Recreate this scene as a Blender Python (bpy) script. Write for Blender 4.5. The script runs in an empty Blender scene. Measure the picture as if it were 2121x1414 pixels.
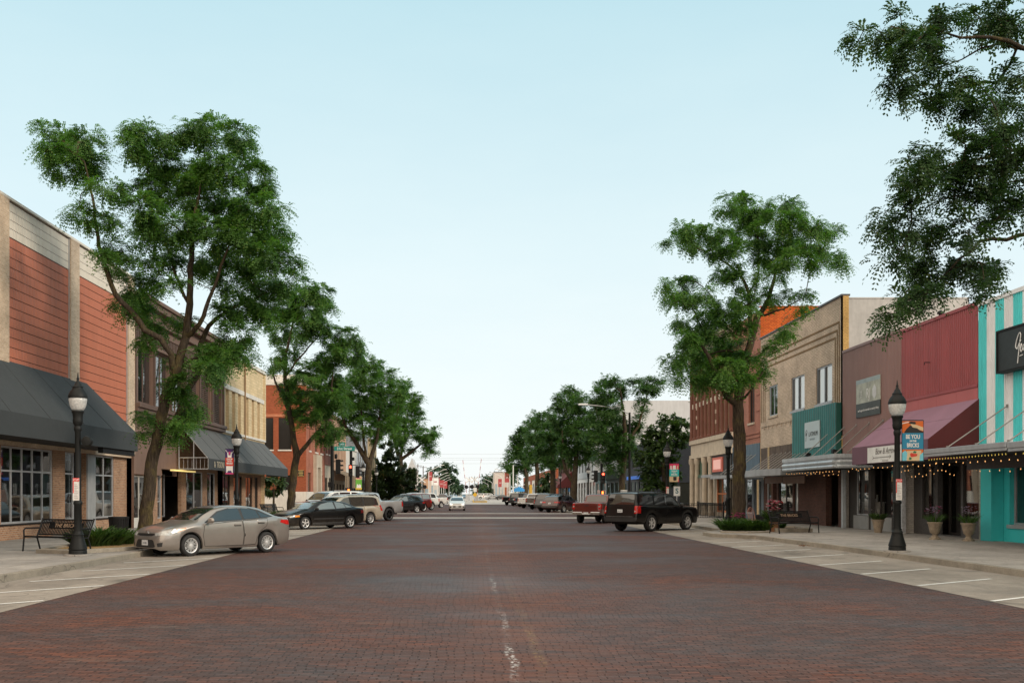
import bpy, bmesh, math, random
from mathutils import Vector, Matrix
from mathutils.bvhtree import BVHTree
R = math.radians
scene = bpy.context.scene
col = bpy.data.collections.new('street'); scene.collection.children.link(col)
FPX, CX, CY, HC = 2121.0, 978.0, 1022.0, 1.8
def px(x, D): return (x - CX) * D / FPX          # street offset of a point seen in column x at distance D
def pz(y, D): return HC - (y - CY) * D / FPX      # its height
def gd(y, z=0.0): return (HC - z) * FPX / (y - CY)  # distance of a ground point seen in row y
SW = 0.15                                          # pavement height

# ------------------------------------------------------------------ object helpers
def origin(o):
    v = Vector((0, 0, 0))
    while o is not None:
        v += o.location; o = o.parent
    return v
def empty(name, loc=(0, 0, 0), rz=0.0):
    o = bpy.data.objects.new(name, None); col.objects.link(o)
    o.location = loc; o.rotation_euler = (0, 0, rz); o.empty_display_size = 0.2
    return o
def tag(o, label=None, cat=None, group=None, kind=None):
    if label: o['label'] = label
    if cat: o['category'] = cat
    if group: o['group'] = group
    if kind: o['kind'] = kind
    return o
def thing(name, label, cat, loc=(0, 0, 0), rz=0.0, group=None):
    return tag(empty(name, loc, rz), label, cat, group)
def kids(o): return [c for c in col.objects if c.parent == o]
def copy_tree(o, parent=None):
    c = o.copy(); col.objects.link(c)
    if parent is not None: c.parent = parent
    for ch in kids(o): copy_tree(ch, c)
    return c

class MB:
    """collects shapes into ONE mesh"""
    def __init__(s): s.v = []; s.f = []; s.m = []; s.mi = 0
    def quad(s, *p):
        i = len(s.v); s.v += [tuple(q) for q in p]; s.f.append(tuple(range(i, i + len(p)))); s.m.append(s.mi)
    def box(s, x0, x1, y0, y1, z0, z1):
        if x0 > x1: x0, x1 = x1, x0
        if y0 > y1: y0, y1 = y1, y0
        if z0 > z1: z0, z1 = z1, z0
        i = len(s.v)
        s.v += [(x0, y0, z0), (x1, y0, z0), (x1, y1, z0), (x0, y1, z0), (x0, y0, z1), (x1, y0, z1), (x1, y1, z1), (x0, y1, z1)]
        for f in ((0, 3, 2, 1), (4, 5, 6, 7), (0, 1, 5, 4), (1, 2, 6, 5), (2, 3, 7, 6), (3, 0, 4, 7)):
            s.f.append(tuple(i + k for k in f)); s.m.append(s.mi)
    def prism(s, poly, vec):
        """closed solid: a planar 3D polygon swept along vec"""
        n = len(poly); i = len(s.v); vec = Vector(vec)
        P = [Vector(p) for p in poly]
        s.v += [tuple(p) for p in P] + [tuple(p + vec) for p in P]
        nrm = Vector((0, 0, 0))
        for k in range(n): nrm += P[k].cross(P[(k + 1) % n])
        flip = nrm.dot(vec) > 0
        a = tuple(range(i, i + n)); b = tuple(range(i + n, i + 2 * n))
        s.f.append(a[::-1] if flip else a); s.f.append(b if flip else b[::-1]); s.m += [s.mi] * 2
        for k in range(n):
            q = (i + k, i + (k + 1) % n, i + n + (k + 1) % n, i + n + k)
            s.f.append(q if flip else q[::-1]); s.m.append(s.mi)
    def tube(s, pts, rad, n=6, cap=True):
        pts = [Vector(p) for p in pts]
        if not isinstance(rad, (list, tuple)): rad = [rad] * len(pts)
        i0 = len(s.v); ref = None
        for k, p in enumerate(pts):
            d = (pts[min(k + 1, len(pts) - 1)] - pts[max(k - 1, 0)])
            d = d.normalized() if d.length > 1e-9 else Vector((0, 0, 1))
            if ref is None: ref = Vector((1, 0, 0)) if abs(d.x) < 0.8 else Vector((0, 1, 0))
            u = (ref - d * ref.dot(d)).normalized(); w = d.cross(u); ref = u
            for j in range(n):
                a = 2 * math.pi * j / n
                s.v.append(tuple(p + (u * math.cos(a) + w * math.sin(a)) * rad[k]))
        for k in range(len(pts) - 1):
            for j in range(n):
                a = i0 + k * n + j; b = i0 + k * n + (j + 1) % n
                s.f.append((a, b, b + n, a + n)); s.m.append(s.mi)
        if cap:
            s.f.append(tuple(i0 + j for j in range(n))[::-1]); s.m.append(s.mi)
            e = i0 + (len(pts) - 1) * n
            s.f.append(tuple(e + j for j in range(n))); s.m.append(s.mi)
    def lathe(s, prof, c=(0, 0, 0), n=20, axis='z', flute=0, cap=True):
        i0 = len(s.v)
        for r, h in prof:
            for j in range(n):
                a = 2 * math.pi * j / n
                rr = r * (1 - (flute if j % 2 else 0))
                if axis == 'z': s.v.append((c[0] + rr * math.cos(a), c[1] + rr * math.sin(a), c[2] + h))
                elif axis == 'y': s.v.append((c[0] + rr * math.cos(a), c[1] + h, c[2] - rr * math.sin(a)))
                else: s.v.append((c[0] + h, c[1] + rr * math.cos(a), c[2] + rr * math.sin(a)))
        for k in range(len(prof) - 1):
            for j in range(n):
                a = i0 + k * n + j; b = i0 + k * n + (j + 1) % n
                s.f.append((a, b, b + n, a + n)); s.m.append(s.mi)
        if cap and prof[0][0] > 1e-4: s.f.append(tuple(i0 + j for j in range(n))[::-1]); s.m.append(s.mi)
        if cap and prof[-1][0] > 1e-4:
            e = i0 + (len(prof) - 1) * n; s.f.append(tuple(e + j for j in range(n))); s.m.append(s.mi)
    def ball(s, c, r, n=8, sz=1.0):
        prof = [(max(r * math.sin(math.pi * k / n), 1e-5), -r * sz * math.cos(math.pi * k / n)) for k in range(n + 1)]
        s.lathe(prof, c, n=max(6, n))
    def build(s, name, mat, parent=None, world=False, smooth=False, bevel=0.0, segs=1, auto=None):
        me = bpy.data.meshes.new(name)
        off = origin(parent) if (world and parent is not None) else Vector((0, 0, 0))
        vs = [(v[0] - off.x, v[1] - off.y, v[2] - off.z) for v in s.v] if off.length > 0 else s.v
        me.from_pydata(vs, [], s.f)
        for m in (mat if isinstance(mat, (list, tuple)) else [mat]): me.materials.append(m)
        if isinstance(mat, (list, tuple)): me.polygons.foreach_set('material_index', s.m)
        if smooth: me.polygons.foreach_set('use_smooth', [True] * len(me.polygons))
        me.update()
        o = bpy.data.objects.new(name, me); col.objects.link(o)
        if parent is not None: o.parent = parent
        if bevel > 0:
            b = o.modifiers.new('edge', 'BEVEL'); b.width = bevel; b.segments = segs; b.limit_method = 'ANGLE'; b.angle_limit = R(40)
        if smooth and auto:
            bm = bmesh.new(); bm.from_mesh(me)
            for e in bm.edges:
                if len(e.link_faces) == 2 and e.calc_face_angle(0) > R(auto): e.smooth = False
            bm.to_mesh(me); bm.free()
        return o

def wall_mb(mb, axis, c, u0, u1, z0, z1, holes=(), depth=0.25, face=1):
    """wall sheet in plane axis=c ('x': runs along y, 'y': runs along x), with openings (u0,u1,z0,z1) and reveals going back by depth;
    face=+1/-1: which way it looks along the axis"""
    us = sorted({u0, u1} | {h[0] for h in holes} | {h[1] for h in holes}); us = [u for u in us if u0 - 1e-6 <= u <= u1 + 1e-6]
    zs = sorted({z0, z1} | {h[2] for h in holes} | {h[3] for h in holes}); zs = [z for z in zs if z0 - 1e-6 <= z <= z1 + 1e-6]
    def P(u, z, d=0.0):
        a = c - face * d
        return (a, u, z) if axis == 'x' else (u, a, z)
    def Q(p, q, r, t): mb.quad(p, q, r, t)
    for i in range(len(us) - 1):
        for j in range(len(zs) - 1):
            uc = (us[i] + us[i + 1]) / 2; zc = (zs[j] + zs[j + 1]) / 2
            if any(h[0] < uc < h[1] and h[2] < zc < h[3] for h in holes): continue
            q = [P(us[i], zs[j]), P(us[i + 1], zs[j]), P(us[i + 1], zs[j + 1]), P(us[i], zs[j + 1])]
            if (face > 0) != (axis == 'x'): q = q[::-1]
            mb.quad(*q)
    for h in holes:
        a, b, lo, hi = h[:4]
        Q(P(a, lo), P(a, hi), P(a, hi, depth), P(a, lo, depth)); Q(P(b, lo), P(b, hi), P(b, hi, depth), P(b, lo, depth))
        Q(P(a, hi), P(b, hi), P(b, hi, depth), P(a, hi, depth)); Q(P(a, lo), P(b, lo), P(b, lo, depth), P(a, lo, depth))

def facade_box(mb, side, d0, d1, y0, y1, z0, z1):
    """box on a street front: side -1 left, +1 right; d0,d1 = distance out from the wall plane (negative = into the wall)"""
    X = FX[side]
    mb.box(X - side * d0, X - side * d1, y0, y1, z0, z1)
FX = {-1: -16.15, 1: 18.0}

def ribs(mb, side, y0, y1, z0, z1, pitch, depth, d=0.0, flat=0.45):
    """vertically ribbed sheet metal on a street front, its back d out from the wall plane"""
    X = FX[side] - side * d; n = max(1, round((y1 - y0) / pitch)); p = (y1 - y0) / n
    prof = []
    for k in range(n):
        a = y0 + k * p
        prof += [(a, 0), (a + p * flat, 0), (a + p * (flat + .08), 1), (a + p * .92, 1)]
    prof.append((y1, 0))
    for (a, h), (b, g) in zip(prof, prof[1:]):
        A = X - side * depth * h; B = X - side * depth * g
        q = [(A, a, z0), (B, b, z0), (B, b, z1), (A, a, z1)]
        mb.quad(*(q if side < 0 else q[::-1]))

# ------------------------------------------------------------------ materials
class NT:
    def __init__(s, m):
        m.use_nodes = True; s.m = m; s.t = m.node_tree; s.t.nodes.clear()
    def n(s, kind, **kw):
        nd = s.t.nodes.new('ShaderNode' + kind)
        for k, v in kw.items():
            if k.startswith('i_'):
                nd.inputs[k[2:].replace('_', ' ')].default_value = v
            else: setattr(nd, k, v)
        return nd
    def l(s, a, b): s.t.links.new(a, b)
    def math(s, op, a, b=None, c=None, clamp=False):
        nd = s.n('Math', operation=op, use_clamp=clamp)
        for i, q in enumerate((a, b, c)):
            if q is None: continue
            if isinstance(q, (int, float)): nd.inputs[i].default_value = q
            else: s.l(q, nd.inputs[i])
        return nd.outputs[0]
    def mix(s, fac, a, b, blend='MIX'):
        nd = s.n('MixRGB', blend_type=blend)
        for i, q in enumerate((fac, a, b)):
            if isinstance(q, (int, float)): nd.inputs[i].default_value = q
            elif isinstance(q, (tuple, list)): nd.inputs[i].default_value = (*q[:3], 1)
            else: s.l(q, nd.inputs[i])
        return nd.outputs[0]
    def noise(s, vec, scale, detail=3, rough=.55, dist=0.0):
        nd = s.n('TexNoise'); nd.inputs['Scale'].default_value = scale; nd.inputs['Detail'].default_value = detail
        nd.inputs['Roughness'].default_value = rough; nd.inputs['Distortion'].default_value = dist
        if vec is not None: s.l(vec, nd.inputs['Vector'])
        return nd.outputs['Fac']
    def ramp(s, fac, *stops):
        nd = s.n('ValToRGB'); e = nd.color_ramp.elements
        while len(e) < len(stops): e.new(0.5)
        for el, (p, c) in zip(e, stops):
            el.position = p; el.color = (c, c, c, 1) if isinstance(c, (int, float)) else (*c[:3], 1)
        s.l(fac, nd.inputs[0]); return nd.outputs[0]
    def bsdf(s, colr, rough=.6, metal=0.0, bump=None, spec=.5, bstr=.3, bdist=.02, **kw):
        b = s.n('BsdfPrincipled'); out = s.n('OutputMaterial')
        for key, q in (('Base Color', colr), ('Roughness', rough), ('Metallic', metal), ('Specular IOR Level', spec)):
            if isinstance(q, (int, float)): b.inputs[key].default_value = q
            elif isinstance(q, (tuple, list)): b.inputs[key].default_value = (*q[:3], 1)
            else: s.l(q, b.inputs[key])
        for k, v in kw.items():
            nm = k.replace('_', ' ')
            b.inputs[nm].default_value = (*v, 1) if isinstance(v, tuple) else v
        if bump is not None:
            bp = s.n('Bump'); bp.inputs['Strength'].default_value = bstr; bp.inputs['Distance'].default_value = bdist
            s.l(bump, bp.inputs['Height']); s.l(bp.outputs[0], b.inputs['Normal'])
        s.l(b.outputs[0], out.inputs[0]); s.b = b; return b
    def pos(s): return s.n('NewGeometry').outputs['Position']
    def wallco(s):
        """(run along the wall, height, 0) whichever way the wall faces"""
        g = s.n('NewGeometry'); sp = s.n('SeparateXYZ'); s.l(g.outputs['Position'], sp.inputs[0])
        sn = s.n('SeparateXYZ'); s.l(g.outputs['True Normal'], sn.inputs[0])
        ny = s.math('GREATER_THAN', s.math('ABSOLUTE', sn.outputs[1]), .6)
        u = s.math('ADD', s.math('MULTIPLY', sp.outputs[0], ny), s.math('MULTIPLY', sp.outputs[1], s.math('SUBTRACT', 1.0, ny)))
        c = s.n('CombineXYZ'); s.l(u, c.inputs[0]); s.l(sp.outputs[2], c.inputs[1]); return c.outputs[0]

MATS = {}
def mat(name, c, rough=.6, metal=0.0, var=.12, vs=2.5, bump=0.0, bs=30.0, spec=.5, grime=0.0, **kw):
    if name in MATS: return MATS[name]
    m = bpy.data.materials.new(name); t = NT(m)
    p = t.pos()
    n1 = t.noise(p, vs, 4); n2 = t.noise(p, vs * 7.3, 2)
    f = t.math('ADD', t.math('MULTIPLY', n1, .7), t.math('MULTIPLY', n2, .3))
    lo = [x * (1 - var * 1.6) for x in c[:3]]; hi = [min(1, x * (1 + var * 1.6)) for x in c[:3]]
    cc = t.ramp(f, (.25, lo), (.75, hi))
    if grime > 0:
        mp = t.n('Mapping'); mp.inputs['Scale'].default_value = (3.0, 3.0, .35); t.l(p, mp.inputs[0])
        g = t.ramp(t.noise(mp.outputs[0], 1.2, 4, .65), (.45, 0.0), (.75, 1.0))
        cc = t.mix(t.math('MULTIPLY', g, grime), cc, [x * .35 for x in c[:3]])
    b = None
    if bump > 0: b = t.noise(p, bs, 3)
    rr = t.ramp(n2, (.2, max(.02, rough - .08)), (.8, min(1, rough + .08))) if rough > .15 else rough
    t.bsdf(cc, rr, metal, b, spec, bstr=bump, **kw)
    MATS[name] = m; return m

def brick(name, c1, c2, mortar, bw=.2, bh=.075, ms=.01, var=.35, bump=.5, rough=.85, big=.25):
    if name in MATS: return MATS[name]
    m = bpy.data.materials.new(name); t = NT(m)
    w = t.wallco()
    br = t.n('TexBrick'); t.l(w, br.inputs['Vector'])
    br.inputs['Scale'].default_value = 1.0; br.inputs['Mortar Size'].default_value = ms; br.inputs['Mortar Smooth'].default_value = .2
    br.inputs['Brick Width'].default_value = bw; br.inputs['Row Height'].default_value = bh; br.inputs['Bias'].default_value = 0.0
    br.inputs['Color1'].default_value = (*c1, 1); br.inputs['Color2'].default_value = (*c2, 1); br.inputs['Mortar'].default_value = (*mortar, 1)
    n = t.noise(w, .8, 5, .6); n2 = t.noise(w, 14, 2)
    cc = t.mix(1.0, br.outputs['Color'], t.ramp(n, (.3, 1 - big), (.7, 1 + big * .6)), 'MULTIPLY')
    cc = t.mix(1.0, cc, t.ramp(n2, (.3, 1 - var * .4), (.7, 1 + var * .3)), 'MULTIPLY')
    h = t.math('SUBTRACT', 1.0, br.outputs['Fac'])
    h = t.math('ADD', h, t.math('MULTIPLY', n2, .4))
    t.bsdf(cc, rough, 0, h, .3, bstr=bump, bdist=.008)
    MATS[name] = m; return m

def glass(name='window_glass', tint=(.012, .014, .016), rough=.02, tr=0.0):
    """glazing: a mirror by Fresnel over a see-through tinted or a dark body"""
    if name in MATS: return MATS[name]
    m = bpy.data.materials.new(name); t = NT(m)
    p = t.pos(); bp = t.n('Bump'); bp.inputs['Strength'].default_value = .06; bp.inputs['Distance'].default_value = .05
    t.l(t.noise(p, .7, 1), bp.inputs['Height'])
    gl = t.n('BsdfGlossy'); gl.inputs['Roughness'].default_value = rough; gl.inputs['Color'].default_value = (1, 1, 1, 1); t.l(bp.outputs[0], gl.inputs['Normal'])
    df = t.n('BsdfDiffuse'); df.inputs['Color'].default_value = (*tint, 1)
    body = df.outputs[0]
    if tr > 0:
        tp = t.n('BsdfTransparent'); tp.inputs['Color'].default_value = (.82, .86, .86, 1)
        ms = t.n('MixShader'); ms.inputs[0].default_value = tr; t.l(df.outputs[0], ms.inputs[1]); t.l(tp.outputs[0], ms.inputs[2]); body = ms.outputs[0]
    fr = t.n('Fresnel'); fr.inputs['IOR'].default_value = 1.7
    f = t.math('ADD', t.math('MULTIPLY', fr.outputs[0], 1.15), .03, clamp=True)
    mx = t.n('MixShader'); t.l(f, mx.inputs[0]); t.l(body, mx.inputs[1]); t.l(gl.outputs[0], mx.inputs[2])
    out = t.n('OutputMaterial'); t.l(mx.outputs[0], out.inputs[0])
    MATS[name] = m; return m

def emit(name, c, strength):
    if name in MATS: return MATS[name]
    m = bpy.data.materials.new(name); t = NT(m)
    t.bsdf(c, .5, 0, None, .5, Emission_Color=tuple(c), Emission_Strength=strength)
    MATS[name] = m; return m

# ------------------------------------------------------------------ lettering
def text_mb(body, size, at, right, up, depth=.006, align='CENTER', bold=0.0, squeeze=1.0, shear=0.0, space=1.0):
    cu = bpy.data.curves.new('letters', 'FONT'); cu.body = body; cu.size = size; cu.extrude = depth / 2; cu.align_x = align; cu.align_y = 'CENTER'
    cu.offset = bold; cu.shear = shear; cu.space_character = space; cu.resolution_u = 3; cu.space_line = .9
    o = bpy.data.objects.new('letters', cu); scene.collection.objects.link(o)
    dg = bpy.context.evaluated_depsgraph_get(); dg.update()
    me = bpy.data.meshes.new_from_object(o.evaluated_get(dg))
    r = Vector(right).normalized(); u = Vector(up).normalized(); n = r.cross(u); at = Vector(at)
    mb = MB()
    for v in me.vertices: mb.v.append(tuple(at + r * (v.co.x * squeeze) + u * v.co.y + n * (v.co.z + depth / 2)))
    for p in me.polygons: mb.f.append(tuple(p.vertices)); mb.m.append(0)
    bpy.data.objects.remove(o); bpy.data.curves.remove(cu); bpy.data.meshes.remove(me)
    return mb
def join_mb(a, b):
    i = len(a.v); a.v += b.v; a.f += [tuple(k + i for k in f) for f in b.f]; a.m += [a.mi] * len(b.f); return a
AX = {1: ((0, -1, 0), (0, 0, 1)), -1: ((0, 1, 0), (0, 0, 1)), 0: ((1, 0, 0), (0, 0, 1))}   # reading direction on right fronts, left fronts, facing the camera
SKY_VALUE = 1.0; VEIL = .80; SKY_STRENGTH = .1; EXPOSURE = 0.0
VEIL_LOW = (11.6, 11.8, 11.6); VEIL_MID = (9.1, 10.8, 11.2); VEIL_HIGH = (5.0, 8.5, 9.7)
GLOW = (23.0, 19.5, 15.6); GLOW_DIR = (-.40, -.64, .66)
SUN_STRENGTH = 2.3; SUN_ANGLE = 14
# ================================================================== ground, street, pavements
def street_brick():
    m = bpy.data.materials.new('street_brick'); t = NT(m)
    g = t.pos()
    wob = t.n('Mapping'); t.l(g, wob.inputs[0])
    # slight waviness of the courses
    sp = t.n('SeparateXYZ'); t.l(g, sp.inputs[0])
    wv = t.noise(g, .35, 2)
    yy = t.math('ADD', sp.outputs[1], t.math('MULTIPLY', wv, .5))
    # courses run across the street; every brick gets its own tone, its end joints gape more than its bed joints
    v = t.math('DIVIDE', yy, .088); row = t.math('FLOOR', v); fv = t.math('FRACT', v)
    wr = t.n('TexWhiteNoise', noise_dimensions='1D'); t.l(row, wr.inputs['W'])
    xx = t.math('ADD', sp.outputs[0], t.math('MULTIPLY', t.noise(g, .9, 1), .12))
    u = t.math('ADD', t.math('DIVIDE', xx, .205), t.math('ADD', t.math('MULTIPLY', t.math('MODULO', row, 2.0), .5), t.math('MULTIPLY', wr.outputs['Value'], .25)))
    cell = t.math('FLOOR', u); fu = t.math('FRACT', u)
    cc_ = t.n('CombineXYZ'); t.l(cell, cc_.inputs[0]); t.l(row, cc_.inputs[1])
    wn = t.n('TexWhiteNoise', noise_dimensions='2D'); t.l(cc_.outputs[0], wn.inputs['Vector'])
    rnd = wn.outputs['Value']; sc = t.n('SeparateColor'); t.l(wn.outputs['Color'], sc.inputs[0]); rnd2 = sc.outputs[1]; rnd3 = sc.outputs[2]
    eu = t.math('MINIMUM', fu, t.math('SUBTRACT', 1.0, fu)); ev = t.math('MINIMUM', fv, t.math('SUBTRACT', 1.0, fv))
    hj = t.math('SUBTRACT', 1.0, t.math('DIVIDE', eu, t.math('ADD', .02, t.math('MULTIPLY', rnd2, .07))), clamp=True)
    bj = t.math('SUBTRACT', 1.0, t.math('DIVIDE', ev, t.math('ADD', .05, t.math('MULTIPLY', rnd3, .08))), clamp=True)
    joint = t.math('MAXIMUM', hj, t.math('MULTIPLY', bj, .8))
    mp = t.n('Mapping'); mp.inputs['Scale'].default_value = (.16, .27, 1); t.l(g, mp.inputs[0])
    big = t.noise(mp.outputs[0], 1.0, 5, .6, .6)
    mp2 = t.n('Mapping'); mp2.inputs['Scale'].default_value = (.5, 1.7, 1); t.l(g, mp2.inputs[0])
    mid = t.noise(mp2.outputs[0], 1.0, 3, .6)
    sel = t.math('ADD', t.math('MULTIPLY', rnd, .24), t.math('ADD', t.math('MULTIPLY', big, 1.0), t.math('MULTIPLY', mid, .35)))
    cc = t.ramp(sel, (.56, (.064, .049, .049)), (.74, (.080, .047, .041)), (.92, (.100, .045, .034)), (1.16, (.128, .047, .029)))
    fine = t.noise(g, 26, 3)
    cc = t.mix(1.0, cc, t.ramp(fine, (.25, .70), (.75, 1.3)), 'MULTIPLY')
    cc = t.mix(1.0, cc, t.ramp(rnd3, (.0, .72), (1.0, 1.25)), 'MULTIPLY')
    cc = t.mix(t.math('MULTIPLY', joint, .9), cc, (.014, .010, .009))
    # worn pale spots, dust streaks and the rubbed-off centre line
    mp3 = t.n('Mapping'); mp3.inputs['Scale'].default_value = (1.0, 2.6, 1); t.l(g, mp3.inputs[0])
    sp1 = t.ramp(t.noise(mp3.outputs[0], 5.0, 4, .7), (.735, 0), (.79, 1))
    patch = t.ramp(t.noise(g, .21, 3, .6), (.50, 0), (.66, 1))
    sp1 = t.math('MULTIPLY', sp1, patch)
    mp4 = t.n('Mapping'); mp4.inputs['Scale'].default_value = (.55, 2.2, 1); t.l(g, mp4.inputs[0])
    st = t.math('MULTIPLY', t.ramp(t.noise(mp4.outputs[0], 1.0, 5, .65), (.60, 0), (.78, .8)), t.ramp(t.noise(g, 9, 3), (.4, .2), (.7, 1)))
    cc = t.mix(st, cc, (.20, .155, .125))
    cc = t.mix(t.math('MULTIPLY', sp1, .8), cc, (.42, .38, .34))
    def line(x0, wdt, fac, colr, off):
        d = t.math('ABSOLUTE', t.math('SUBTRACT', t.math('ADD', sp.outputs[0], t.math('MULTIPLY', t.noise(g, .8, 2), .22)), x0 + .11))
        inb = t.math('SUBTRACT', 1.0, t.math('DIVIDE', d, wdt), clamp=True)
        mo = t.n('Mapping'); mo.inputs['Location'].default_value = (off, off, 0); mo.inputs['Scale'].default_value = (1, .8, 1); t.l(g, mo.inputs[0])
        worn = t.ramp(t.noise(mo.outputs[0], 12, 5, .8), (.50, 0), (.57, 1))
        lng = t.ramp(t.noise(mo.outputs[0], .45, 2), (.38, .1), (.55, 1))
        return t.math('MULTIPLY', near, t.math('MULTIPLY', t.math('MULTIPLY', t.math('MULTIPLY', inb, 2.0, clamp=True), worn), t.math('MULTIPLY', lng, fac)))
    band = t.math('SUBTRACT', 1.0, t.math('DIVIDE', t.math('ABSOLUTE', t.math('SUBTRACT', sp.outputs[0], t.math('ADD', .35, t.math('MULTIPLY', big, .6)))), 1.0), clamp=True)
    cc = t.mix(t.math('MULTIPLY', t.math('MULTIPLY', band, 1.6, clamp=True), t.ramp(t.noise(mp2.outputs[0], 2.0, 4, .7), (.42, 0), (.64, .75))), cc, (.145, .062, .040))
    near = t.ramp(t.math('DIVIDE', sp.outputs[1], 60.0), (.24, 1.0), (.42, .10))
    cc = t.mix(line(.44, .055, .95, 0, 3.1), cc, (.62, .60, .58))
    cc = t.mix(line(.74, .07, .22, 0, 17.7), cc, (.50, .36, .14))
    rough = t.ramp(big, (.30, .52), (.62, .75))
    h = t.math('ADD', t.math('SUBTRACT', 1.0, joint), t.math('ADD', t.math('MULTIPLY', rnd2, .5), t.math('MULTIPLY', fine, .4)))
    t.bsdf(cc, rough, 0, h, .22, bstr=.8, bdist=.015)
    return m
def concrete(name, c, joints=0.0, stains=.5, streak=(1, 1, 1)):
    m = bpy.data.materials.new(name); t = NT(m); g = t.pos()
    mp = t.n('Mapping'); mp.inputs['Scale'].default_value = streak; t.l(g, mp.inputs[0])
    a = t.noise(mp.outputs[0], .55, 5, .6); f = t.noise(g, 38, 3); k = t.noise(g, 4.5, 4, .65)
    cc = t.mix(1.0, c, t.ramp(a, (.28, 1 - .38 * stains), (.7, 1.12)), 'MULTIPLY')
    cc = t.mix(1.0, cc, t.ramp(f, (.3, .86), (.7, 1.1)), 'MULTIPLY')
    cc = t.mix(1.0, cc, t.ramp(k, (.25, .8), (.6, 1.04)), 'MULTIPLY')
    oil = t.ramp(t.noise(mp.outputs[0], .8, 3, .6, 1.0), (.57, 0), (.73, .6 * stains))
    cc = t.mix(oil, cc, [x * .25 for x in c])
    vo = t.n('TexVoronoi', feature='DISTANCE_TO_EDGE'); vo.inputs['Scale'].default_value = .28
    wb = t.n('VectorMath', operation='ADD'); t.l(g, wb.inputs[0]); nz = t.n('TexNoise'); nz.inputs['Scale'].default_value = 1.6; t.l(g, nz.inputs['Vector']); t.l(nz.outputs['Color'], wb.inputs[1]); t.l(wb.outputs[0], vo.inputs['Vector'])
    cr = t.math('MULTIPLY', t.ramp(vo.outputs['Distance'], (.0, 1), (.006, 0)), t.ramp(t.noise(g, .35, 2), (.45, 0), (.55, .8)))
    cc = t.mix(cr, cc, [x * .22 for x in c])
    dots = t.ramp(t.noise(g, 3.3, 2), (.70, 0), (.76, .55)); cc = t.mix(dots, cc, [x * .4 for x in c])
    h = f
    if joints > 0:
        br = t.n('TexBrick'); t.l(g, br.inputs['Vector']); br.offset = 0.0
        br.inputs['Scale'].default_value = 1; br.inputs['Brick Width'].default_value = joints; br.inputs['Row Height'].default_value = joints
        br.inputs['Mortar Size'].default_value = .012; br.inputs['Mortar Smooth'].default_value = .3
        br.inputs['Color1'].default_value = (.93, .93, .93, 1); br.inputs['Color2'].default_value = (1.04, 1.03, 1.02, 1); br.inputs['Mortar'].default_value = (.42, .40, .38, 1)
        cc = t.mix(1.0, cc, br.outputs['Color'], 'MULTIPLY')
    t.bsdf(cc, .85, 0, h, .3, bstr=.25, bdist=.006)
    return m
M_STREET = street_brick()
M_APRON = concrete('parking_concrete', (.315, .275, .235), 0, 1.1, (.8, .5, 1))
M_WALK = concrete('pavement_concrete', (.34, .315, .29), 1.5, .8)
M_KERB = concrete('kerb_concrete', (.31, .275, .225), 0, 1.0, (1, .4, 1))
M_BAND = concrete('crosswalk_concrete', (.40, .375, .345), 0, .7)
M_FARROAD = concrete('far_road_concrete', (.44, .42, .40), 0, .6)
M_GROUND = mat('dry_ground', (.11, .115, .085), .95, 0, .3, .05)
M_ASPH = mat('asphalt', (.085, .083, .085), .85, 0, .2, .8, bump=.2, bs=60)
M_WHITE = mat('road_paint', (.72, .71, .68), .6, 0, .18, 5)
XB = (-7.15, 8.65); XK = (-9.45, 11.75)      # brick edges, kerb lines
Y0, Y1, Y2 = -14.0, 79.6, 97.5               # near block, cross street, far blocks
YB = 174.0                                   # end of the brick paving
def sheet(name, polys, z, m):
    mb = MB()
    for p in polys: mb.quad(*[(x, y, z) for x, y in p])
    return tag(mb.build(name, m), kind='structure')
def rect(x0, x1, y0, y1): return [(x0, y0), (x1, y0), (x1, y1), (x0, y1)]
sheet('ground', [rect(-2500, 2500, -120, 4500)], -.03, M_GROUND)
sheet('side_street', [rect(-160, -20.0, Y1 + .5, Y2 - .5), rect(20.0, 160, Y1 + 4.5, Y2 - .5)], -.006, M_ASPH)
def strips(x0, x1, y0, y1, step):
    out = []; y = y0
    while y < y1 - 1e-6:
        out.append(rect(x0, x1, y, min(y1, y + step))); y += step
    return out
sheet('brick_street', [rect(XB[0], XB[1], Y0, YB)] + [rect(-20.0, XB[0], Y1, Y2), rect(XB[1], 20.0, Y1, Y2)], 0.0, M_STREET)
sheet('parking_lane', [rect(XK[0] - .3, XB[0], Y0, Y1), rect(XB[1], XK[1] + .3, Y0, Y1), rect(XK[0] - 1.5, XB[0], Y2, YB), rect(XB[1], XK[1] + .8, Y2, YB)], .004, M_APRON)
sheet('far_road', [rect(-14, 15, YB, 1200)], .002, M_FARROAD)
sheet('crosswalk_band', [rect(-13.5, 15.5, 74.2, 78.4), rect(-13.5, 15.5, 91.4, 94.6)], .008, M_BAND)
# parking stall lines
pl = []
def stall(p, q, w=.1):
    a = Vector((*p, 0)); b = Vector((*q, 0)); d = (b - a).normalized(); n = Vector((-d.y, d.x, 0)) * w / 2
    pl.append([tuple((a + n)[:2]), tuple((a - n)[:2]), tuple((b - n)[:2]), tuple((b + n)[:2])])
for k in range(-2, 20): 
    y = 17.2 + 2.84 * k
    if y < 72: stall((-9.05, y - 1.95), (-7.2, y))
for k in range(-1, 11): 
    y = 20.0 + 2.87 * k
    if not 40 < y < 45: stall((8.7, y), (10.95, y + 1.62))
sheet('parking_lines', pl, .010, M_WHITE)

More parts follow.
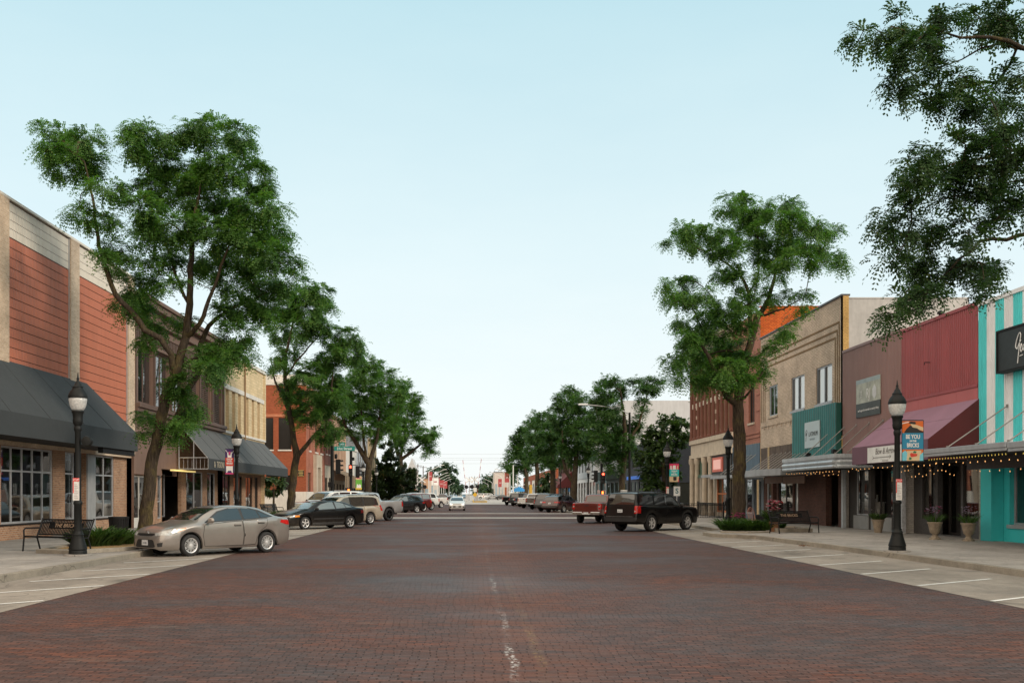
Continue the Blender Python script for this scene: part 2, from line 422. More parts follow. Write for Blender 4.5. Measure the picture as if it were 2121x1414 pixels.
def pavement(side, outline, name='pavement'):
    """outline: street edge as (x,y) from near to far; runs back to the building line"""
    xb = FX[side] - 6 if side < 0 else FX[side] + 6
    mb = MB(); inn = [(x + side * .16, y) for x, y in outline]
    pts = inn + [(xb, outline[-1][1]), (xb, outline[0][1])]
    mb.prism([(x, y, -.02) for x, y in pts], (0, 0, SW + .02))
    tag(mb.build(name, M_WALK), kind='structure')
    kb = MB()
    for (a, b), (c, d) in zip(zip(outline, outline[1:]), zip(inn, inn[1:])):
        kb.prism([(a[0], a[1], -.02), (b[0], b[1], -.02), (d[0], d[1], -.02), (c[0], c[1], -.02)], (0, 0, SW + .022))
    tag(kb.build('kerb', M_KERB, bevel=.03, segs=2), kind='structure')
def arc(cx, cy, r, a0, a1, n=6): return [(cx + r * math.cos(R(a0 + (a1 - a0) * k / n)), cy + r * math.sin(R(a0 + (a1 - a0) * k / n))) for k in range(n + 1)]
pavement(-1, [(-9.75, Y0), (-9.62, 18), (-9.45, 24), (-9.42, 40), (-9.8, 46), (-9.8, 70)] + [(-9.2, 73.0), (-9.4, 76)] + arc(-12.4, 76.6, 3.0, 0, 88))
pavement(1, [(12.3, Y0), (11.95, 20), (11.6, 34), (11.25, 40.6), (10.3, 41.9), (9.95, 42.8), (9.95, 44.2), (10.4, 45.2), (11.6, 47.5), (11.75, 72)] + [(11.2, 74), (11.4, 77)] + arc(14.6, 80.4, 3.2, 180, 92))
pavement(-1, arc(-12.6, 100.6, 3.0, -88, 0) + [(-9.6, 103), (-10.4, 106), (-10.4, YB)])
pavement(1, arc(14.6, 100.8, 3.0, 268, 180) + [(11.6, 103), (12.0, 106), (12.0, YB)])
# parking on the far block is reached from the road: small pale island and the raised median at the tracks
# ================================================================== building kit
M_BUFF = brick('buff_brick', (.60, .46, .33), (.48, .35, .24), (.55, .48, .40), .2, .072, .009)
M_BROWNBRK = brick('tan_brick', (.40, .215, .12), (.26, .125, .068), (.36, .28, .21), .2, .075, .012)
M_REDBRK = brick('dark_red_brick', (.105, .042, .030), (.07, .028, .02), (.08, .06, .05), .2, .075, .01)
M_ORANGE = brick('orange_brick', (.36, .098, .042), (.28, .070, .030), (.22, .085, .05), .2, .075, .008, big=.12)
M_ORANGE2 = brick('bright_orange_brick', (.62, .135, .022), (.46, .085, .012), (.20, .05, .02), .2, .085, .012)
M_STONE = brick('yellow_stone', (.70, .56, .35), (.60, .47, .28), (.50, .39, .24), .55, .21, .014, big=.18)
M_TANBRK = brick('cream_brick', (.66, .54, .42), (.52, .42, .32), (.30, .25, .21), .2, .078, .012)
M_LTBRK = brick('light_cream_brick', (.52, .40, .235), (.44, .33, .19), (.40, .31, .2), .2, .07, .008)
M_SALMON = brick('painted_salmon_brick', (.40, .185, .135), (.35, .155, .115), (.25, .115, .09), .2, .075, .008)
M_PINKBRK = brick('pink_tan_brick', (.52, .33, .22), (.46, .28, .19), (.42, .30, .22), .2, .075, .008)
M_WHTBRK = brick('whitewashed_brick', (.58, .55, .50), (.50, .47, .43), (.44, .41, .37), .2, .08, .008, big=.15)
M_RUST = mat('rust_red_metal', (.44, .148, .084), .5, 0, .08, .7, bump=.05, grime=.18)
M_RUSTGAP = mat('rust_seam', (.09, .03, .02), .8)
M_CREAM = mat('cream_metal', (.64, .60, .53), .5, 0, .05, .7, grime=.15)
M_BRNPAINT = mat('brown_paint', (.145, .088, .065), .6, 0, .14, 1.5, grime=.25)
M_BRNTRIM = mat('brown_trim', (.10, .060, .046), .55, 0, .14, 1.5)
M_BRNLT = mat('light_brown_paint', (.175, .108, .082), .6, 0, .1, 1.2, grime=.3)
M_ALU = mat('aluminium', (.52, .53, .55), .35, .6, .06, 3)
M_DKALU = mat('bronze_aluminium', (.045, .04, .036), .4, .4, .1, 3)
M_WHTTRIM = mat('white_trim', (.66, .63, .58), .6, 0, .08, 2, grime=.3)
M_STONETRIM = mat('limestone', (.50, .43, .34), .8, 0, .14, 1.5, bump=.1, bs=14, grime=.4)
M_AWN = mat('charcoal_canvas', (.036, .042, .046), .85, 0, .10, .9, bump=.12, bs=90)
M_AWNLT = mat('grey_canvas', (.090, .096, .100), .85, 0, .12, .7, bump=.12, bs=90)
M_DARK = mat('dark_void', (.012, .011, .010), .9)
M_BLACK = mat('black_metal', (.009, .009, .010), .6, 0, .15, 4, spec=.25)
M_ROOF = mat('roof_membrane', (.16, .16, .16), .9, 0, .2, .6)
M_ROOM = mat('shop_interior', (.11, .085, .065), .9, 0, .3, .9)
M_WOODFR = mat('orange_wood', (.36, .14, .04), .55, 0, .25, 4)
M_WOODDK = mat('weathered_wood', (.10, .075, .06), .85, 0, .35, 2.0, grime=.5)
G_DARK = glass()
G_SHOP = glass('shop_glass', (.012, .012, .012), .015, .62)
G_PALE = glass('pale_pane_glass', (.50, .55, .57), .05)  # panes with an even pale blue grey body
G_BLIND = glass('blind_glass', (.30, .30, .29), .05)

def fbox(mb, side, d0, d1, y0, y1, z0, z1): facade_box(mb, side, d0, d1, y0, y1, z0, z1)
def window(parent, side, y0, y1, z0, z1, d=0.0, rec=.12, fm=None, gm=None, nv=1, hz=(), fw=.06, sill=None, head=None, vs=None, name='window'):
    """a window set rec behind the plane d: frame mesh, pane, optional sill"""
    fm = fm or M_DKALU; gm = gm or G_DARK
    mb = MB(); a = d - rec; b = a + .07
    for q in ((y0, y0 + fw, z0, z1), (y1 - fw, y1, z0, z1), (y0 + fw, y1 - fw, z0, z0 + fw), (y0 + fw, y1 - fw, z1 - fw, z1)):
        fbox(mb, side, a, b, *q)
    cuts = vs if vs is not None else [y0 + (y1 - y0) * k / nv for k in range(1, nv)]
    for c in cuts: fbox(mb, side, a, b - .008, c - fw * .42, c + fw * .42, z0 + fw, z1 - fw)
    for h in hz: fbox(mb, side, a, b - .014, y0 + fw, y1 - fw, h - fw * .42, h + fw * .42)
    w = mb.build(name, fm, parent, world=True)
    g = MB(); X = FX[side] - side * (a + .03)
    q = [(X, y0 + .01, z0 + .01), (X, y1 - .01, z0 + .01), (X, y1 - .01, z1 - .01), (X, y0 + .01, z1 - .01)]
    g.quad(*(q if side < 0 else q[::-1])); g.build('pane', gm, w, world=True)
    if sill:
        s = MB(); fbox(s, side, d - rec + .005, d + .07, y0 - .08, y1 + .08, z0 - .12, z0 + .004); s.build('sill', sill, w, world=True)
    return w
def room(parent, side, y0, y1, z0=.16, z1=3.4, deep=3.5, d=-.3, m=None):
    """shop interior behind the glazing"""
    mb = MB(); X0 = FX[side] - side * d; X1 = FX[side] - side * (d - deep)
    mb.quad((X0, y0, z0), (X1, y0, z0), (X1, y1, z0), (X0, y1, z0)); mb.quad((X0, y0, z1), (X1, y0, z1), (X1, y1, z1), (X0, y1, z1))
    mb.quad((X1, y0, z0), (X1, y1, z0), (X1, y1, z1), (X1, y0, z1))
    mb.quad((X0, y0, z0), (X1, y0, z0), (X1, y0, z1), (X0, y0, z1)); mb.quad((X0, y1, z0), (X1, y1, z0), (X1, y1, z1), (X0, y1, z1))
    return mb.build('interior', m or M_ROOM, parent, world=True)
def shell(parent, side, y0, y1, zt, m, back=24.0, roof=.45, d=0.0, sidem=None, za=None):
    """the rest of the building behind its front: party walls, rear wall, flat roof below the parapet"""
    X0 = FX[side] - side * d; X1 = FX[side] + side * back; mb = MB(); zb = 0.0
    mb.quad((X0, y0, zb), (X1, y0, zb), (X1, y0, za or zt), (X0, y0, zt)); mb.quad((X0, y1, zb), (X0, y1, zt), (X1, y1, za or zt), (X1, y1, zb))
    mb.quad((X1, y0, zb), (X1, y1, zb), (X1, y1, za or zt), (X1, y0, za or zt))
    w = mb.build('side_wall', sidem or m, parent, world=True)
    r = MB(); z = (za or zt) - roof; r.quad((X0 + side * .3, y0, z), (X1, y0, z), (X1, y1, z), (X0 + side * .3, y1, z)); r.build('roof', M_ROOF, parent, world=True)
    return w
def front(parent, side, y0, y1, z0, z1, holes, m, d=0.0, depth=.22, name='wall'):
    mb = MB(); wall_mb(mb, 'x', FX[side] - side * d, y0, y1, z0, z1, holes, depth, -side); 
    # parapet thickness
    return mb.build(name, m, parent, world=True)
def parts(parent, name, m, boxes, side, **kw):
    for b in boxes:
        mb = MB(); fbox(mb, side, *b); o = mb.build(name, m, parent, world=True, **kw)
    return o

# ================================================================== left side of the street
L = -1
# ---- rust-red panelled store
b = thing('panelled_store', 'two storey store with rust red metal panels, cream top band and charcoal awning', 'building', (-16.15, 38, 0))
front(b, L, 21.0, 48.9, 3.5, 12.05, [], M_BUFF, d=-.12)
shell(b, L, 21.0, 48.9, 12.05, M_BUFF, d=-.12)
parts(b, 'coping', M_CREAM, [(-.5, .05, 21.0, 48.95, 12.052, 12.14)], L)
piers = [(27.6, 28.5), (34.75, 35.63), (41.12, 42.0), (48.0, 48.9)]
for p in piers:
    mb = MB(); fbox(mb, L, -.118, .05, p[0], p[1], 3.66, 12.05); mb.build('pier', M_BUFF, b, world=True)
bays = [(21.3, 27.6), (28.5, 34.75), (35.63, 41.12), (42.0, 48.0)]
for a, c in bays:
    mb = MB(); z = 5.2
    while z < 10.75:
        z1 = min(10.78, z + .35); ribs(mb, L, a + .05, c - .05, z, z1 - .028, .125, .022, d=-.07); z += .35
    mb.build('metal_panel', M_RUST, b, world=True)
    mb = MB(); z = 10.80
    for k in range(4): ribs(mb, L, a + .05, c - .05, z, z + .285, .125, .022, d=-.07); z += .305
    mb.build('upper_panel', M_CREAM, b, world=True)
    mb = MB(); fbox(mb, L, -.118, -.078, a, c, 5.1, 12.04); mb.build('panel_backing', M_RUSTGAP, b, world=True)
    parts(b, 'panel_trim', M_ALU, [(-.117, .0, a + .003, a + .05, 5.1, 12.04), (-.117, .0, c - .05, c - .003, 5.1, 12.04)], L)
# shop front, set back under the awning
sd = -.35
holes = [(24.5, 35.3, .72, 3.5), (35.85, 40.3, .72, 3.5), (41.5, 42.55, .72, 3.5), (42.55, 43.75, .15, 3.5), (44.75, 47.15, .72, 3.5)]
front(b, L, 21.0, 48.9, 0, 3.66, holes, M_BROWNBRK, d=sd, depth=.2, name='shop_wall')
window(b, L, 24.5, 35.3, .72, 3.5, sd, .1, M_ALU, G_SHOP, 10, (2.62,), .075)
window(b, L, 35.85, 40.3, .72, 3.5, sd, .1, M_ALU, G_SHOP, 5, (2.62,), .075)
window(b, L, 41.5, 42.5, .72, 3.5, sd, .1, M_ALU, G_SHOP, 1, (2.62,), .075)
window(b, L, 42.6, 43.7, .16, 3.5, sd, .35, M_ALU, G_SHOP, 1, (2.4,), .09, name='door')
window(b, L, 44.75, 47.15, .72, 3.5, sd, .1, M_ALU, G_SHOP, 2, (2.62,), .075)
parts(b, 'pilaster', mat('grey_pilaster', (.27, .275, .28), .6), [(sd - .1, sd + .06, 43.78, 44.72, .152, 3.5)], L)
parts(b, 'window_sill', M_BLACK, [(sd - .1, sd + .05, 24.4, 40.4, .66, .718), (sd - .1, sd + .05, 44.65, 47.25, .66, .718)], L)
room(b, L, 24, 48.3, .15, 3.55, 5, sd - .22)
# awning
def awning(parent, side, y0, y1, zr, zv, zb, out, wall_d, m, mv=None, hip0=0.0, hip1=0.0, ends=True, name='awning', seams=0, endm=None):
    X = FX[side]; a = X - side * wall_d; o = X - side * out; th = .02
    mb = MB()
    mb.quad((a, y0 + hip0, zr), (o, y0, zv), (o, y1, zv), (a, y1 - hip1, zr)) if side > 0 else mb.quad((a, y0 + hip0, zr), (a, y1 - hip1, zr), (o, y1, zv), (o, y0, zv))
    if seams:
        mb.mi = 1
        for k in range(1, seams):
            y = y0 + (y1 - y0) * k / seams; yt = y0 + hip0 + (y1 - y0 - hip0 - hip1) * k / seams
            mb.tube([(a, yt, zr + .004), (o - side * .004, y, zv + .006)], .009, 4)
    aw = mb.build(name, [m, mat('seam_dark', (.03, .034, .037), .8)], parent, world=True)
    v = MB(); v.box(o - side * .0, o + side * th, y0, y1, zb, zv + .004)
    v.build('valance', mv or m, aw, world=True)
    if ends:
        e = MB()
        for y, h, s in ((y0, hip0, 1), (y1, -hip1, -1)):
            if abs(h) > .01:
                e.quad((a, y + h, zr), (o, y, zv), (a, y, zv)); 
                e.box(a, o + side * th, y, y + s * th, zb, zv)
            else:
                e.prism([(a, y, zb), (o + side * th, y, zb), (o + side * th, y, zv), (a, y, zr)], (0, s * th, 0))
        e.build('awning_end', endm or m, aw, world=True)
    return aw
aw = awning(b, L, 23.0, 44.4, 6.42, 4.38, 3.63, 1.65, -.0, M_AWN, hip0=1.5, hip1=1.5, seams=7)
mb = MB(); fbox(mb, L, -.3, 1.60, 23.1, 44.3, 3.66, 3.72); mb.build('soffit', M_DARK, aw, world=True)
mb = MB(); fbox(mb, L, 1.35, 1.55, 40.5, 44.3, 3.42, 3.64); mb.build('roller_box', M_BLACK, aw, world=True)

# ---- brown ornate two storey
b = thing('ornate_store', 'brown painted two storey store with bracketed frieze and tall upper windows', 'building', (-16.15, 57, 0))
wins = []
for g0 in (49.25, 57.9):
    for k in range(3): wins.append((g0 + .25 + k * 2.75, g0 + .25 + k * 2.75 + 2.3, 6.2, 9.0))
front(b, L, 48.9, 66.3, 5.55, 11.3, wins, M_BRNLT, depth=.3)
shell(b, L, 48.9, 66.3, 11.3, M_BRNPAINT)
for k, wn in enumerate(wins):
    if k >= 3: 
        window(b, L, *wn, 0, .2, M_BRNTRIM, G_DARK, 2, (), .12)
        mb = MB(); z = wn[2] + .15
        while z < wn[3] - .12:
            fbox(mb, L, -.15, -.10, wn[0] + .13, wn[0] + 1.1, z, z + .07); fbox(mb, L, -.15, -.10, wn[0] + 1.2, wn[1] - .13, z, z + .07); z += .115
        mb.build('shutter', mat('worn_louvre', (.085, .055, .042), .8, 0, .5, 6), b, world=True)
    else: window(b, L, *wn, 0, .2, M_BRNTRIM, G_DARK, 2, (), .12)
parts(b, 'pilaster', M_BRNTRIM, [(.002, .10, 48.92 + k * 2.888, 49.08 + k * 2.888, 6.16, 9.04) for k in range(7)], L)
mb = MB()
fbox(mb, L, .003, .16, 48.9, 66.3, 9.05, 9.2); fbox(mb, L, .003, .12, 48.9, 66.3, 9.88, 9.98); fbox(mb, L, .003, .22, 48.9, 66.3, 10.35, 10.5); fbox(mb, L, .003, .34, 48.9, 66.3, 11.0, 11.3); fbox(mb, L, .003, .45, 48.9, 66.35, 11.302, 11.5)
mb.build('cornice', M_BRNPAINT, b, world=True, bevel=.02)
mb = MB(); y = 49.0
while y < 66.2: fbox(mb, L, .004, .09, y, y + .13, 9.22, 9.86); y += .27
mb.build('bracket', M_BRNTRIM, b, world=True)
mb = MB(); fbox(mb, L, .003, .30, 48.9, 66.3, 5.95, 6.15); fbox(mb, L, .003, .2, 48.9, 66.3, 5.75, 5.945)
mb.build('sill_course', M_BRNTRIM, b, world=True, bevel=.015)
holes = [(49.3, 52.2, .55, 2.7), (53.6, 54.25, .5, 3.0), (54.35, 58.0, .15, 3.1), (59.0, 62.6, .5, 3.1), (63.6, 65.6, .5, 3.1)]
front(b, L, 48.9, 56.3, 2.75, 5.75, [(53.55, 56.25, 2.75, 3.1)], M_BRNLT, d=-.1, name='signboard')
front(b, L, 48.9, 66.3, 0, 5.75, holes, M_BROWNBRK, d=-.32, depth=.2, name='shop_wall')
window(b, L, 49.3, 52.2, .55, 2.7, -.32, .1, M_WHTTRIM, G_SHOP, 2, (), .07)
window(b, L, 53.6, 54.25, .5, 3.0, -.32, .1, M_ALU, G_DARK, 1, (1.4,), .06)
window(b, L, 59.0, 62.6, .5, 3.1, -.32, .1, M_ALU, G_SHOP, 2, (), .07)
window(b, L, 63.6, 65.6, .5, 3.1, -.32, .1, M_ALU, G_SHOP, 2, (), .07)
window(b, L, 55.0, 56.0, .16, 2.9, -1.2, .1, M_ALU, G_SHOP, 1, (), .09, name='door')
window(b, L, 56.0, 57.9, .5, 2.9, -1.2, .1, M_ALU, G_SHOP, 1, (), .06)
parts(b, 'knee_wall', M_WHTTRIM, [(-.31, -.27, 49.2, 52.3, .152, .548)], L)
room(b, L, 49, 66, .15, 3.3, 4.5, -.55)
# ---- yellow stone building
c = thing('stone_store', 'pale yellow stone store with six narrow orange framed upper windows', 'building', (-16.15, 73, 0))
wy = [(67.1, 68.0), (68.9, 69.8), (70.65, 71.5), (73.2, 73.95), (75.05, 75.9), (77.0, 77.9)]
front(c, L, 66.3, 79.7, 3.2, 11.0, [(a, d_, 5.95, 8.68) for a, d_ in wy], M_STONE, depth=.4)
shell(c, L, 66.3, 79.7, 11.0, M_STONE)
for a, d_ in wy: window(c, L, a, d_, 5.95, 8.68, 0, .3, M_WOODFR, G_DARK, 1, (7.2,), .13)
parts(c, 'lintel_band', M_WHTTRIM, [(.002, .06, 66.35, 79.7, 8.7, 9.0)], L)
parts(c, 'sill_band', M_WHTTRIM, [(.002, .1, 66.35, 79.7, 5.78, 5.94)], L)
parts(c, 'coping', M_WHTTRIM, [(-.4, .12, 66.3, 79.75, 11.002, 11.25)], L)
parts(c, 'quoin', M_STONE, [(.002, .10, 79.25, 79.7, 5.95, 10.99)], L)
mb = MB(); mb.tube([(FX[L] + .1, 72.4, 3.3), (FX[L] + .1, 72.4, 11.0)], .06, 8); mb.build('downpipe', mat('brown_downpipe', (.22, .13, .06), .5), c, world=True)
holes = [(67.2, 69.6, .4, 3.05), (70.6, 73.2, .4, 3.05), (74.4, 76.6, .15, 3.05), (77.5, 78.6, .4, 3.05)]
front(c, L, 66.3, 79.7, 0, 3.2, holes, M_BROWNBRK, d=-.3, depth=.2, name='shop_wall')
for h in holes: window(c, L, *h, -.3, .12, M_DKALU, G_SHOP, 2, (), .07)
room(c, L, 66.6, 79.4, .15, 3.1, 3.2, -.55)
aw = awning(c, L, 56.2, 80.3, 5.68, 3.74, 3.13, 1.7, 0.02, M_AWNLT, M_AWN, hip0=0, hip1=1.1, ends=False, seams=9)
e = MB(); X = FX[L]; e.quad((X + .02, 79.2, 5.68), (X + 1.7, 80.3, 3.74), (X + .02, 80.3, 3.74)); e.box(X, X + 1.7, 80.27, 80.3, 3.13, 3.74); e.build('awning_end', M_AWNLT, aw, world=True)
fr = MB(); y = 56.22
for (x0, z0, x1, z1) in ((.03, 3.16, 1.66, 3.16), (.03, 3.78, 1.62, 3.78), (.05, 3.16, .05, 5.6), (.86, 3.16, .86, 4.66), (1.66, 3.16, 1.66, 3.74), (.05, 5.62, 1.64, 3.76)):
    fr.tube([(X + x0, y, z0), (X + x1, y, z1)], .028, 6)
for k in range(7): fr.tube([(X + .05 + .23 * k, y + .1, 3.18), (X + .05 + .23 * k, y + .1, 3.76)], .009, 4)
fr.build('awning_frame', M_ALU, aw, world=True)
mb = MB(); join_mb(mb, text_mb('&  TIGONI', .50, (X + 1.725, 58.4, 3.43), *AX[-1], depth=.01, squeeze=1.0)); mb.build('lettering', mat('beige_letters', (.42, .38, .30), .7), aw, world=True)
mb = MB(); fbox(mb, L, .05, .25, 54.6, 58.9, 3.02, 3.1); o = mb.build('tube_light', emit('warm_tube', (.9, .66, .24), .7), b, world=True)

# ---- orange brick corner building across the side street
d = thing('corner_building', 'orange brick corner building with white painted base and pale parapet', 'building', (-16.2, 100, 0))
yc = 99.9; XC = -16.2
mb = MB()
sw = [(-20.4, -19.4, 6.1, 9.2), (-18.9, -17.65, 6.1, 9.2), (-23.6, -21.6, 6.1, 9.2), (-18.7, -17.7, 2.15, 3.6)]
wall_mb(mb, 'y', yc, -40, XC, 2.0, 12.4, sw, .25, -1)
mb.quad((-40, yc, 12.4), (-40, yc + 14, 12.4), (-40, yc + 14, 0), (-40, yc, 0)); mb.quad((-40, 112.2, 12.4), (XC, 112.2, 12.4), (XC, 112.2, 0), (-40, 112.2, 0))
mb.build('side_wall', M_ORANGE, d, world=True)
dark = mat('dark_glazing', (.02, .018, .018), .15)
for a, e_, lo, hi in sw:
    mb = MB(); mb.box(a - .02, e_ + .02, yc + .14, yc + .2, lo - .02, hi + .02); w_ = mb.build('window', dark, d, world=True)
    mb = MB(); mb.box(a - .05, e_ + .05, yc - .08, yc + .12, lo - .13, lo); mb.build('sill', M_WHTTRIM, w_, world=True)
mb = MB(); mb.box(-40, XC + .06, yc - .06, yc + .1, 0, 2.0); mb.box(XC - .1, XC + .06, yc + .1, 104.35, 0, 2.0); mb.box(XC - .1, XC + .06, 108.3, 112.2, 0, 2.0); mb.build('base', M_WHTTRIM, d, world=True)
mb = MB(); mb.box(-40, XC + .05, yc - .05, yc + .3, 12.402, 13.4); mb.box(XC - .3, XC + .05, yc + .3, 112.2, 12.402, 13.4); mb.build('parapet', M_WHTTRIM, d, world=True)
mb = MB(); mb.box(-40, XC + .04, yc - .04, yc - .002, 9.3, 9.55); mb.build('string_course', mat('salmon_course', (.45, .17, .09), .8), d, world=True)
mb = MB(); mb.quad((-40, yc + .3, 12.3), (XC - .3, yc + .3, 12.3), (XC - .3, 112, 12.3), (-40, 112, 12.3)); mb.build('roof', M_ROOF, d, world=True)
hs_ = [(101.7, 102.6, 6.1, 9.4), (105.6, 107.3, 6.1, 9.4), (109.2, 110.8, 6.1, 9.4), (100.9, 103.0, 2.0, 3.9), (109.0, 109.8, 2.0, 3.8), (110.6, 111.4, 2.0, 3.8)]
mb = MB(); wall_mb(mb, 'x', XC, yc, 112.2, 2.0, 12.4, hs_, .2, 1); mb.build('wall', M_PINKBRK if False else brick('red_front_brick', (.42, .17, .11), (.36, .13, .085), (.28, .12, .08), .2, .075, .008), d, world=True)
for a, e_, lo, hi in hs_:
    mb = MB(); mb.box(XC - .18, XC - .12, a, e_, lo, hi); w_ = mb.build('window', dark, d, world=True)
    if lo > 5: mb = MB(); mb.box(XC - .1, XC + .1, a - .1, e_ + .1, lo - .16, lo); mb.build('sill', M_WHTTRIM, w_, world=True)
mb = MB(); mb.box(XC - .1, XC + .35, 104.4, 105.4, 0, 5.8); mb.box(XC - .1, XC + .35, 107.3, 108.25, 0, 5.8); mb.box(XC - .1, XC + .35, 105.4, 107.3, 4.5, 5.8); mb.build('portal', M_STONETRIM, d, world=True)
mb = MB(); mb.box(XC - .05, XC + .02, 105.4, 107.3, 0, 4.5); mb.build('door', mat('dark_brown_door', (.06, .03, .022), .4), d, world=True)
pq = thing('wall_plaque', 'black and gold plaque on the orange brick wall', 'plaque', (-16.7, yc - .06, 3.8))
mb = MB(); mb.box(-17.0, -16.42, yc - .06, yc - .005, 3.5, 4.1); mb.build('board', mat('plaque_black', (.02, .018, .012), .5), pq, world=True)
mb = MB()
for z, w_ in ((3.95, .4), (3.8, .46), (3.65, .4)): mb.box(-16.71 - w_ / 2, -16.71 + w_ / 2, yc - .066, yc - .061, z - .035, z + .035)
mb.box(-17.0, -16.42, yc - .07, yc - .061, 4.06, 4.1); mb.box(-17.0, -16.42, yc - .07, yc - .061, 3.5, 3.54); mb.build('gold_rule', mat('gold_leaf', (.45, .33, .12), .4), pq, world=True)

def plain(name, label, side, y0, y1, zt, m, wins=(), wm=None, fm=None, back=20, low=None, lowz=3.6, cap=None, lowholes=(), sillm=None):
    b = thing(name, label, 'building', (FX[side], (y0 + y1) / 2, 0))
    z0 = lowz if low else 0
    front(b, side, y0, y1, z0, zt, [w_ for w_ in wins], m)
    shell(b, side, y0, y1, zt, m, back)
    for w_ in wins: window(b, side, *w_, 0, .14, fm or M_DKALU, wm or G_DARK, 1, ((w_[2] + w_[3]) / 2,), .07, sill=sillm)
    if low:
        front(b, side, y0, y1, 0, lowz, list(lowholes), low, d=-.1, name='shop_wall')
        for h in lowholes: window(b, side, *h, -.1, .12, M_DKALU, G_DARK, 2, (), .08)
    if cap: parts(b, 'coping', cap, [(-.4, .15, y0, y1 + .03, zt + .002, zt + .3)], side)
    return b
def grid(y0, y1, n, z0, z1, fill=.5):
    p = (y1 - y0) / n; return [(y0 + p * (k + .5 - fill / 2), y0 + p * (k + .5 + fill / 2), z0, z1) for k in range(n)]
plain('narrow_building', 'narrow red brick building with beige ground floor beside the corner building', L, 112.25, 118.9, 11.8, brick('wine_brick', (.27, .1, .075), (.21, .075, .055), (.2, .1, .08), .2, .075), grid(112.4, 118.8, 3, 6.2, 9.6, .45), low=M_STONETRIM, lowz=5.0, lowholes=grid(112.6, 118.6, 2, .5, 3.6, .7), cap=M_WHTTRIM, sillm=M_WHTTRIM)
b = plain('pink_brick_building', 'pinkish tan brick building with a striped canvas awning', L, 118.95, 131.0, 10.6, M_PINKBRK, grid(119.6, 124.8, 3, 5.6, 8.6, .36) + grid(125.6, 130.4, 3, 5.6, 8.6, .36), low=M_STONETRIM, lowz=3.4, lowholes=grid(119.4, 130.6, 4, .4, 3.0, .75), cap=M_PINKBRK)
M_STRIPE = [mat('tan_canvas', (.36, .25, .15), .8), mat('black_canvas', (.03, .026, .024), .8)]
mb = MB(); X = FX[L]
for k in range(16):
    a = 119.2 + k * .72; mb.mi = k % 2
    mb.quad((X + .05, a, 4.6), (X + .05, a + .72, 4.6), (X + 1.4, a + .72, 3.9), (X + 1.4, a, 3.9)); mb.quad((X + 1.4, a, 3.9), (X + 1.4, a + .72, 3.9), (X + 1.4, a + .72, 2.5), (X + 1.4, a, 2.5))
mb.build('awning', M_STRIPE, b, world=True)
plain('white_building', 'low white building with plain parapet beyond the pink brick one', L, 131.05, 143.2, 7.6, M_WHTTRIM, (), low=M_DKALU, lowz=3.6, lowholes=grid(131.5, 142.8, 4, .5, 3.2, .8), cap=M_WHTTRIM)
b = plain('glass_building', 'tall blue grey glass clad building rising behind the white one', L, 143.25, 158, 10.6, mat('blue_grey_panel', (.20, .225, .25), .35, .2), grid(143.5, 157.8, 5, 4.2, 9.9, .86), G_DARK, M_ALU, low=M_DKALU, lowz=3.8, lowholes=grid(143.6, 157.6, 5, .4, 3.4, .8))
plain('beige_building', 'beige brick two storey building behind the street trees', L, 158.05, 173, 10.2, M_LTBRK, grid(158.5, 172.6, 5, 5.2, 8.2, .45), low=M_STONETRIM, lowz=3.6, lowholes=grid(158.5, 172.5, 4, .4, 3.2, .8), cap=M_STONETRIM)
# ================================================================== right side of the street
Rt = 1
M_TEAL = mat('turquoise_metal', (.075, .60, .62), .45, 0, .08, 1, grime=.25)
M_TEALP = mat('turquoise_paint', (.035, .46, .48), .6, 0, .08, 1.2)
M_WHTM = mat('white_ribbed_metal', (.70, .72, .74), .5, 0, .06, 1, grime=.2)
M_MAUVE = mat('mauve_metal', (.255, .150, .138), .5, 0, .07, .8, grime=.2)
M_CRIM = mat('crimson_metal', (.29, .062, .070), .5, 0, .09, .8, grime=.3)
M_PINKPNL = mat('dusty_pink_panel', (.40, .115, .12), .6, 0, .07, .8)
M_PURPLE = mat('faded_purple_canvas', (.245, .135, .19), .85, 0, .10, .8, bump=.1, bs=90)
M_MAROON = mat('maroon_canvas', (.10, .018, .020), .85, 0, .12, 1.2, bump=.1, bs=90)
M_DKTEAL = mat('weathered_teal_metal', (.028, .215, .225), .5, 0, .16, .9, grime=.55)
M_STEEL = mat('painted_steel', (.36, .385, .41), .38, .35, .1, 2, grime=.25)
M_ROD = mat('galvanised_rod', (.30, .285, .27), .45, .5, .15, 3)
M_STUC = mat('cream_stucco', (.44, .43, .42), .85, 0, .13, .6, bump=.25, bs=9, grime=.3)
M_GREYP = mat('grey_kick_panel', (.24, .245, .245), .7, 0, .12, 1.5)
M_GRAN = mat('dark_granite', (.06, .058, .058), .5, 0, .25, 8)
FRAMEB = mat('dark_bronze_frame', (.03, .026, .024), .4, .3)
def rods(parent, y0, y1, n, out, z0, z1, dy=0.0):
    for k in range(n):
        y = y0 + (y1 - y0) * (k + .5) / n; mb = MB()
        mb.tube([(FX[1] - out, y, z0), (FX[1] - .03, y + dy, z1)], .022, 6); mb.tube([(FX[1] - out, y, z0 - .03), (FX[1] - out, y, z0 + .05)], .04, 6); mb.box(FX[1] - .05, FX[1] + .02, y + dy - .05, y + dy + .05, z1 - .05, z1 + .05)
        mb.build('tie_rod', M_ROD, parent, world=True)
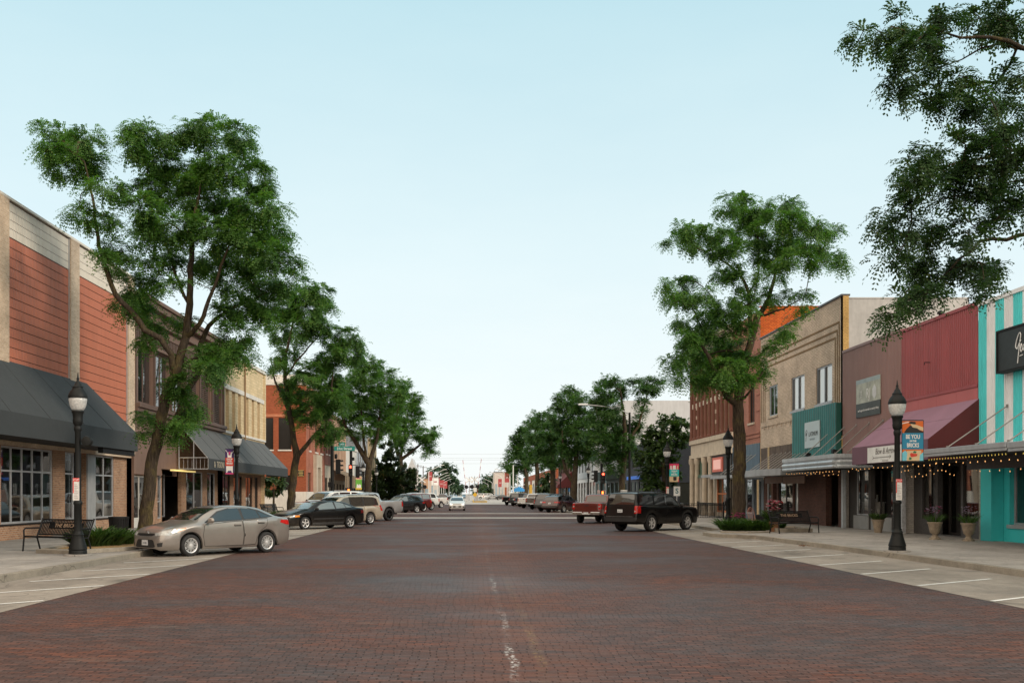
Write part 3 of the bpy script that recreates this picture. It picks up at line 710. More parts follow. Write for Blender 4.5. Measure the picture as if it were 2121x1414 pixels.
# ---- turquoise striped shop
b = thing('striped_shop', 'single storey shop clad in turquoise and white ribbed metal stripes', 'building', (18, 30, 0))
shell(b, Rt, 14, 36.36, 8.4, M_WHTBRK, roof=.6)
mb = MB(); y = 36.36; k = 0
while y > 14:
    ya = max(14, y - .582); mb.mi = k % 2; ribs(mb, Rt, ya, y, 3.2, 8.42, .1455, .028); y = ya; k += 1
mb.build('metal_cladding', [M_TEAL, M_WHTM], b, world=True)
parts(b, 'coping', M_WHTM, [(-.3, .06, 14, 36.34, 8.42, 8.56)], Rt)
holes = [(26.0, 29.2, .74, 2.95), (29.9, 35.15, .74, 2.95)]
front(b, Rt, 14, 36.36, 0, 3.2, holes, M_TEALP, d=-.45, name='shop_wall', depth=.3)
for h in holes: window(b, Rt, *h, -.45, .22, M_STEEL, G_SHOP, 2, (), .07, sill=M_STEEL)
parts(b, 'pier', M_TEALP, [(-.44, -.02, 35.55, 36.30, .152, 3.19)], Rt)
room(b, Rt, 15, 35.5, .15, 3.1, 4.5, -.72)
def canopy(parent, y0, y1, out, zb, zt, m=M_STEEL, soffit=True, name='canopy', lip=True):
    mb = MB(); X = FX[1]
    mb.box(X - out, X - .02, y0, y1, zb + .05, zt - .03)
    mb.box(X - out - .05, X - out - .002, y0, y1, zb + .1, zt); mb.box(X - out - .03, X - out - .002, y0, y1, zb, zb + .098)
    return mb.build(name, m, parent, world=True, bevel=.012)
canopy(b, 29.9, 35.4, 2.38, 3.06, 3.32); canopy(b, 15.0, 29.82, 2.38, 3.02, 3.30)
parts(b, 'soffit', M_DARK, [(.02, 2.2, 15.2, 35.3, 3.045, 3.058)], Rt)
parts(b, 'name_board', mat('black_board', (.02, .02, .022), .5), [(.9, 1.0, 31.5, 35.2, 2.62, 3.03)], Rt)
rods(b, 21.5, 35.0, 7, 2.2, 3.34, 4.75, .35)
s = thing('shop_sign', 'black framed sign with white handwriting on the turquoise stripes', 'sign', (17.75, 32.7, 6.5))
mb = MB(); mb.box(17.70, 17.96, 30.9, 34.5, 5.88, 7.22); mb.build('sign_board', mat('sign_black', (.016, .02, .022), .45, 0, .35, .8), s, world=True)
mb = MB()
for q in ((30.84, 34.56, 7.2, 7.27), (30.84, 34.56, 5.83, 5.9), (30.84, 30.92, 5.9, 7.2), (34.48, 34.56, 5.9, 7.2)): mb.box(17.67, 17.95, *q)
mb.build('frame', M_BLACK, s, world=True)
def script(strokes, y, z, sc, X, m, parent, w=.028):
    mb = MB()
    for st in strokes:
        P = [Vector((X, y - p[0] * sc, z + p[1] * sc)) for p in st]
        Q = []
        for i in range(len(P) - 1):
            p0 = P[max(i - 1, 0)]; p1 = P[i]; p2 = P[i + 1]; p3 = P[min(i + 2, len(P) - 1)]
            for j in range(5):
                t = j / 5; Q.append(.5 * ((2 * p1) + (p2 - p0) * t + (2 * p0 - 5 * p1 + 4 * p2 - p3) * t * t + (3 * p1 - p0 - 3 * p2 + p3) * t ** 3))
        Q.append(P[-1]); mb.tube(Q, w, 5)
    return mb.build('lettering', m, parent, world=True)
M_LETW = mat('white_letters', (.75, .76, .76), .5)
script([[(.05, .10), (-.05, .22), (.06, .52), (.26, .74), (.34, .62), (.24, .2), (.14, -.3), (.1, -.5)], [(.06, .08), (.2, .26), (.36, .42)],
        [(.33, .05), (.42, .2), (.38, .26), (.32, .1), (.38, -.06), (.5, .06)], [(.62, .22), (.52, .14), (.54, -.02), (.66, .1), (.68, .26), (.68, 0), (.78, .08)],
        [(.26, -.22), (.5, -.2)]], 33.28, 6.42, .78, 17.685, M_LETW, s, .016)
# ---- crimson ribbed building with the purple awning
b = thing('crimson_shop', 'shop clad in dark crimson ribbed metal above a faded purple awning', 'building', (18, 39.6, 0))
shell(b, Rt, 36.38, 42.9, 8.5, M_WHTBRK)
mb = MB(); ribs(mb, Rt, 36.42, 42.88, 5.72, 8.52, .155, .03); mb.build('metal_cladding', M_CRIM, b, world=True)
parts(b, 'coping', M_CRIM, [(-.3, .06, 36.4, 42.9, 8.52, 8.64)], Rt)
parts(b, 'trim_rail', M_CRIM, [(.0, .05, 36.4, 42.9, 5.60, 5.715)], Rt)
for k in range(4): parts(b, 'panel', M_PINKPNL, [(.0, .02, 36.42 + k * 1.62, 36.42 + k * 1.62 + 1.605, 4.3, 5.595)], Rt)
front(b, Rt, 36.38, 42.9, 0, 4.4, [(36.75, 38.6, .78, 2.95), (38.75, 40.7, .2, 3.0), (40.9, 42.1, .78, 2.95)], M_GRAN, d=-.5, depth=.2, name='shop_wall')
window(b, Rt, 36.75, 38.6, .78, 2.95, -.5, .1, FRAMEB, G_SHOP, 1, (), .07)
window(b, Rt, 40.9, 42.1, .78, 2.95, -.5, .1, FRAMEB, G_SHOP, 1, (), .07)
window(b, Rt, 38.75, 40.7, .2, 3.0, -.5, .5, FRAMEB, G_SHOP, 2, (), .08, name='door')
room(b, Rt, 36.6, 42.7, .15, 3.05, 4, -.75)
X = 18.0
aw = MB(); aw.quad((X - .03, 36.3, 5.17), (X - 1.84, 36.3, 3.74), (X - 1.84, 43.5, 3.74), (X - .03, 43.5, 5.17)); aw.mi = 1
aw.tube([(X - .9, 36.3, 4.48), (X - .9, 43.5, 4.48)], .008, 4)
aw = aw.build('awning', [M_PURPLE, mat('purple_seam', (.13, .06, .09), .8)], b, world=True)
mb = MB(); mb.box(X - 1.86, X - 1.842, 36.3, 43.5, 3.02, 3.745); mb.build('valance', mat('purple_valance', (.15, .08, .115), .85, 0, .08, .8), aw, world=True)
for y in (36.3, 43.48):
    mb = MB(); mb.prism([(X - .03, y, 3.02), (X - 1.84, y, 3.02), (X - 1.84, y, 3.735), (X - .03, y, 5.16)], (0, .02, 0)); mb.build('awning_end', M_MAROON, aw, world=True)
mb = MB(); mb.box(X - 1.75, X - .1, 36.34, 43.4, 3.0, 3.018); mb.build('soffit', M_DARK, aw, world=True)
mb = MB(); mb.box(X - 1.885, X - 1.862, 38.0, 41.75, 3.04, 3.66); sg = mb.build('sign_panel', mat('white_sign', (.66, .68, .68), .6), aw, world=True)
M_GREYL = mat('grey_letters', (.16, .155, .15), .6)
mb = text_mb('Bow & Arrow', .34, (X - 1.888, 39.95, 3.47), *AX[1], depth=.006, shear=.25); mb.build('lettering', M_GREYL, sg, world=True)
mb = MB(); mb.tube([(X - 1.888, 41.1, 3.24), (X - 1.888, 39.4, 3.24)], .014, 5)
for dy, dz in ((.13, .06), (.13, -.06)):
    mb.tube([(X - 1.888, 39.4, 3.24), (X - 1.888, 39.4 + dy, 3.24 + dz)], .012, 4); mb.tube([(X - 1.888, 41.1, 3.24), (X - 1.888, 41.1 + dy * .8, 3.24 + dz)], .012, 4)
mb.build('arrow', M_GREYL, sg, world=True)
mb = text_mb('BOUTIQUE', .09, (X - 1.888, 39.95, 3.10), *AX[1], depth=.006, space=1.4); mb.build('lettering', mat('pale_letters', (.36, .36, .36), .6), sg, world=True)
mb = MB(); mb.tube([(X - .02, 40.2, 6.95), (X - .25, 40.2, 6.95), (X - .25, 40.2, 6.85)], .02, 5); mb.build('bracket', M_BLACK, b, world=True)
# ---- mauve ribbed building
b = thing('mauve_shop', 'shop clad in mauve brown ribbed metal with a poster on its wall', 'building', (18, 46.3, 0))
shell(b, Rt, 42.92, 49.7, 8.6, M_WHTBRK)
mb = MB(); ribs(mb, Rt, 42.94, 49.68, 3.3, 8.6, .148, .03); mb.build('metal_cladding', M_MAUVE, b, world=True)
parts(b, 'coping', M_MAUVE, [(-.3, .06, 42.92, 49.7, 8.6, 8.72)], Rt)
front(b, Rt, 42.92, 49.7, 0, 3.3, [(43.0, 44.2, .8, 2.95), (44.55, 47.0, .8, 2.95), (47.3, 48.8, .8, 2.95)], mat('dark_shop_wall', (.045, .042, .04), .7, 0, .2, 2), d=-.3, depth=.2, name='shop_wall')
window(b, Rt, 43.0, 44.2, .8, 2.95, -.3, .1, M_STEEL, G_SHOP, 1, (), .06)
window(b, Rt, 44.55, 47.0, .8, 2.95, -.3, .5, FRAMEB, G_SHOP, 1, (), .06)
window(b, Rt, 47.3, 48.8, .8, 2.95, -.3, .1, M_STEEL, G_SHOP, 1, (), .06)
parts(b, 'kick_panel', M_GREYP, [(-.29, -.24, 43.0, 44.3, .152, .78), (-.29, -.24, 47.2, 49.0, .152, .78), (-.29, -.26, 44.6, 46.9, .152, .74)], Rt)
parts(b, 'column', mat('pale_blue_column', (.38, .42, .45), .6, 0, .15, 4, grime=.5), [(.0, .16, 49.3, 49.5, .152, 3.0)], Rt)
parts(b, 'column', mat('flaked_column', (.42, .44, .47), .6, 0, .3, 9, grime=.7), [(.0, .16, 42.5, 42.68, .152, 3.0)], Rt)
room(b, Rt, 43, 49.4, .15, 3.1, 4, -.82)
s = thing('poster_sign', 'pale poster banner with dark bottom band on the mauve ribbed wall', 'sign', (17.95, 46.4, 6.2))
mb = MB(); mb.box(17.925, 17.955, 45.0, 47.8, 5.95, 7.05); mb.build('poster', mat('poster_wood_print', (.42, .44, .38), .5, 0, .35, 2.2), s, world=True)
mb = MB(); mb.box(17.918, 17.9245, 45.0, 47.8, 5.32, 5.95); mb.box(17.9245, 17.955, 45.0, 47.8, 5.32, 5.95); mb.build('dark_band', mat('poster_dark', (.045, .055, .052), .5, 0, .3, 2), s, world=True)
parts(s, 'top_band', mat('poster_top', (.34, .42, .45), .5), [(.075, .082, 45.0, 47.8, 6.86, 7.05)], Rt)
mb = text_mb('RJ', .62, (17.915, 46.35, 6.33), *AX[1], depth=.006, shear=.1); mb.build('lettering', M_LETW, s, world=True)
mb = text_mb('THE', .2, (17.915, 47.15, 6.36), (0, 0, 1), (0, 1, 0), depth=.006); mb.build('lettering', M_LETW, s, world=True)
mb = MB(); mb.prism([(17.918, 45.62, 6.02), (17.918, 45.4, 6.2), (17.918, 45.4, 6.5), (17.918, 45.62, 6.68), (17.918, 45.84, 6.5), (17.918, 45.84, 6.2)], (-.006, 0, 0)); mb.build('hexagon', mat('pale_hexagon', (.62, .64, .66), .5), s, world=True)
mb = text_mb("we've got the warmth in country living", .155, (17.913, 46.35, 5.62), *AX[1], depth=.005, shear=.2); mb.build('lettering', M_LETW, s, world=True)
# ---- cream brick two storey
b = thing('cream_brick_building', 'two storey cream brick building with banded brick frame and three upper windows', 'building', (18, 56.7, 0))
ww = [(60.35, 62.1, 6.45, 8.27), (55.45, 57.75, 6.42, 8.29), (51.2, 53.6, 6.42, 8.33)]
front(b, Rt, 49.72, 63.9, 4.62, 11.4, ww, M_TANBRK, depth=.2)
window(b, Rt, *ww[0], 0, .12, mat('blue_grey_frame', (.33, .40, .45), .5), G_DARK, 2, (), .08, sill=M_STONETRIM)
for q in ww[1:]:
    wn = window(b, Rt, *q, 0, .12, M_STEEL, G_PALE, 2, (), .07, vs=[q[0] + (q[1] - q[0]) * .47], sill=M_STEEL)
    mb = MB(); c = q[0] + (q[1] - q[0]) * .47
    for a in (q[1] - .3, c - .12): fbox(mb, Rt, -.125, -.042, a, a + .22, q[2] + .07, q[3] - .07)
    mb.build('mullion', FRAMEB, wn, world=True)
mb = MB(); Xf = 18.0
for k, (zt, yr, yl) in enumerate(((10.25, 50.15, 63.75), (9.88, 50.42, 63.35), (9.55, 50.70, 62.95))):
    for dz, wdt in ((0, .07),):
        fbox(mb, Rt, .001, .022, yr, yl, zt - .09, zt); fbox(mb, Rt, .001, .022, yr - .001, yr + .09, 6.3, zt - .09); fbox(mb, Rt, .001, .022, yl - .09, yl, 6.2, zt - .09)
mb.build('brick_band', brick('band_brick', (.26, .17, .085), (.2, .125, .06), (.12, .09, .05), .2, .075, .01), b, world=True)
mb = MB(); fbox(mb, Rt, .001, .05, 56.8, 63.8, 5.9, 5.98)
y = 57.0
while y < 63.6: fbox(mb, Rt, .001, .05, y, y + .1, 5.74, 5.899); y += .86
mb.build('dentil_course', M_TANBRK, b, world=True)
mb = MB(); y = 49.7
while y < 63.9: fbox(mb, Rt, -.35, .08, y, min(y + .62, 63.9), 11.402, 11.49); y += .66
mb.build('coping', mat('dark_coping_tile', (.055, .052, .055), .5), b, world=True)
# white-washed side wall
mb = MB(); wall_mb(mb, 'y', 49.7, 18.28, 24.1, 0, 11.25, [], .1, -1); mb.quad((24.1, 49.7, 0), (24.1, 63.9, 0), (24.1, 63.9, 11.25), (24.1, 49.7, 11.25)); mb.box(18.3, 24.12, 49.68, 49.95, 11.252, 11.32)
mb.build('side_wall', M_STUC, b, world=True)
mb = MB(); mb.box(18.0, 18.28, 49.69, 49.98, 4.0, 11.4); z = 8.7
mb.build('quoin', brick('yellow_quoin', (.58, .38, .13), (.48, .3, .10), (.3, .2, .1), .2, .075, .01), b, world=True)
mb = MB(); mb.quad((18.2, 49.8, 10.9), (24, 49.8, 10.9), (24, 63.9, 10.9), (18.2, 63.9, 10.9)); mb.build('roof', M_ROOF, b, world=True)
front(b, Rt, 49.72, 63.9, 0, 4.61, [(50.9, 52.7, .15, 2.75), (57.2, 57.9, .7, 2.8), (58.2, 60.9, .7, 2.8), (61.2, 62.0, .15, 2.7), (62.3, 63.3, .7, 2.8)], M_REDBRK, d=-.2, depth=.3, name='shop_wall')
window(b, Rt, 50.9, 52.7, .16, 2.75, -.2, 1.0, FRAMEB, G_DARK, 2, (), .1, name='door')
window(b, Rt, 57.2, 57.9, .7, 2.8, -.2, .12, FRAMEB, G_PALE, 1, (), .06)
window(b, Rt, 58.2, 60.9, .7, 2.8, -.2, .12, FRAMEB, G_SHOP, 2, (), .06)
window(b, Rt, 61.2, 62.0, .16, 2.7, -.2, .5, M_STEEL, G_SHOP, 1, (), .1, name='door')
window(b, Rt, 62.3, 63.3, .7, 2.8, -.2, .12, M_STEEL, G_SHOP, 1, (), .06)
room(b, Rt, 57, 63.6, .15, 3, 3.5, -.55)
for k in range(14): 
    y = 56.75 + k * .5; parts(b, 'board', M_WOODDK, [(.002, .03, y, y + (.475 if k != 10 else .22), 3.0, 4.612)], Rt)
parts(b, 'batten', M_LTBRK, [(.031, .06, 61.9, 62.2, 3.0, 4.6)], Rt)
# projecting teal box above the marquee
mb = MB(); ribs(mb, Rt, 49.9, 56.72, 3.4, 6.26, .3, .02, d=.26, flat=.5); mb.build('teal_fascia', M_DKTEAL, b, world=True)
mb = MB(); mb.box(17.735, 17.995, 49.9, 56.7, 3.4, 6.24); mb.build('fascia_box', mat('deep_green_metal', (.008, .085, .07), .5, 0, .1, 1), b, world=True)
s = thing('square_sign', 'white square sign with dark lettering on the weathered teal metal front', 'sign', (17.68, 53.2, 4.85))
mb = MB(); mb.box(17.66, 17.71, 52.1, 54.4, 4.2, 5.55); mb.build('sign_board', mat('sign_pale_blue', (.46, .56, .60), .5, 0, .05, 1), s, world=True)
M_LETD = mat('dark_letters', (.03, .04, .05), .5)
text_mb('LATINUM', .33, (17.655, 53.02, 4.9), *AX[1], depth=.006, squeeze=1.0).build('lettering', M_LETD, s, world=True)
script([[(.0, -.1), (.08, .3), (.16, .62), (.05, .4), (-.08, .42), (-.02, .72), (.2, .86), (.32, .7), (.24, .46), (.1, .38)]], 54.18, 4.62, .62, 17.655, M_LETD, s, .012)
text_mb('BOUTIQUE', .13, (17.655, 53.15, 4.63), *AX[1], depth=.006, space=1.3).build('lettering', mat('grey_blue_letters', (.2, .26, .3), .5), s, world=True)
# marquee
mb = MB(); X0, X1 = 16.25, 17.98
def ring(inset, z0, z1): mb.box(X0 + inset, X1, 45.95 + inset, 53.7, z0, z1)
ring(.0, 3.42, 3.60); ring(.05, 3.36, 3.418)
def roll(r, z):
    pts = [(X0 + .08, 53.7, z), (X0 + .08, 46.2, z), (X0 + .25, 46.03, z), (X1, 46.03, z)]; mb.tube(pts, r, 10)
ring(.1, 2.98, 3.358); roll(.105, 3.24); roll(.09, 3.04)
mb.build('marquee', mat('marquee_steel', (.50, .55, .59), .32, .3, .1, 2, grime=.35), b, world=True, smooth=True, auto=35)
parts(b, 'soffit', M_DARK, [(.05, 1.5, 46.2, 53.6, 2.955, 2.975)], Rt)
mb = MB(); X = 18
for k in range(8):
    a = 53.8 + k * .95; bulge = lambda q: 1.75 + .3 * math.sin(math.pi * min(1, max(0, (q - 53.8) / 7.6)))
    o0, o1 = bulge(a), bulge(a + .95)
    mb.prism([(X - .02, a, 2.82), (X - o0, a, 2.82), (X - o1, a + .948, 2.82), (X - .02, a + .948, 2.82)], (0, 0, .2))
    mb.prism([(X - o0 - .002, a, 2.78), (X - o0 - .05, a, 2.78), (X - o1 - .05, a + .95, 2.78), (X - o1 - .002, a + .95, 2.78)], (0, 0, .36))
mb.build('canopy', M_STEEL, b, world=True)
rods(b, 53.9, 61.3, 9, 1.6, 3.1, 4.15, .25)
rods(b, 44.2, 52.0, 5, 1.5, 3.62, 5.0, -.2)
parts(b, 'hanging_board', M_BRNPAINT, [(.5, .56, 53.8, 57.5, 2.35, 2.76), (.5, .56, 57.7, 61.0, 2.4, 2.76)], Rt)
for y in (47.8, 51.6, 54.6):
    f = thing('floodlight', 'small black floodlight standing on the %s' % {47.8: 'near end of the silver marquee', 51.6: 'silver marquee under the teal metal front', 54.6: 'grey canopy below the teal metal front'}[y], 'lamp', (16.9, y, 3.61 if y < 53 else 3.05))
    mb = MB(); mb.box(-.06, .06, -.08, .08, 0, .1); mb.build('base', M_BLACK, f)
    mb = MB(); mb.prism([(-.12, -.12, .1), (.1, -.12, .06), (.14, -.12, .22), (-.08, -.12, .28)], (0, .24, 0)); h = mb.build('lamp_head', M_BLACK, f)
    mb = MB(); mb.quad((.104, -.1, .075), (.104, .1, .075), (.142, .1, .215), (.142, -.1, .215)); mb.build('lens', mat('lens_pale', (.7, .7, .66), .2), h)
# ---- salmon painted building with the bright orange side wall
b = thing('salmon_building', 'narrow salmon painted brick building with bright orange brick side wall rising above its neighbour', 'building', (18, 67.2, 0))
front(b, Rt, 63.95, 70.6, 5.0, 13.3, [(65.3, 66.7, 6.35, 9.1), (68.3, 69.7, 6.35, 9.1)], M_SALMON, depth=.25)
window(b, Rt, 65.3, 66.7, 6.35, 9.1, 0, .2, FRAMEB, G_DARK, 2, (), .07, sill=M_STONETRIM); window(b, Rt, 68.3, 69.7, 6.35, 9.1, 0, .2, FRAMEB, G_DARK, 2, (), .07, sill=M_STONETRIM)
mb = MB(); wall_mb(mb, 'y', 63.95, 18.0, 21.7, 10.8, 13.45, [], .1, -1); mb.quad((21.7, 63.95, 10), (21.7, 70.6, 10), (21.7, 70.6, 13.45), (21.7, 63.95, 13.45)); mb.box(17.98, 21.72, 63.93, 64.2, 13.452, 13.52)
mb.build('side_wall', M_ORANGE2, b, world=True)
mb = MB(); mb.quad((18.1, 64, 13.0), (21.6, 64, 13.0), (21.6, 70.6, 13.0), (18.1, 70.6, 13.0)); mb.build('roof', M_ROOF, b, world=True)
parts(b, 'brick_course', M_SALMON, [(.002, .06, 63.97, 70.58, 5.35, 5.45), (.002, .06, 63.97, 70.58, 5.6, 5.7), (.002, .05, 64.1, 64.9, 7.0, 7.06), (.002, .05, 64.1, 64.9, 8.0, 8.06), (.002, .05, 64.1, 64.9, 9.0, 9.06)], Rt)
parts(b, 'blue_board', mat('faded_blue_board', (.085, .135, .185), .7, 0, .2, 1.5, grime=.4), [(.002, .06, 63.97, 70.55, 3.2, 4.98)], Rt)
text_mb('NEW VICTORIAN', .46, (17.935, 66.9, 4.15), *AX[1], depth=.005).build('lettering', mat('faded_letters', (.14, .19, .23), .7), b, world=True)
front(b, Rt, 63.95, 70.6, 0, 3.2, [(64.5, 66.2, .15, 2.7), (66.6, 68.2, .5, 2.8), (68.6, 70.2, .5, 2.8)], mat('slate_paint', (.12, .15, .18), .7), d=-.2, depth=.2, name='shop_wall')
window(b, Rt, 64.5, 66.2, .16, 2.7, -.2, .4, M_STEEL, G_DARK, 2, (), .1, name='door'); window(b, Rt, 66.6, 68.2, .5, 2.8, -.2, .1, M_STEEL, G_DARK, 1, (), .09); window(b, Rt, 68.6, 70.2, .5, 2.8, -.2, .1, M_STEEL, G_DARK, 1, (), .09)
rods(b, 64.0, 68.0, 4, 1.6, 3.1, 4.3, .2)
mb = MB(); mb.box(16.35, 17.99, 63.0, 70.4, 2.8, 3.0); mb.build('canopy', M_STEEL, b, world=True)
# ---- ornate columned corner building
b = thing('columned_building', 'tan and red brick corner building with tall engaged columns above a stone shop front', 'building', (18, 77.3, 0))
front(b, Rt, 70.65, 83.8, 6.1, 13.2, [], M_LTBRK)
shell(b, Rt, 70.65, 83.8, 13.2, M_LTBRK, sidem=M_LTBRK)
for k in range(11):
    y = 70.85 + k * 1.27; mb = MB()
    mb.lathe([(.24, 6.1), (.24, 6.25), (.19, 6.3), (.18, 11.9), (.24, 12.0), (.24, 12.15)], (17.95, y, 0), 10)
    if k % 5 == 3:
        mb.mi = 1; z = 6.9
        while z < 11.5: mb.box(17.72, 17.79, y - .07, y + .07, z, z + .28); z += .75
    mb.build('column', [mat('oxblood_column', (.15, .055, .036), .7, 0, .15, 2), mat('cream_block', (.55, .45, .36), .8)], b, world=True, smooth=True, auto=40)
for k in range(10):
    y = 70.85 + k * 1.27
    parts(b, 'window', M_DKALU, [(.004, .03, y + .38, y + .9, 6.5, 8.6)], Rt); parts(b, 'window', M_DKALU, [(.004, .03, y + .38, y + .9, 9.1, 11.4)], Rt)
    parts(b, 'transom', M_STONETRIM, [(.004, .1, y + .24, y + 1.03, 8.64, 9.0)], Rt)
parts(b, 'entablature', M_STONETRIM, [(.002, .3, 70.65, 83.9, 12.2, 13.2), (-.3, .5, 70.65, 84.0, 13.202, 13.5)], Rt)
parts(b, 'stone_belt', M_STONETRIM, [(.002, .22, 70.65, 83.95, 5.75, 6.08), (.002, .08, 70.65, 83.9, 4.9, 5.74), (.002, .2, 70.65, 83.95, 4.62, 4.89)], Rt)
front(b, Rt, 70.65, 83.8, 0, 6.1, [(71.3, 72.9, .15, 3.3), (73.4, 76.4, .45, 3.2), (77.5, 78.4, .15, 3.2), (79.3, 81.4, .4, 3.3), (82.2, 83.2, .15, 3.2)], M_STONETRIM, d=-.25, depth=.4, name='shop_wall')
parts(b, 'black_fascia', mat('charcoal_fascia', (.035, .037, .04), .6), [(-.24, .05, 71.0, 76.8, 3.2, 4.6)], Rt)
parts(b, 'green_panel', mat('green_panel', (.055, .11, .075), .6), [(-.24, -.1, 79.2, 81.5, 3.3, 4.4), (-.24, .05, 79.0, 81.7, 3.05, 3.29)], Rt)
window(b, Rt, 79.3, 81.4, .4, 3.04, -.25, .1, FRAMEB, G_SHOP, 1, (), .07)
window(b, Rt, 73.4, 76.4, .45, 3.2, -.25, .1, mat('orange_frame', (.42, .12, .03), .5), G_SHOP, 2, (1.8,), .14)
window(b, Rt, 71.3, 72.9, .16, 3.3, -.25, .2, FRAMEB, G_DARK, 1, (), .1, name='door'); window(b, Rt, 77.5, 78.4, .16, 3.2, -.25, .2, FRAMEB, G_DARK, 1, (), .1, name='door'); window(b, Rt, 82.2, 83.2, .16, 3.2, -.25, .2, FRAMEB, G_DARK, 1, (), .1, name='door')
for y in (79.0, 81.55, 83.45, 76.95): 
    mb = MB(); mb.lathe([(.26, .15), (.26, .4), (.2, .45), (.19, 4.1), (.27, 4.25), (.27, 4.6)], (17.92, y, 0), 10); mb.build('column', M_STONETRIM, b, world=True, smooth=True, auto=40)
parts(b, 'awning', M_STEEL, [(.0, .9, 73.0, 76.6, 2.98, 3.18)], Rt)
s = thing('backlit_sign', 'glowing pale pink sign on the charcoal shop fascia', 'sign', (17.9, 75, 3.9))
mb = MB(); mb.box(17.86, 17.945, 73.2, 76.2, 3.4, 4.45); mb.build('sign_frame', mat('sign_coral', (.62, .16, .12), .5), s, world=True)
mb = MB(); mb.box(17.845, 17.859, 73.6, 75.8, 3.58, 4.28); mb.build('sign_face', emit('sign_glow', (.8, .45, .40), .30), s, world=True)
room(b, Rt, 73, 83.4, .15, 3.2, 4, -.75, mat('coral_interior', (.34, .10, .06), .8, 0, .4, 1.2))

# ================================================================== right side beyond the side street
M_NAVY = mat('navy_paint', (.012, .017, .028), .55, 0, .2, 1)
b = thing('navy_building', 'dark navy corner building with blue edged awning beyond the side street', 'building', (18, 111, 0))
mb = MB(); wall_mb(mb, 'y', 99.8, 18, 44, 0, 7.1, [(20.2, 22.6, .4, 2.9), (23.4, 26, .4, 2.9), (27, 29.5, .4, 2.9)], .2, -1); mb.build('side_wall', M_NAVY, b, world=True)
for a in (20.2, 23.4, 27):
    mb = MB(); mb.box(a, a + 2.5, 99.93, 99.98, .4, 2.9); mb.build('window', G_DARK, b, world=True)
front(b, Rt, 99.8, 122, 0, 7.1, grid(100.2, 121.6, 8, .4, 3.1, .62) + grid(100.6, 121.6, 4, 4.6, 6.4, .5), M_NAVY, name='wall')
for q in grid(100.2, 121.6, 8, .4, 3.1, .62): window(b, Rt, *q, 0, .14, mat('teal_frame', (.03, .07, .075), .5), G_PALE if int(q[0]) % 3 == 0 else G_DARK, 2, (), .12)
for q in grid(100.6, 121.6, 4, 4.6, 6.4, .5): window(b, Rt, *q, 0, .14, FRAMEB, G_DARK, 1, (), .1)
mb = MB(); mb.quad((18, 99.8, 7.0), (44, 99.8, 7.0), (44, 122, 7.0), (18, 122, 7.0)); mb.build('roof', M_ROOF, b, world=True)
parts(b, 'awning', M_BLACK, [(.02, 1.3, 100.2, 112, 3.3, 3.6)], Rt)
parts(b, 'blue_fascia', emit('blue_sign', (.03, .14, .55), .35), [(1.302, 1.34, 100.2, 110.5, 3.28, 3.62)], Rt)
parts(b, 'window_tubes', mat('pale_strip', (.5, .5, .48), .5), [(-4.2, -4.0, 99.74, 99.79, 1.1, 2.9), (-4.7, -4.5, 99.74, 99.79, 1.1, 2.9), (-5.2, -5.0, 99.74, 99.79, 1.1, 2.9)], Rt)
b = plain('white_blue_building', 'tall white rendered building behind the dark navy one', Rt, 122.05, 150, 12.9, mat('white_render', (.50, .51, .53), .85, 0, .07, .35, grime=.2), grid(123, 149, 5, 6.0, 9.0, .5), G_DARK, M_WHTM, back=30, low=mat('teal_shopfront', (.06, .11, .12), .6), lowz=4.2, lowholes=grid(122.6, 149.5, 7, .4, 3.3, .7))
parts(b, 'awning', mat('dark_teal_canvas', (.03, .05, .05), .8), [(.02, 1.5, 126, 138, 3.6, 4.6)], Rt)
plain('pale_blue_building', 'white two storey building with blue grey windows', Rt, 150.05, 184, 9.6, mat('bluish_white_paint', (.50, .55, .60), .8, 0, .08, .5), grid(151, 183, 7, 5.2, 8.2, .5), G_DARK, mat('slate_frame', (.12, .16, .2), .5), low=M_WHTM, lowz=4.2, lowholes=grid(150.5, 183.5, 8, .4, 3.6, .7))
b = plain('maroon_awning_shop', 'brick shop with a large dark maroon awning', Rt, 184.05, 214, 8.6, M_REDBRK, grid(185, 213, 6, 5.2, 7.6, .5), low=M_DKALU, lowz=4.0, lowholes=grid(185, 213, 6, .4, 3.4, .8))
awning(b, 1, 184.6, 206, 5.8, 3.3, 2.9, 2.6, .02, M_MAROON)
# ================================================================== vehicles
def interp(tab, s):
    if s <= tab[0][0]: return tab[0][1]
    for (a, p), (b, q) in zip(tab, tab[1:]):
        if s <= b: 
            return p + (q - p) * (s - a) / (b - a) if b > a else q
    return tab[-1][1]
def smooth_tab(tab, n=6):
    """Catmull-Rom (monotone-ish) refinement of a profile"""
    out = []
    for i in range(len(tab) - 1):
        p0 = tab[max(i - 1, 0)]; p1 = tab[i]; p2 = tab[i + 1]; p3 = tab[min(i + 2, len(tab) - 1)]
        h = p2[0] - p1[0]
        def slope(a, b, c):
            d1 = (b[1] - a[1]) / max(b[0] - a[0], 1e-4) if b[0] > a[0] else None; d2 = (c[1] - b[1]) / max(c[0] - b[0], 1e-4) if c[0] > b[0] else None
            if d1 is None: return d2
            if d2 is None: return d1
            return 0 if d1 * d2 <= 0 else 2 * d1 * d2 / (d1 + d2)
        m1 = slope(p0, p1, p2) or 0; m2 = slope(p1, p2, p3) or 0
        for k in range(n):
            t = k / n; t2 = t * t; t3 = t2 * t
            out.append((p1[0] + h * t, (2 * t3 - 3 * t2 + 1) * p1[1] + (t3 - 2 * t2 + t) * h * m1 + (-2 * t3 + 3 * t2) * p2[1] + (t3 - t2) * h * m2))
    out.append(tab[-1]); return out

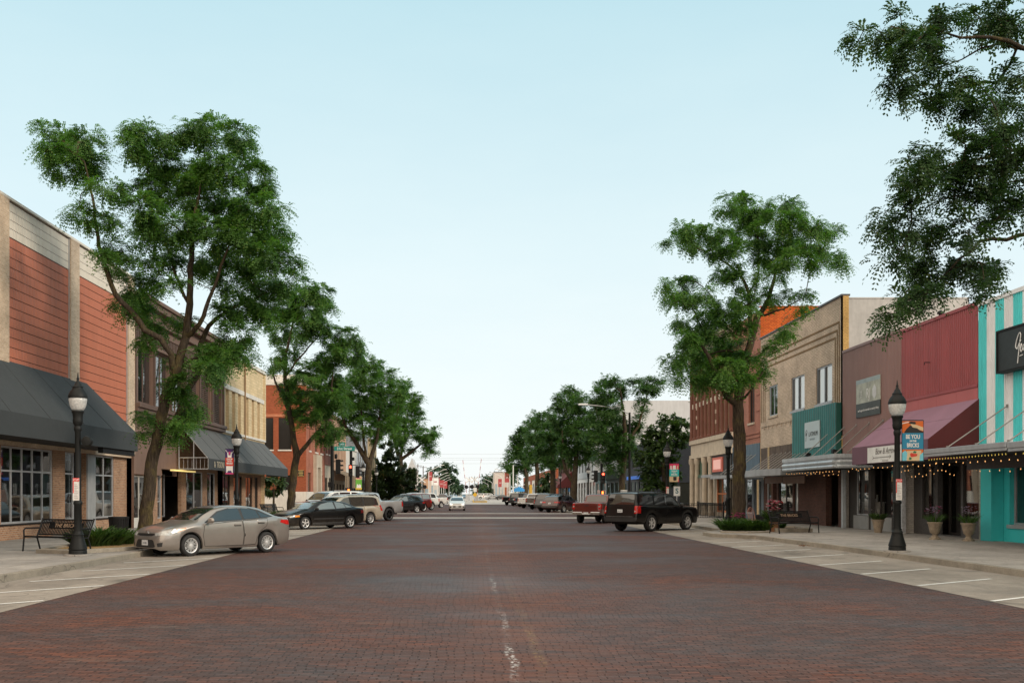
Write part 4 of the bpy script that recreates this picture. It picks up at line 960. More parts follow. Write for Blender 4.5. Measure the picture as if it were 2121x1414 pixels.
def paint(name, c, rough=.28, metal=0.0, flake=.0, coat=1.0):
    if name in MATS: return MATS[name]
    m = bpy.data.materials.new(name); t = NT(m); p = t.pos()
    n = t.noise(p, 1.6, 3)
    cc = t.mix(1.0, c, t.ramp(n, (.3, .90), (.7, 1.06)), 'MULTIPLY')
    # road dust low on the body
    sp = t.n('SeparateXYZ'); t.l(p, sp.inputs[0])
    du = t.math('MULTIPLY', t.ramp(sp.outputs[2], (.2, 1), (.75, 0)), t.ramp(t.noise(p, 6, 3), (.3, .1), (.8, .55)))
    cc = t.mix(t.math('MULTIPLY', du, .5), cc, (.16, .13, .10))
    t.bsdf(cc, rough, metal, None, .5 if coat > .5 else .25, Coat_Weight=coat, Coat_Roughness=.04)
    MATS[name] = m; return m
M_TYRE = mat('tyre_rubber', (.016, .016, .017), .8, 0, .2, 8)
M_RIM = mat('alloy', (.68, .68, .68), .35, .45, .05, 6)
M_RIMD = mat('black_alloy', (.02, .02, .02), .35, .5, .1, 6)
M_UNDER = mat('underbody', (.008, .008, .008), .9)
M_PLAS = mat('black_plastic', (.018, .018, .019), .55, 0, .15, 4)
M_CHROME = mat('chrome', (.62, .63, .64), .12, 1.0, .04, 6)
M_HEADL = mat('headlamp_glass', (.46, .47, .46), .08, .3, .25, 9)
M_TAILL = mat('taillamp_red', (.42, .012, .010), .12, 0, .25, 9)
M_AMBER = mat('amber_lens', (.75, .26, .03), .15, 0, .1, 9)
M_PLATE = mat('licence_plate', (.62, .64, .66), .5, 0, .2, 22)
M_PLTXT = mat('plate_ink', (.06, .07, .12), .6)
G_CAR = glass('car_glass', (.015, .017, .018), .02)
G_TINT = glass('tinted_car_glass', (.006, .006, .007), .03)
G_LIGHTCAR = glass('clear_car_glass', (.16, .18, .18), .02)

TYRES = {}
def tyre_mesh(r, wd):
    k = ('t', r, wd)
    if k not in TYRES:
        mb = MB(); h = wd / 2
        mb.lathe([(r * .66, -h * .75), (r * .70, -h * .96), (r * .80, -h), (r * .94, -h * .92), (r * .985, -h * .7), (r, -h * .4), (r, h * .4), (r * .985, h * .7), (r * .94, h * .92), (r * .80, h), (r * .70, h * .96), (r * .66, h * .75)], (0, 0, 0), 30, 'y', cap=False)
        o = mb.build('wheel', M_TYRE, None, smooth=True); TYRES[k] = o.data; bpy.data.objects.remove(o)
    return TYRES[k]
def rim_mesh(r, wd, style, m):
    """outer face looks to +y"""
    k = ('r', r, wd, style, m.name)
    if k not in TYRES:
        mb = MB(); h = wd / 2; R0 = r * .68
        mb.mi = 1; mb.lathe([(.001, h * .05), (R0 * .97, h * .05)], (0, 0, 0), 28, 'y')      # dark brake space
        mb.mi = 0
        mb.lathe([(R0 * .90, h * .06), (R0 * .90, h * .74), (R0, h * .84), (R0 * 1.02, h * .80), (R0 * 1.02, h * .06)], (0, 0, 0), 30, 'y', cap=False)
        mb.lathe([(.001, h * .80), (r * .10, h * .79), (r * .15, h * .68), (r * .15, h * .1)], (0, 0, 0), 14, 'y')
        n, w0, w1, tw = {'multi': (10, .055, .10, .0), 'five': (5, .15, .17, 0), 'six': (6, .13, .15, 0), 'star': (5, .10, .26, 0), 'nine': (9, .08, .11, 0)}[style]
        for q in range(n):
            a = 2 * math.pi * q / n + .2
            c_, s_ = math.cos(a), math.sin(a)
            def P(rad, off, y): return (rad * c_ - off * s_, y, -(rad * s_ + off * c_))
            for (ra, wa, ya), (rb, wb, yb) in (((r * .10, r * w0, h * .72), (R0 * .93, r * w1, h * .72)),):
                A = [P(ra, -wa * .5, ya), P(ra, wa * .5, ya), P(rb, wb * .5, yb), P(rb, -wb * .5, yb)]
                if style == 'multi':
                    for sgn in (-1, 1):
                        o1 = sgn * r * .03; o2 = sgn * r * .075
                        A = [P(ra, o1 - r * .018, ya), P(ra, o1 + r * .018, ya), P(rb, o2 + r * .022, yb), P(rb, o2 - r * .022, yb)]
                        mb.prism(A, (0, -h * .3, 0))
                else: mb.prism(A, (0, -h * .35, 0))
        o = mb.build('rim', [m, M_UNDER], None); TYRES[k] = o.data; bpy.data.objects.remove(o)
    return TYRES[k]

class Car:
    def __init__(s, name, label, cat, spec, loc, heading, body, group='vehicles parked along the street', detail=2):
        s.sp = spec; s.L = spec['L']; s.hw = spec['W'] / 2; s.paint = body; s.detail = detail
        s.root = thing(name, label, cat, (loc[0], loc[1], 0.0), math.atan2(heading[1], heading[0]), group)
        s.top = smooth_tab(spec['top']); s.belt = smooth_tab(spec['belt']); s.bot = smooth_tab(spec['bot']); s.plan = smooth_tab(spec['plan'])
        s.body()
        s.wheels()
    def X(s, q): return s.L / 2 - q
    def section(s, q):
        sp = s.sp; zb = interp(s.bot, q); zB = interp(s.belt, q); zt = max(interp(s.top, q), zB + .004); w = s.hw * interp(s.plan, q)
        for c in (sp['fo'], sp['fo'] + sp['wb']):
            ra = sp['r'] + sp.get('gap', .055); d = abs(q - c)
            if d < ra: zb = max(zb, min(sp['r'] + math.sqrt(ra * ra - d * d), zB - .08))
        h = zt - zB; t = min(1, max(0, (h - .06) / .22)); t = t * t * (3 - 2 * t); rw = sp['rw']
        d = zB - zb
        lo = [(.91, zb), (.968, zb + d * .10), (.990, zb + d * .32), (1.0, zb + d * .58), (.992, zb + d * .82), (.968, zB - .012), (.945, zB + .006)]
        hood = [(.90, zB + h * .45), (.80, zB + h * .72), (.62, zB + h * .88), (.35, zB + h * .97), (0, zt)]
        ca = [(.93 + (rw - .93) * .45, zB + h * .48), (.93 + (rw - .93) * .86, zB + h * .84), (rw - .035, zB + h * .945), (rw * .62, zB + h * .99), (0, zt)]
        up = [(a[0] * (1 - t) + b[0] * t, a[1] * (1 - t) + b[1] * t) for a, b in zip(hood, ca)]
        return [(f * w, z) for f, z in lo + up]
    def body(s):
        sp = s.sp; L = s.L; qs = set()
        n = int(L / .07)
        for k in range(n + 1): qs.add(round(L * k / n, 4))
        for c in (sp['fo'], sp['fo'] + sp['wb']):
            ra = sp['r'] + sp.get('gap', .055)
            for k in range(25):
                qs.add(round(c - ra * math.cos(math.pi * k / 24), 4))
        for q, _ in sp['top']: qs.add(round(q, 4))
        for e in (.0, .008, .02, .04): qs.add(e); qs.add(round(L - e, 4))
        qs = sorted(qs); qq = [qs[0]]
        for q in qs[1:]:
            if q - qq[-1] > .004: qq.append(q)
        mb = MB(); rows = []
        for q in qq:
            sec = s.section(q); row = []
            for y, z in sec: row.append(len(mb.v)); mb.v.append((s.X(q), y, z))
            for y, z in sec[-2::-1]: row.append(len(mb.v)); mb.v.append((s.X(q), -y, z))
            rows.append(row)
        for a, b in zip(rows, rows[1:]):
            for k in range(len(a) - 1): mb.f.append((a[k], b[k], b[k + 1], a[k + 1])); mb.m.append(0)
        mb.f.append(tuple(rows[0])); mb.m.append(0); mb.f.append(tuple(rows[-1][::-1])); mb.m.append(0)
        s.bvh = BVHTree.FromPolygons([Vector(v) for v in mb.v], mb.f)
        s.bo = mb.build('body', s.paint, s.root, smooth=True, auto=38)
        u = MB(); i = s.hw - .27; zm = min(interp(s.belt, sp['fo']) - .1, sp['r'] * 2 + .08)
        u.box(s.X(.2), s.X(L - .35), -i, i, max(.2, interp(s.bot, L / 2) - .02), zm)
        for c in (sp['fo'], sp['fo'] + sp['wb']): u.box(s.X(c - sp['r'] - .1), s.X(c + sp['r'] + .1), -s.hw * .93, s.hw * .93, sp['r'] * 2 + .045, sp['r'] * 2 + .055)
        u.build('underbody', M_UNDER, s.root)
    def wheels(s):
        sp = s.sp; r = sp['r']; wd = sp.get('tw', .215)
        tm = tyre_mesh(r, wd); rm = rim_mesh(r, wd, sp.get('rim', 'five'), sp.get('rimm', M_RIM))
        for c in (sp['fo'], sp['fo'] + sp['wb']):
            for sg in (1, -1):
                w_ = bpy.data.objects.new('wheel', tm); col.objects.link(w_); w_.parent = s.root
                w_.location = (s.X(c), sg * (s.hw - wd / 2 - .015), r); w_.rotation_euler = (0, (c * 7) % 1.3, 0 if sg > 0 else math.pi)
                k = bpy.data.objects.new('rim', rm); col.objects.link(k); k.parent = w_
    def patch(s, name, poly, m, view='left', off=.004, parent=None, step=.07, mirror=False, flat=None):
        """a panel laid on the body: outline given in side (s,z), front/rear (y,z) or top (s,y) coordinates"""
        bm = bmesh.new(); vs = [bm.verts.new((a, b, 0)) for a, b in poly]; bm.faces.new(vs)
        for ax in (0, 1):
            lo = min(p[ax] for p in poly); hi = max(p[ax] for p in poly); n = int((hi - lo) / step)
            for k in range(1, n + 1):
                co = [0, 0, 0]; co[ax] = lo + (hi - lo) * k / (n + 1); no = [0, 0, 0]; no[ax] = 1
                bmesh.ops.bisect_plane(bm, geom=bm.verts[:] + bm.edges[:] + bm.faces[:], plane_co=co, plane_no=no)
        mb = MB(); ok = 0
        bm.verts.ensure_lookup_table()
        for v in bm.verts:
            a, b = v.co.x, v.co.y
            if view in ('left', 'right'): sg = 1 if view == 'left' else -1; o = Vector((s.X(a), sg * 3, b)); d = Vector((0, -sg, 0))
            elif view == 'front': o = Vector((s.L, a, b)); d = Vector((-1, 0, 0))
            elif view == 'rear': o = Vector((-s.L, a, b)); d = Vector((1, 0, 0))
            else: o = Vector((s.X(a), b, 4)); d = Vector((0, 0, -1))
            h = s.bvh.ray_cast(o, d)
            if h[0] is None: h = s.bvh.find_nearest(Vector((s.X(a) if view in ('left', 'right', 'top') else (s.L / 2 if view == 'front' else -s.L / 2), (s.hw * (1 if view == 'left' else -1)) if view in ('left', 'right') else (b if view == 'top' else a), b if view != 'top' else 1.0)))
            nn = h[1] if h[1].dot(d) < 0 else -h[1]
            mb.v.append(tuple(h[0] + nn * off))
        bm.verts.index_update()
        for f in bm.faces:
            q = [v.index for v in f.verts]
            if len(q) >= 3: mb.f.append(tuple(q)); mb.m.append(0)
        bm.free()
        # make the faces look outwards
        for i, f in enumerate(mb.f):
            a, b, c = (Vector(mb.v[f[k]]) for k in range(3)); n = (b - a).cross(c - a); mid = a
            out = {'left': Vector((0, 1, .2)), 'right': Vector((0, -1, .2)), 'front': Vector((1, 0, .2)), 'rear': Vector((-1, 0, .2)), 'top': Vector((0, 0, 1))}[view]
            if n.dot(out) < 0: mb.f[i] = f[::-1]
        o = mb.build(name, m, parent or s.root, smooth=True)
        return o
    def lr(s, *a, **k): return [s.patch(*a, view='left', **k), s.patch(*a, view='right', **k)]
    def both(s, name, poly, m, view, **k):
        """front or rear piece and its mirror image"""
        return [s.patch(name, poly, m, view, **k), s.patch(name, [(-a, b) for a, b in poly], m, view, **k)]
    def plate(s, view, z, txt=None, w=.30, h=.15, y=0.0):
        d = 1 if view == 'front' else -1
        hit = s.bvh.ray_cast(Vector((d * s.L, y, z)), Vector((-d, 0, 0)))
        x = (hit[0].x if hit[0] else d * s.L / 2) + d * .012
        mb = MB(); mb.box(x, x + d * .012, y - w / 2, y + w / 2, z - h / 2, z + h / 2); p = mb.build('licence_plate', M_PLATE, s.root)
        if txt and s.detail > 1:
            text_mb(txt, .062, (x + d * .0125, y, z - .01), (0, d, 0), (0, 0, 1), depth=.003).build('lettering', M_PLTXT, p)
    def mirror(s, q, z, m, size=1.0):
        for sg in (1, -1):
            h = s.bvh.ray_cast(Vector((s.X(q), sg * 3, z - .05)), Vector((0, -sg, 0))); y = (h[0].y if h[0] else sg * s.hw)
            mb = MB(); c = (s.X(q) + .02, y + sg * .13 * size, z + .04)
            pts = []
            for k in range(9):
                a = math.pi * k / 8; mb_r = max(.002, math.sin(a))
                pts.append(mb_r)
            n = 10; i0 = len(mb.v)
            for k, rr in enumerate(pts):
                yy = c[1] + sg * (-.11 + .22 * k / 8) * size
                for j in range(n):
                    t = 2 * math.pi * j / n; mb.v.append((c[0] + .055 * size * rr ** .6 * math.cos(t) + (.03 if k < 4 else 0), yy, c[2] + .075 * size * rr ** .5 * math.sin(t)))
            for k in range(8):
                for j in range(n): mb.f.append((i0 + k * n + j, i0 + k * n + (j + 1) % n, i0 + (k + 1) * n + (j + 1) % n, i0 + (k + 1) * n + j)); mb.m.append(0)
            mb.tube([(c[0] + .01, y - sg * .03, z - .03), (c[0] + .01, y + sg * .06, z + .01)], .03, 6)
            mb.build('mirror', m, s.root, smooth=True)
    def handle(s, parent, q, z, view, m=None):
        sg = 1 if view == 'left' else -1
        h = s.bvh.ray_cast(Vector((s.X(q), sg * 3, z)), Vector((0, -sg, 0)))
        if h[0] is None: return
        y = h[0].y; mb = MB(); x = s.X(q); mb.box(x - .12, x + .12, y + sg * .004, y + sg * .038, z - .006, z + .026); mb.mi = 1; mb.box(x - .12, x + .12, y + sg * .003, y + sg * .010, z - .032, z - .007)  # second box: dark strip put in as the shadow under the grip
        mb.build('handle', [m or s.paint, M_PLAS], parent)
    def doors(s, polys, handles=(), m=None, views=('left', 'right')):
        seam = mat('door_gap', (.012, .011, .010), .9)
        for v in views:
            for k, p in enumerate(polys):
                g = s.patch('door', p, m or s.paint, v, off=.004, step=.09)
                mb = MB()
                for a, b in zip(p, p[1:] + p[:1]):
                    d = Vector((b[0] - a[0], b[1] - a[1])); n = max(1, int(d.length / .07)); t = d.normalized(); w = Vector((-t.y, t.x)) * .0055
                    for q in range(n):
                        c0 = Vector(a) + d * q / n; c1 = Vector(a) + d * (q + 1) / n; quad = []
                        for e in (c0 + w, c0 - w, c1 - w, c1 + w):
                            sg = 1 if v == 'left' else -1
                            h = s.bvh.ray_cast(Vector((s.X(e.x), sg * 3, e.y)), Vector((0, -sg, 0)))
                            if h[0] is None or h[0].y * sg < .3: break
                            quad.append(tuple(h[0] + (h[1] if h[1].y * sg > 0 else -h[1]) * .0075))
                        if len(quad) == 4: mb.quad(*quad)
                mb.build('door_gap', seam, g)
                if k < len(handles): s.handle(g, handles[k][0], handles[k][1], v)
    def roofline(s, *a): pass

# ---------- shapes
SEDAN = dict(L=4.64, W=1.776, wb=2.70, fo=.95, r=.318, rw=.735, rim='multi', tw=.205,
    top=[(0, .54), (.03, .66), (.10, .75), (.3, .835), (.65, .92), (.95, .985), (1.12, 1.025), (1.5, 1.215), (1.9, 1.375), (2.2, 1.435), (2.6, 1.455), (3.0, 1.44), (3.4, 1.385), (3.8, 1.255), (4.12, 1.13), (4.3, 1.095), (4.52, 1.08), (4.6, 1.03), (4.64, .92)],
    belt=[(0, .52), (.06, .64), (.3, .76), (.8, .865), (1.15, .93), (2.2, .975), (3.2, 1.02), (4.1, 1.05), (4.5, 1.02), (4.64, .87)],
    bot=[(0, .25), (.06, .20), (.5, .19), (1.3, .195), (3.2, .195), (4.2, .24), (4.55, .29), (4.64, .36)],
    plan=[(0, .60), (.025, .72), (.08, .82), (.2, .90), (.45, .955), (.9, .99), (1.4, 1), (3.5, 1), (3.95, .985), (4.3, .945), (4.5, .895), (4.6, .82), (4.64, .72)])
def poly_ss(c, z, *p): return p

def sedan(name, label, loc, heading, pm, spec=None, glassm=None, style='a', detail=2, plate='N 77 K', front=True, group='cars parked at the left kerb'):
    sp = dict(SEDAN); sp.update(spec or {})
    c = Car(name, label, 'car', sp, loc, heading, pm, group, detail); G = glassm or G_CAR; L = sp['L']; k = L / 4.64
    def S(pts): return [(a * k, b) for a, b in pts]
    zo = sp.get('zo', 0)
    def Z(pts): return [(a * k, b + zo) for a, b in pts]
    # side glass with black surround
    if detail > 1: c.lr('window_trim', Z([(1.40, .955), (1.92, 1.285), (2.4, 1.392), (3.0, 1.385), (3.42, 1.30), (3.90, 1.10), (3.6, 1.065), (2.6, 1.005)]), M_PLAS, off=.003)
    c.lr('window', Z([(1.52, .985), (1.95, 1.262), (2.38, 1.36), (2.66, 1.372), (2.72, 1.03), (2.2, 1.01)]), G, off=.006)
    c.lr('window', Z([(2.80, 1.035), (2.76, 1.37), (3.0, 1.355), (3.30, 1.29), (3.38, 1.07)]), G, off=.006)
    c.lr('window', Z([(3.42, 1.075), (3.35, 1.27), (3.52, 1.21), (3.82, 1.10)]), G, off=.006)
    c.patch('windscreen', [(1.22 * k, -.68), (1.16 * k, -.35), (1.14 * k, 0), (1.16 * k, .35), (1.22 * k, .68), (1.55 * k, .635), (1.93 * k, .565), (1.95 * k, 0), (1.93 * k, -.565), (1.55 * k, -.635)], G, 'top', off=.005)
    c.patch('rear_window', [(3.44 * k, -.53), (3.44 * k, .53), (3.75 * k, .57), (4.05 * k, .57), (4.08 * k, 0), (4.05 * k, -.57), (3.75 * k, -.57)], G, 'top', off=.005)
    if detail > 1:
        c.doors([S([(1.40, .28), (1.33, .60), (1.40, .90), (2.2, .965), (2.71, .99), (2.76, .6), (2.74, .27)]), S([(2.765, .27), (2.785, .6), (2.735, .992), (3.3, 1.03), (3.66, 1.045), (3.60, .82), (3.40, .69), (3.25, .50), (3.20, .28)])], ((2.54 * k, .87), (3.40 * k, .925)))
        c.patch('fuel_door', S([(3.88, .83), (3.88, .97), (4.07, .98), (4.07, .84)]), pm, 'left', off=.006)
    c.mirror(1.55 * k, .985 + zo, pm if style != 'b' else M_PLAS, 1.15)
    # lamps
    if style == 'a':
        for v, in (('left',), ('right',)):
            h = c.patch('headlight', S([(.08, .63), (.12, .72), (.45, .79), (.80, .85), (.74, .76), (.5, .68), (.25, .62)]), M_HEADL, v, off=.006)
            c.patch('indicator', S([(.52, .70), (.48, .79), (.80, .845), (.74, .765)]), mat('pale_amber', (.5, .30, .2), .2), v, off=.009, parent=h)
            c.patch('taillight', S([(4.14, .92), (4.2, 1.0), (4.5, .985), (4.61, .95), (4.61, .83), (4.4, .85)]), M_TAILL, v, off=.006)
        c.both('headlight', [(.46, .60), (.44, .69), (.74, .75), (.78, .64)], M_HEADL, 'front', off=.006)
        c.patch('grille', [(-.50, .30), (-.42, .46), (-.36, .50), (.36, .50), (.42, .46), (.50, .30), (.4, .27), (-.4, .27)], M_PLAS, 'front', off=.006)
        c.patch('upper_grille', [(-.45, .635), (-.3, .60), (.3, .60), (.45, .635), (.43, .67), (-.43, .67)], M_PLAS, 'front', off=.006)
        c.both('fog_lamp', [(.60, .30), (.58, .40), (.74, .43), (.72, .31)], M_PLAS, 'front', off=.006)
        mb = MB(); x = L / 2 + .012
        mb.tube([(x - .06 + .012 * math.cos(t * .52), .085 * math.cos(t * .5236), 0.69 + .05 * math.sin(t * .5236)) for t in range(13)], .010, 5)
        mb.build('badge', M_CHROME, c.root)
    elif style == 'b':
        for v in ('left', 'right'):
            c.patch('headlight', S([(.06, .60), (.06, .70), (.36, .715), (.36, .62)]), M_HEADL, v, off=.006); c.patch('indicator', S([(.365, .62), (.365, .715), (.60, .725), (.62, .64)]), M_AMBER, v, off=.006)
            c.patch('taillight', S([(4.32, .78), (4.32, .94), (4.6, .93), (4.6, .79)]), mat('dim_taillamp', (.13, .012, .012), .15), v, off=.006)
            c.patch('side_moulding', S([(1.42, .50), (1.42, .56), (3.2, .57), (3.2, .51)]), M_PLAS, v, off=.012)
            c.patch('lower_trim', S([(1.36, .215), (1.36, .34), (3.2, .35), (3.2, .215)]), mat('grey_cladding', (.05, .05, .05), .5), v, off=.008)
        c.both('headlight', [(.30, .57), (.30, .66), (.74, .69), (.74, .60)], M_HEADL, 'front', off=.006)
        c.patch('grille', [(-.26, .56), (-.26, .66), (.26, .66), (.26, .56)], M_PLAS, 'front', off=.006)
    elif style == 'c':
        c.both('headlight', [(.48, .56), (.50, .70), (.72, .78), (.80, .72), (.76, .58)], mat('lit_headlamp', (.8, .82, .82), .1, Emission_Color=(1, .95, .85), Emission_Strength=.6), 'front', off=.008)
        c.patch('grille', [(-.40, .70), (-.42, .74), (.42, .74), (.40, .70)], M_PLAS, 'front', off=.006); c.patch('lower_grille', [(-.46, .36), (-.46, .50), (.46, .50), (.46, .36)], M_PLAS, 'front', off=.006)
        c.both('fog_lamp', [(.58, .33), (.58, .43), (.76, .44), (.76, .35)], M_PLAS, 'front', off=.006)
    if plate and front: c.plate('front', .41 if style == 'a' else .42, plate, y=.0)
    return c

BOX = dict(L=5.18, W=2.045, wb=2.95, fo=1.0, r=.40, rw=.82, rim='six', tw=.27, gap=.06,
    top=[(0, .84), (.03, 1.05), (.10, 1.14), (.35, 1.19), (.8, 1.225), (1.3, 1.26), (1.45, 1.30), (1.8, 1.56), (2.1, 1.765), (2.3, 1.825), (2.6, 1.86), (3.2, 1.88), (4.4, 1.875), (4.88, 1.845), (4.96, 1.82), (5.02, 1.62), (5.09, 1.36), (5.12, 1.20), (5.14, 1.02), (5.18, .74)],
    belt=[(0, .82), (.04, .98), (.2, 1.08), (1.3, 1.17), (2.5, 1.20), (4.6, 1.23), (5.05, 1.20), (5.12, 1.02), (5.18, .72)],
    bot=[(0, .40), (.1, .34), (1.5, .36), (3.4, .36), (4.6, .40), (5.1, .42), (5.18, .46)],
    plan=[(0, .78), (.03, .87), (.08, .93), (.2, .97), (.5, .99), (1.0, 1), (4.3, 1), (4.85, .99), (5.08, .975), (5.14, .95), (5.18, .89)])

def suv(name, label, loc, heading, pm, spec=None, glassm=None, cat='suv', detail=2, plate='AB 2', tint=None, lampm=None, group=None, rear_style='tall', chrome=False, cladding=False, zb=0):
    sp = dict(BOX); sp.update(spec or {}); c = Car(name, label, cat, sp, loc, heading, pm, group or 'vehicles parked at the right kerb', detail)
    G = glassm or G_CAR; T = tint or G_TINT; L = sp['L']; k = L / 5.18; H = max(z for _, z in sp['top']); kz = H / 1.875
    def S(pts): return [(a * k, b * kz) for a, b in pts]
    c.lr('window', S([(1.72, 1.25), (2.10, 1.58), (2.34, 1.72), (2.70, 1.755), (2.74, 1.26)]), G, off=.006)
    c.lr('window', S([(2.82, 1.26), (2.79, 1.765), (3.66, 1.775), (3.70, 1.27)]), T, off=.006)
    c.lr('window', S([(3.80, 1.275), (3.78, 1.775), (4.78, 1.745), (4.88, 1.30)]), T, off=.006)
    c.patch('windscreen', [(1.52 * k, -.80), (1.47 * k, 0), (1.52 * k, .80), (1.8 * k, .76), (2.1 * k, .71), (2.12 * k, 0), (2.1 * k, -.71), (1.8 * k, -.76)], G, 'top', off=.005)
    hw = sp['W'] / 2
    c.patch('rear_window', [(-hw * .78, 1.29 * kz), (hw * .78, 1.29 * kz), (hw * .75, 1.62 * kz), (hw * .70, 1.77 * kz), (-hw * .70, 1.77 * kz), (-hw * .75, 1.62 * kz)], T, 'rear', off=.006)
    if detail > 1:
        c.doors([S([(1.60, .48), (1.58, .85), (1.68, 1.19), (2.74, 1.215), (2.79, .8), (2.77, .47)]), S([(2.80, .47), (2.82, .8), (2.77, 1.22), (3.76, 1.24), (3.80, 1.0), (3.62, .78), (3.46, .50)])], ((2.58 * k, .98 * kz), (3.62 * k, 1.0 * kz)))
        for v in ('left', 'right'): c.patch('pillar_trim', S([(2.745, 1.255), (2.715, 1.765), (2.775, 1.77), (2.815, 1.26)]), M_CHROME if chrome else M_PLAS, v, off=.007)
        mb = MB()
        for sg in (1, -1): mb.tube([(c.X(2.5 * k), sg * hw * .66, 1.84 * kz), (c.X(2.6 * k), sg * hw * .66, 1.905 * kz), (c.X(4.5 * k), sg * hw * .66, 1.905 * kz), (c.X(4.65 * k), sg * hw * .66, 1.85 * kz)], .022, 6)
        for q in (3.0, 4.1): mb.tube([(c.X(q * k), -hw * .66, 1.905 * kz), (c.X(q * k), hw * .66, 1.905 * kz)], .018, 6)
        mb.build('roof_rack', M_PLAS, c.root)
    TL = lampm or M_TAILL
    if rear_style == 'tall':
        for sg in (1, -1):
            t = c.patch('taillight', [(sg * hw * .82, .86 * kz), (sg * hw * .82, 1.22 * kz), (sg * hw * .955, 1.22 * kz), (sg * hw * .965, .86 * kz)], TL, 'rear', off=.008)
            c.patch('reversing_lamp', [(sg * hw * .83, .93 * kz), (sg * hw * .83, 1.0 * kz), (sg * hw * .89, 1.0 * kz), (sg * hw * .89, .93 * kz)], M_HEADL, 'rear', off=.011, parent=t)
        for v in ('left', 'right'): c.patch('taillight', S([(4.86, .88), (4.85, 1.21), (5.06, 1.20), (5.09, .88)]), TL, v, off=.007)
    elif rear_style == 'wide':
        for sg in (1, -1): c.patch('taillight', [(sg * hw * .50, 1.02 * kz), (sg * hw * .50, 1.12 * kz), (sg * hw * .95, 1.16 * kz), (sg * hw * .96, 1.03 * kz)], TL, 'rear', off=.008)
        for v in ('left', 'right'): c.patch('taillight', S([(4.70, 1.03), (4.74, 1.14), (5.05, 1.12), (5.08, 1.0)]), TL, v, off=.007)
    c.patch('bumper', [(-hw * .93, .47 * kz), (-hw * .95, .68 * kz), (hw * .95, .68 * kz), (hw * .93, .47 * kz)], mat('charcoal_bumper', (.022, .022, .023), .5), 'rear', off=.014)
    if chrome: c.patch('bumper_strip', [(-hw * .8, .70 * kz), (-hw * .8, .735 * kz), (hw * .8, .735 * kz), (hw * .8, .70 * kz)], mat('dull_chrome', (.16, .16, .165), .3, .7), 'rear', off=.016)
    if cladding:
        for v in ('left', 'right'): c.patch('sill_cladding', S([(1.5, .365), (1.5, .50), (3.4, .50), (3.4, .365)]), M_PLAS, v, off=.01)
    c.plate('rear', .98 * kz, plate if detail > 1 else None)
    c.mirror(1.80 * k, 1.22 * kz, M_PLAS, 1.35)
    if rear_style:
        c.both('headlight', [(.56 * hw, .84 * kz), (.56 * hw, .98 * kz), (.9 * hw, .98 * kz), (.9 * hw, .86 * kz)], M_HEADL, 'front', off=.008)
        c.patch('grille', [(-.5 * hw, .66 * kz), (-.5 * hw, .95 * kz), (.5 * hw, .95 * kz), (.5 * hw, .66 * kz)], M_PLAS, 'front', off=.008)
    return c

TRUCK = dict(L=5.70, W=1.93, wb=3.55, fo=.95, r=.39, rw=.76, rim='six', tw=.26, gap=.075,
    top=[(0, .82), (.04, 1.0), (.15, 1.08), (.8, 1.13), (1.35, 1.17), (1.5, 1.22), (1.85, 1.46), (2.2, 1.71), (2.5, 1.775), (3.0, 1.79), (3.55, 1.76), (3.66, 1.72), (3.76, 1.45), (3.82, 1.28), (3.86, 1.255), (5.60, 1.265), (5.66, 1.25), (5.70, 1.2)],
    belt=[(0, .80), (.05, .92), (.3, 1.0), (1.3, 1.10), (3.5, 1.15), (3.86, 1.235), (5.60, 1.245), (5.66, 1.23), (5.70, 1.18)],
    bot=[(0, .42), (.1, .38), (1.5, .42), (3.6, .42), (4.6, .46), (5.6, .55), (5.70, .60)],
    plan=[(0, .72), (.04, .82), (.12, .90), (.3, .96), (.6, .99), (1.0, 1), (5.3, 1), (5.6, .99), (5.70, .965)])
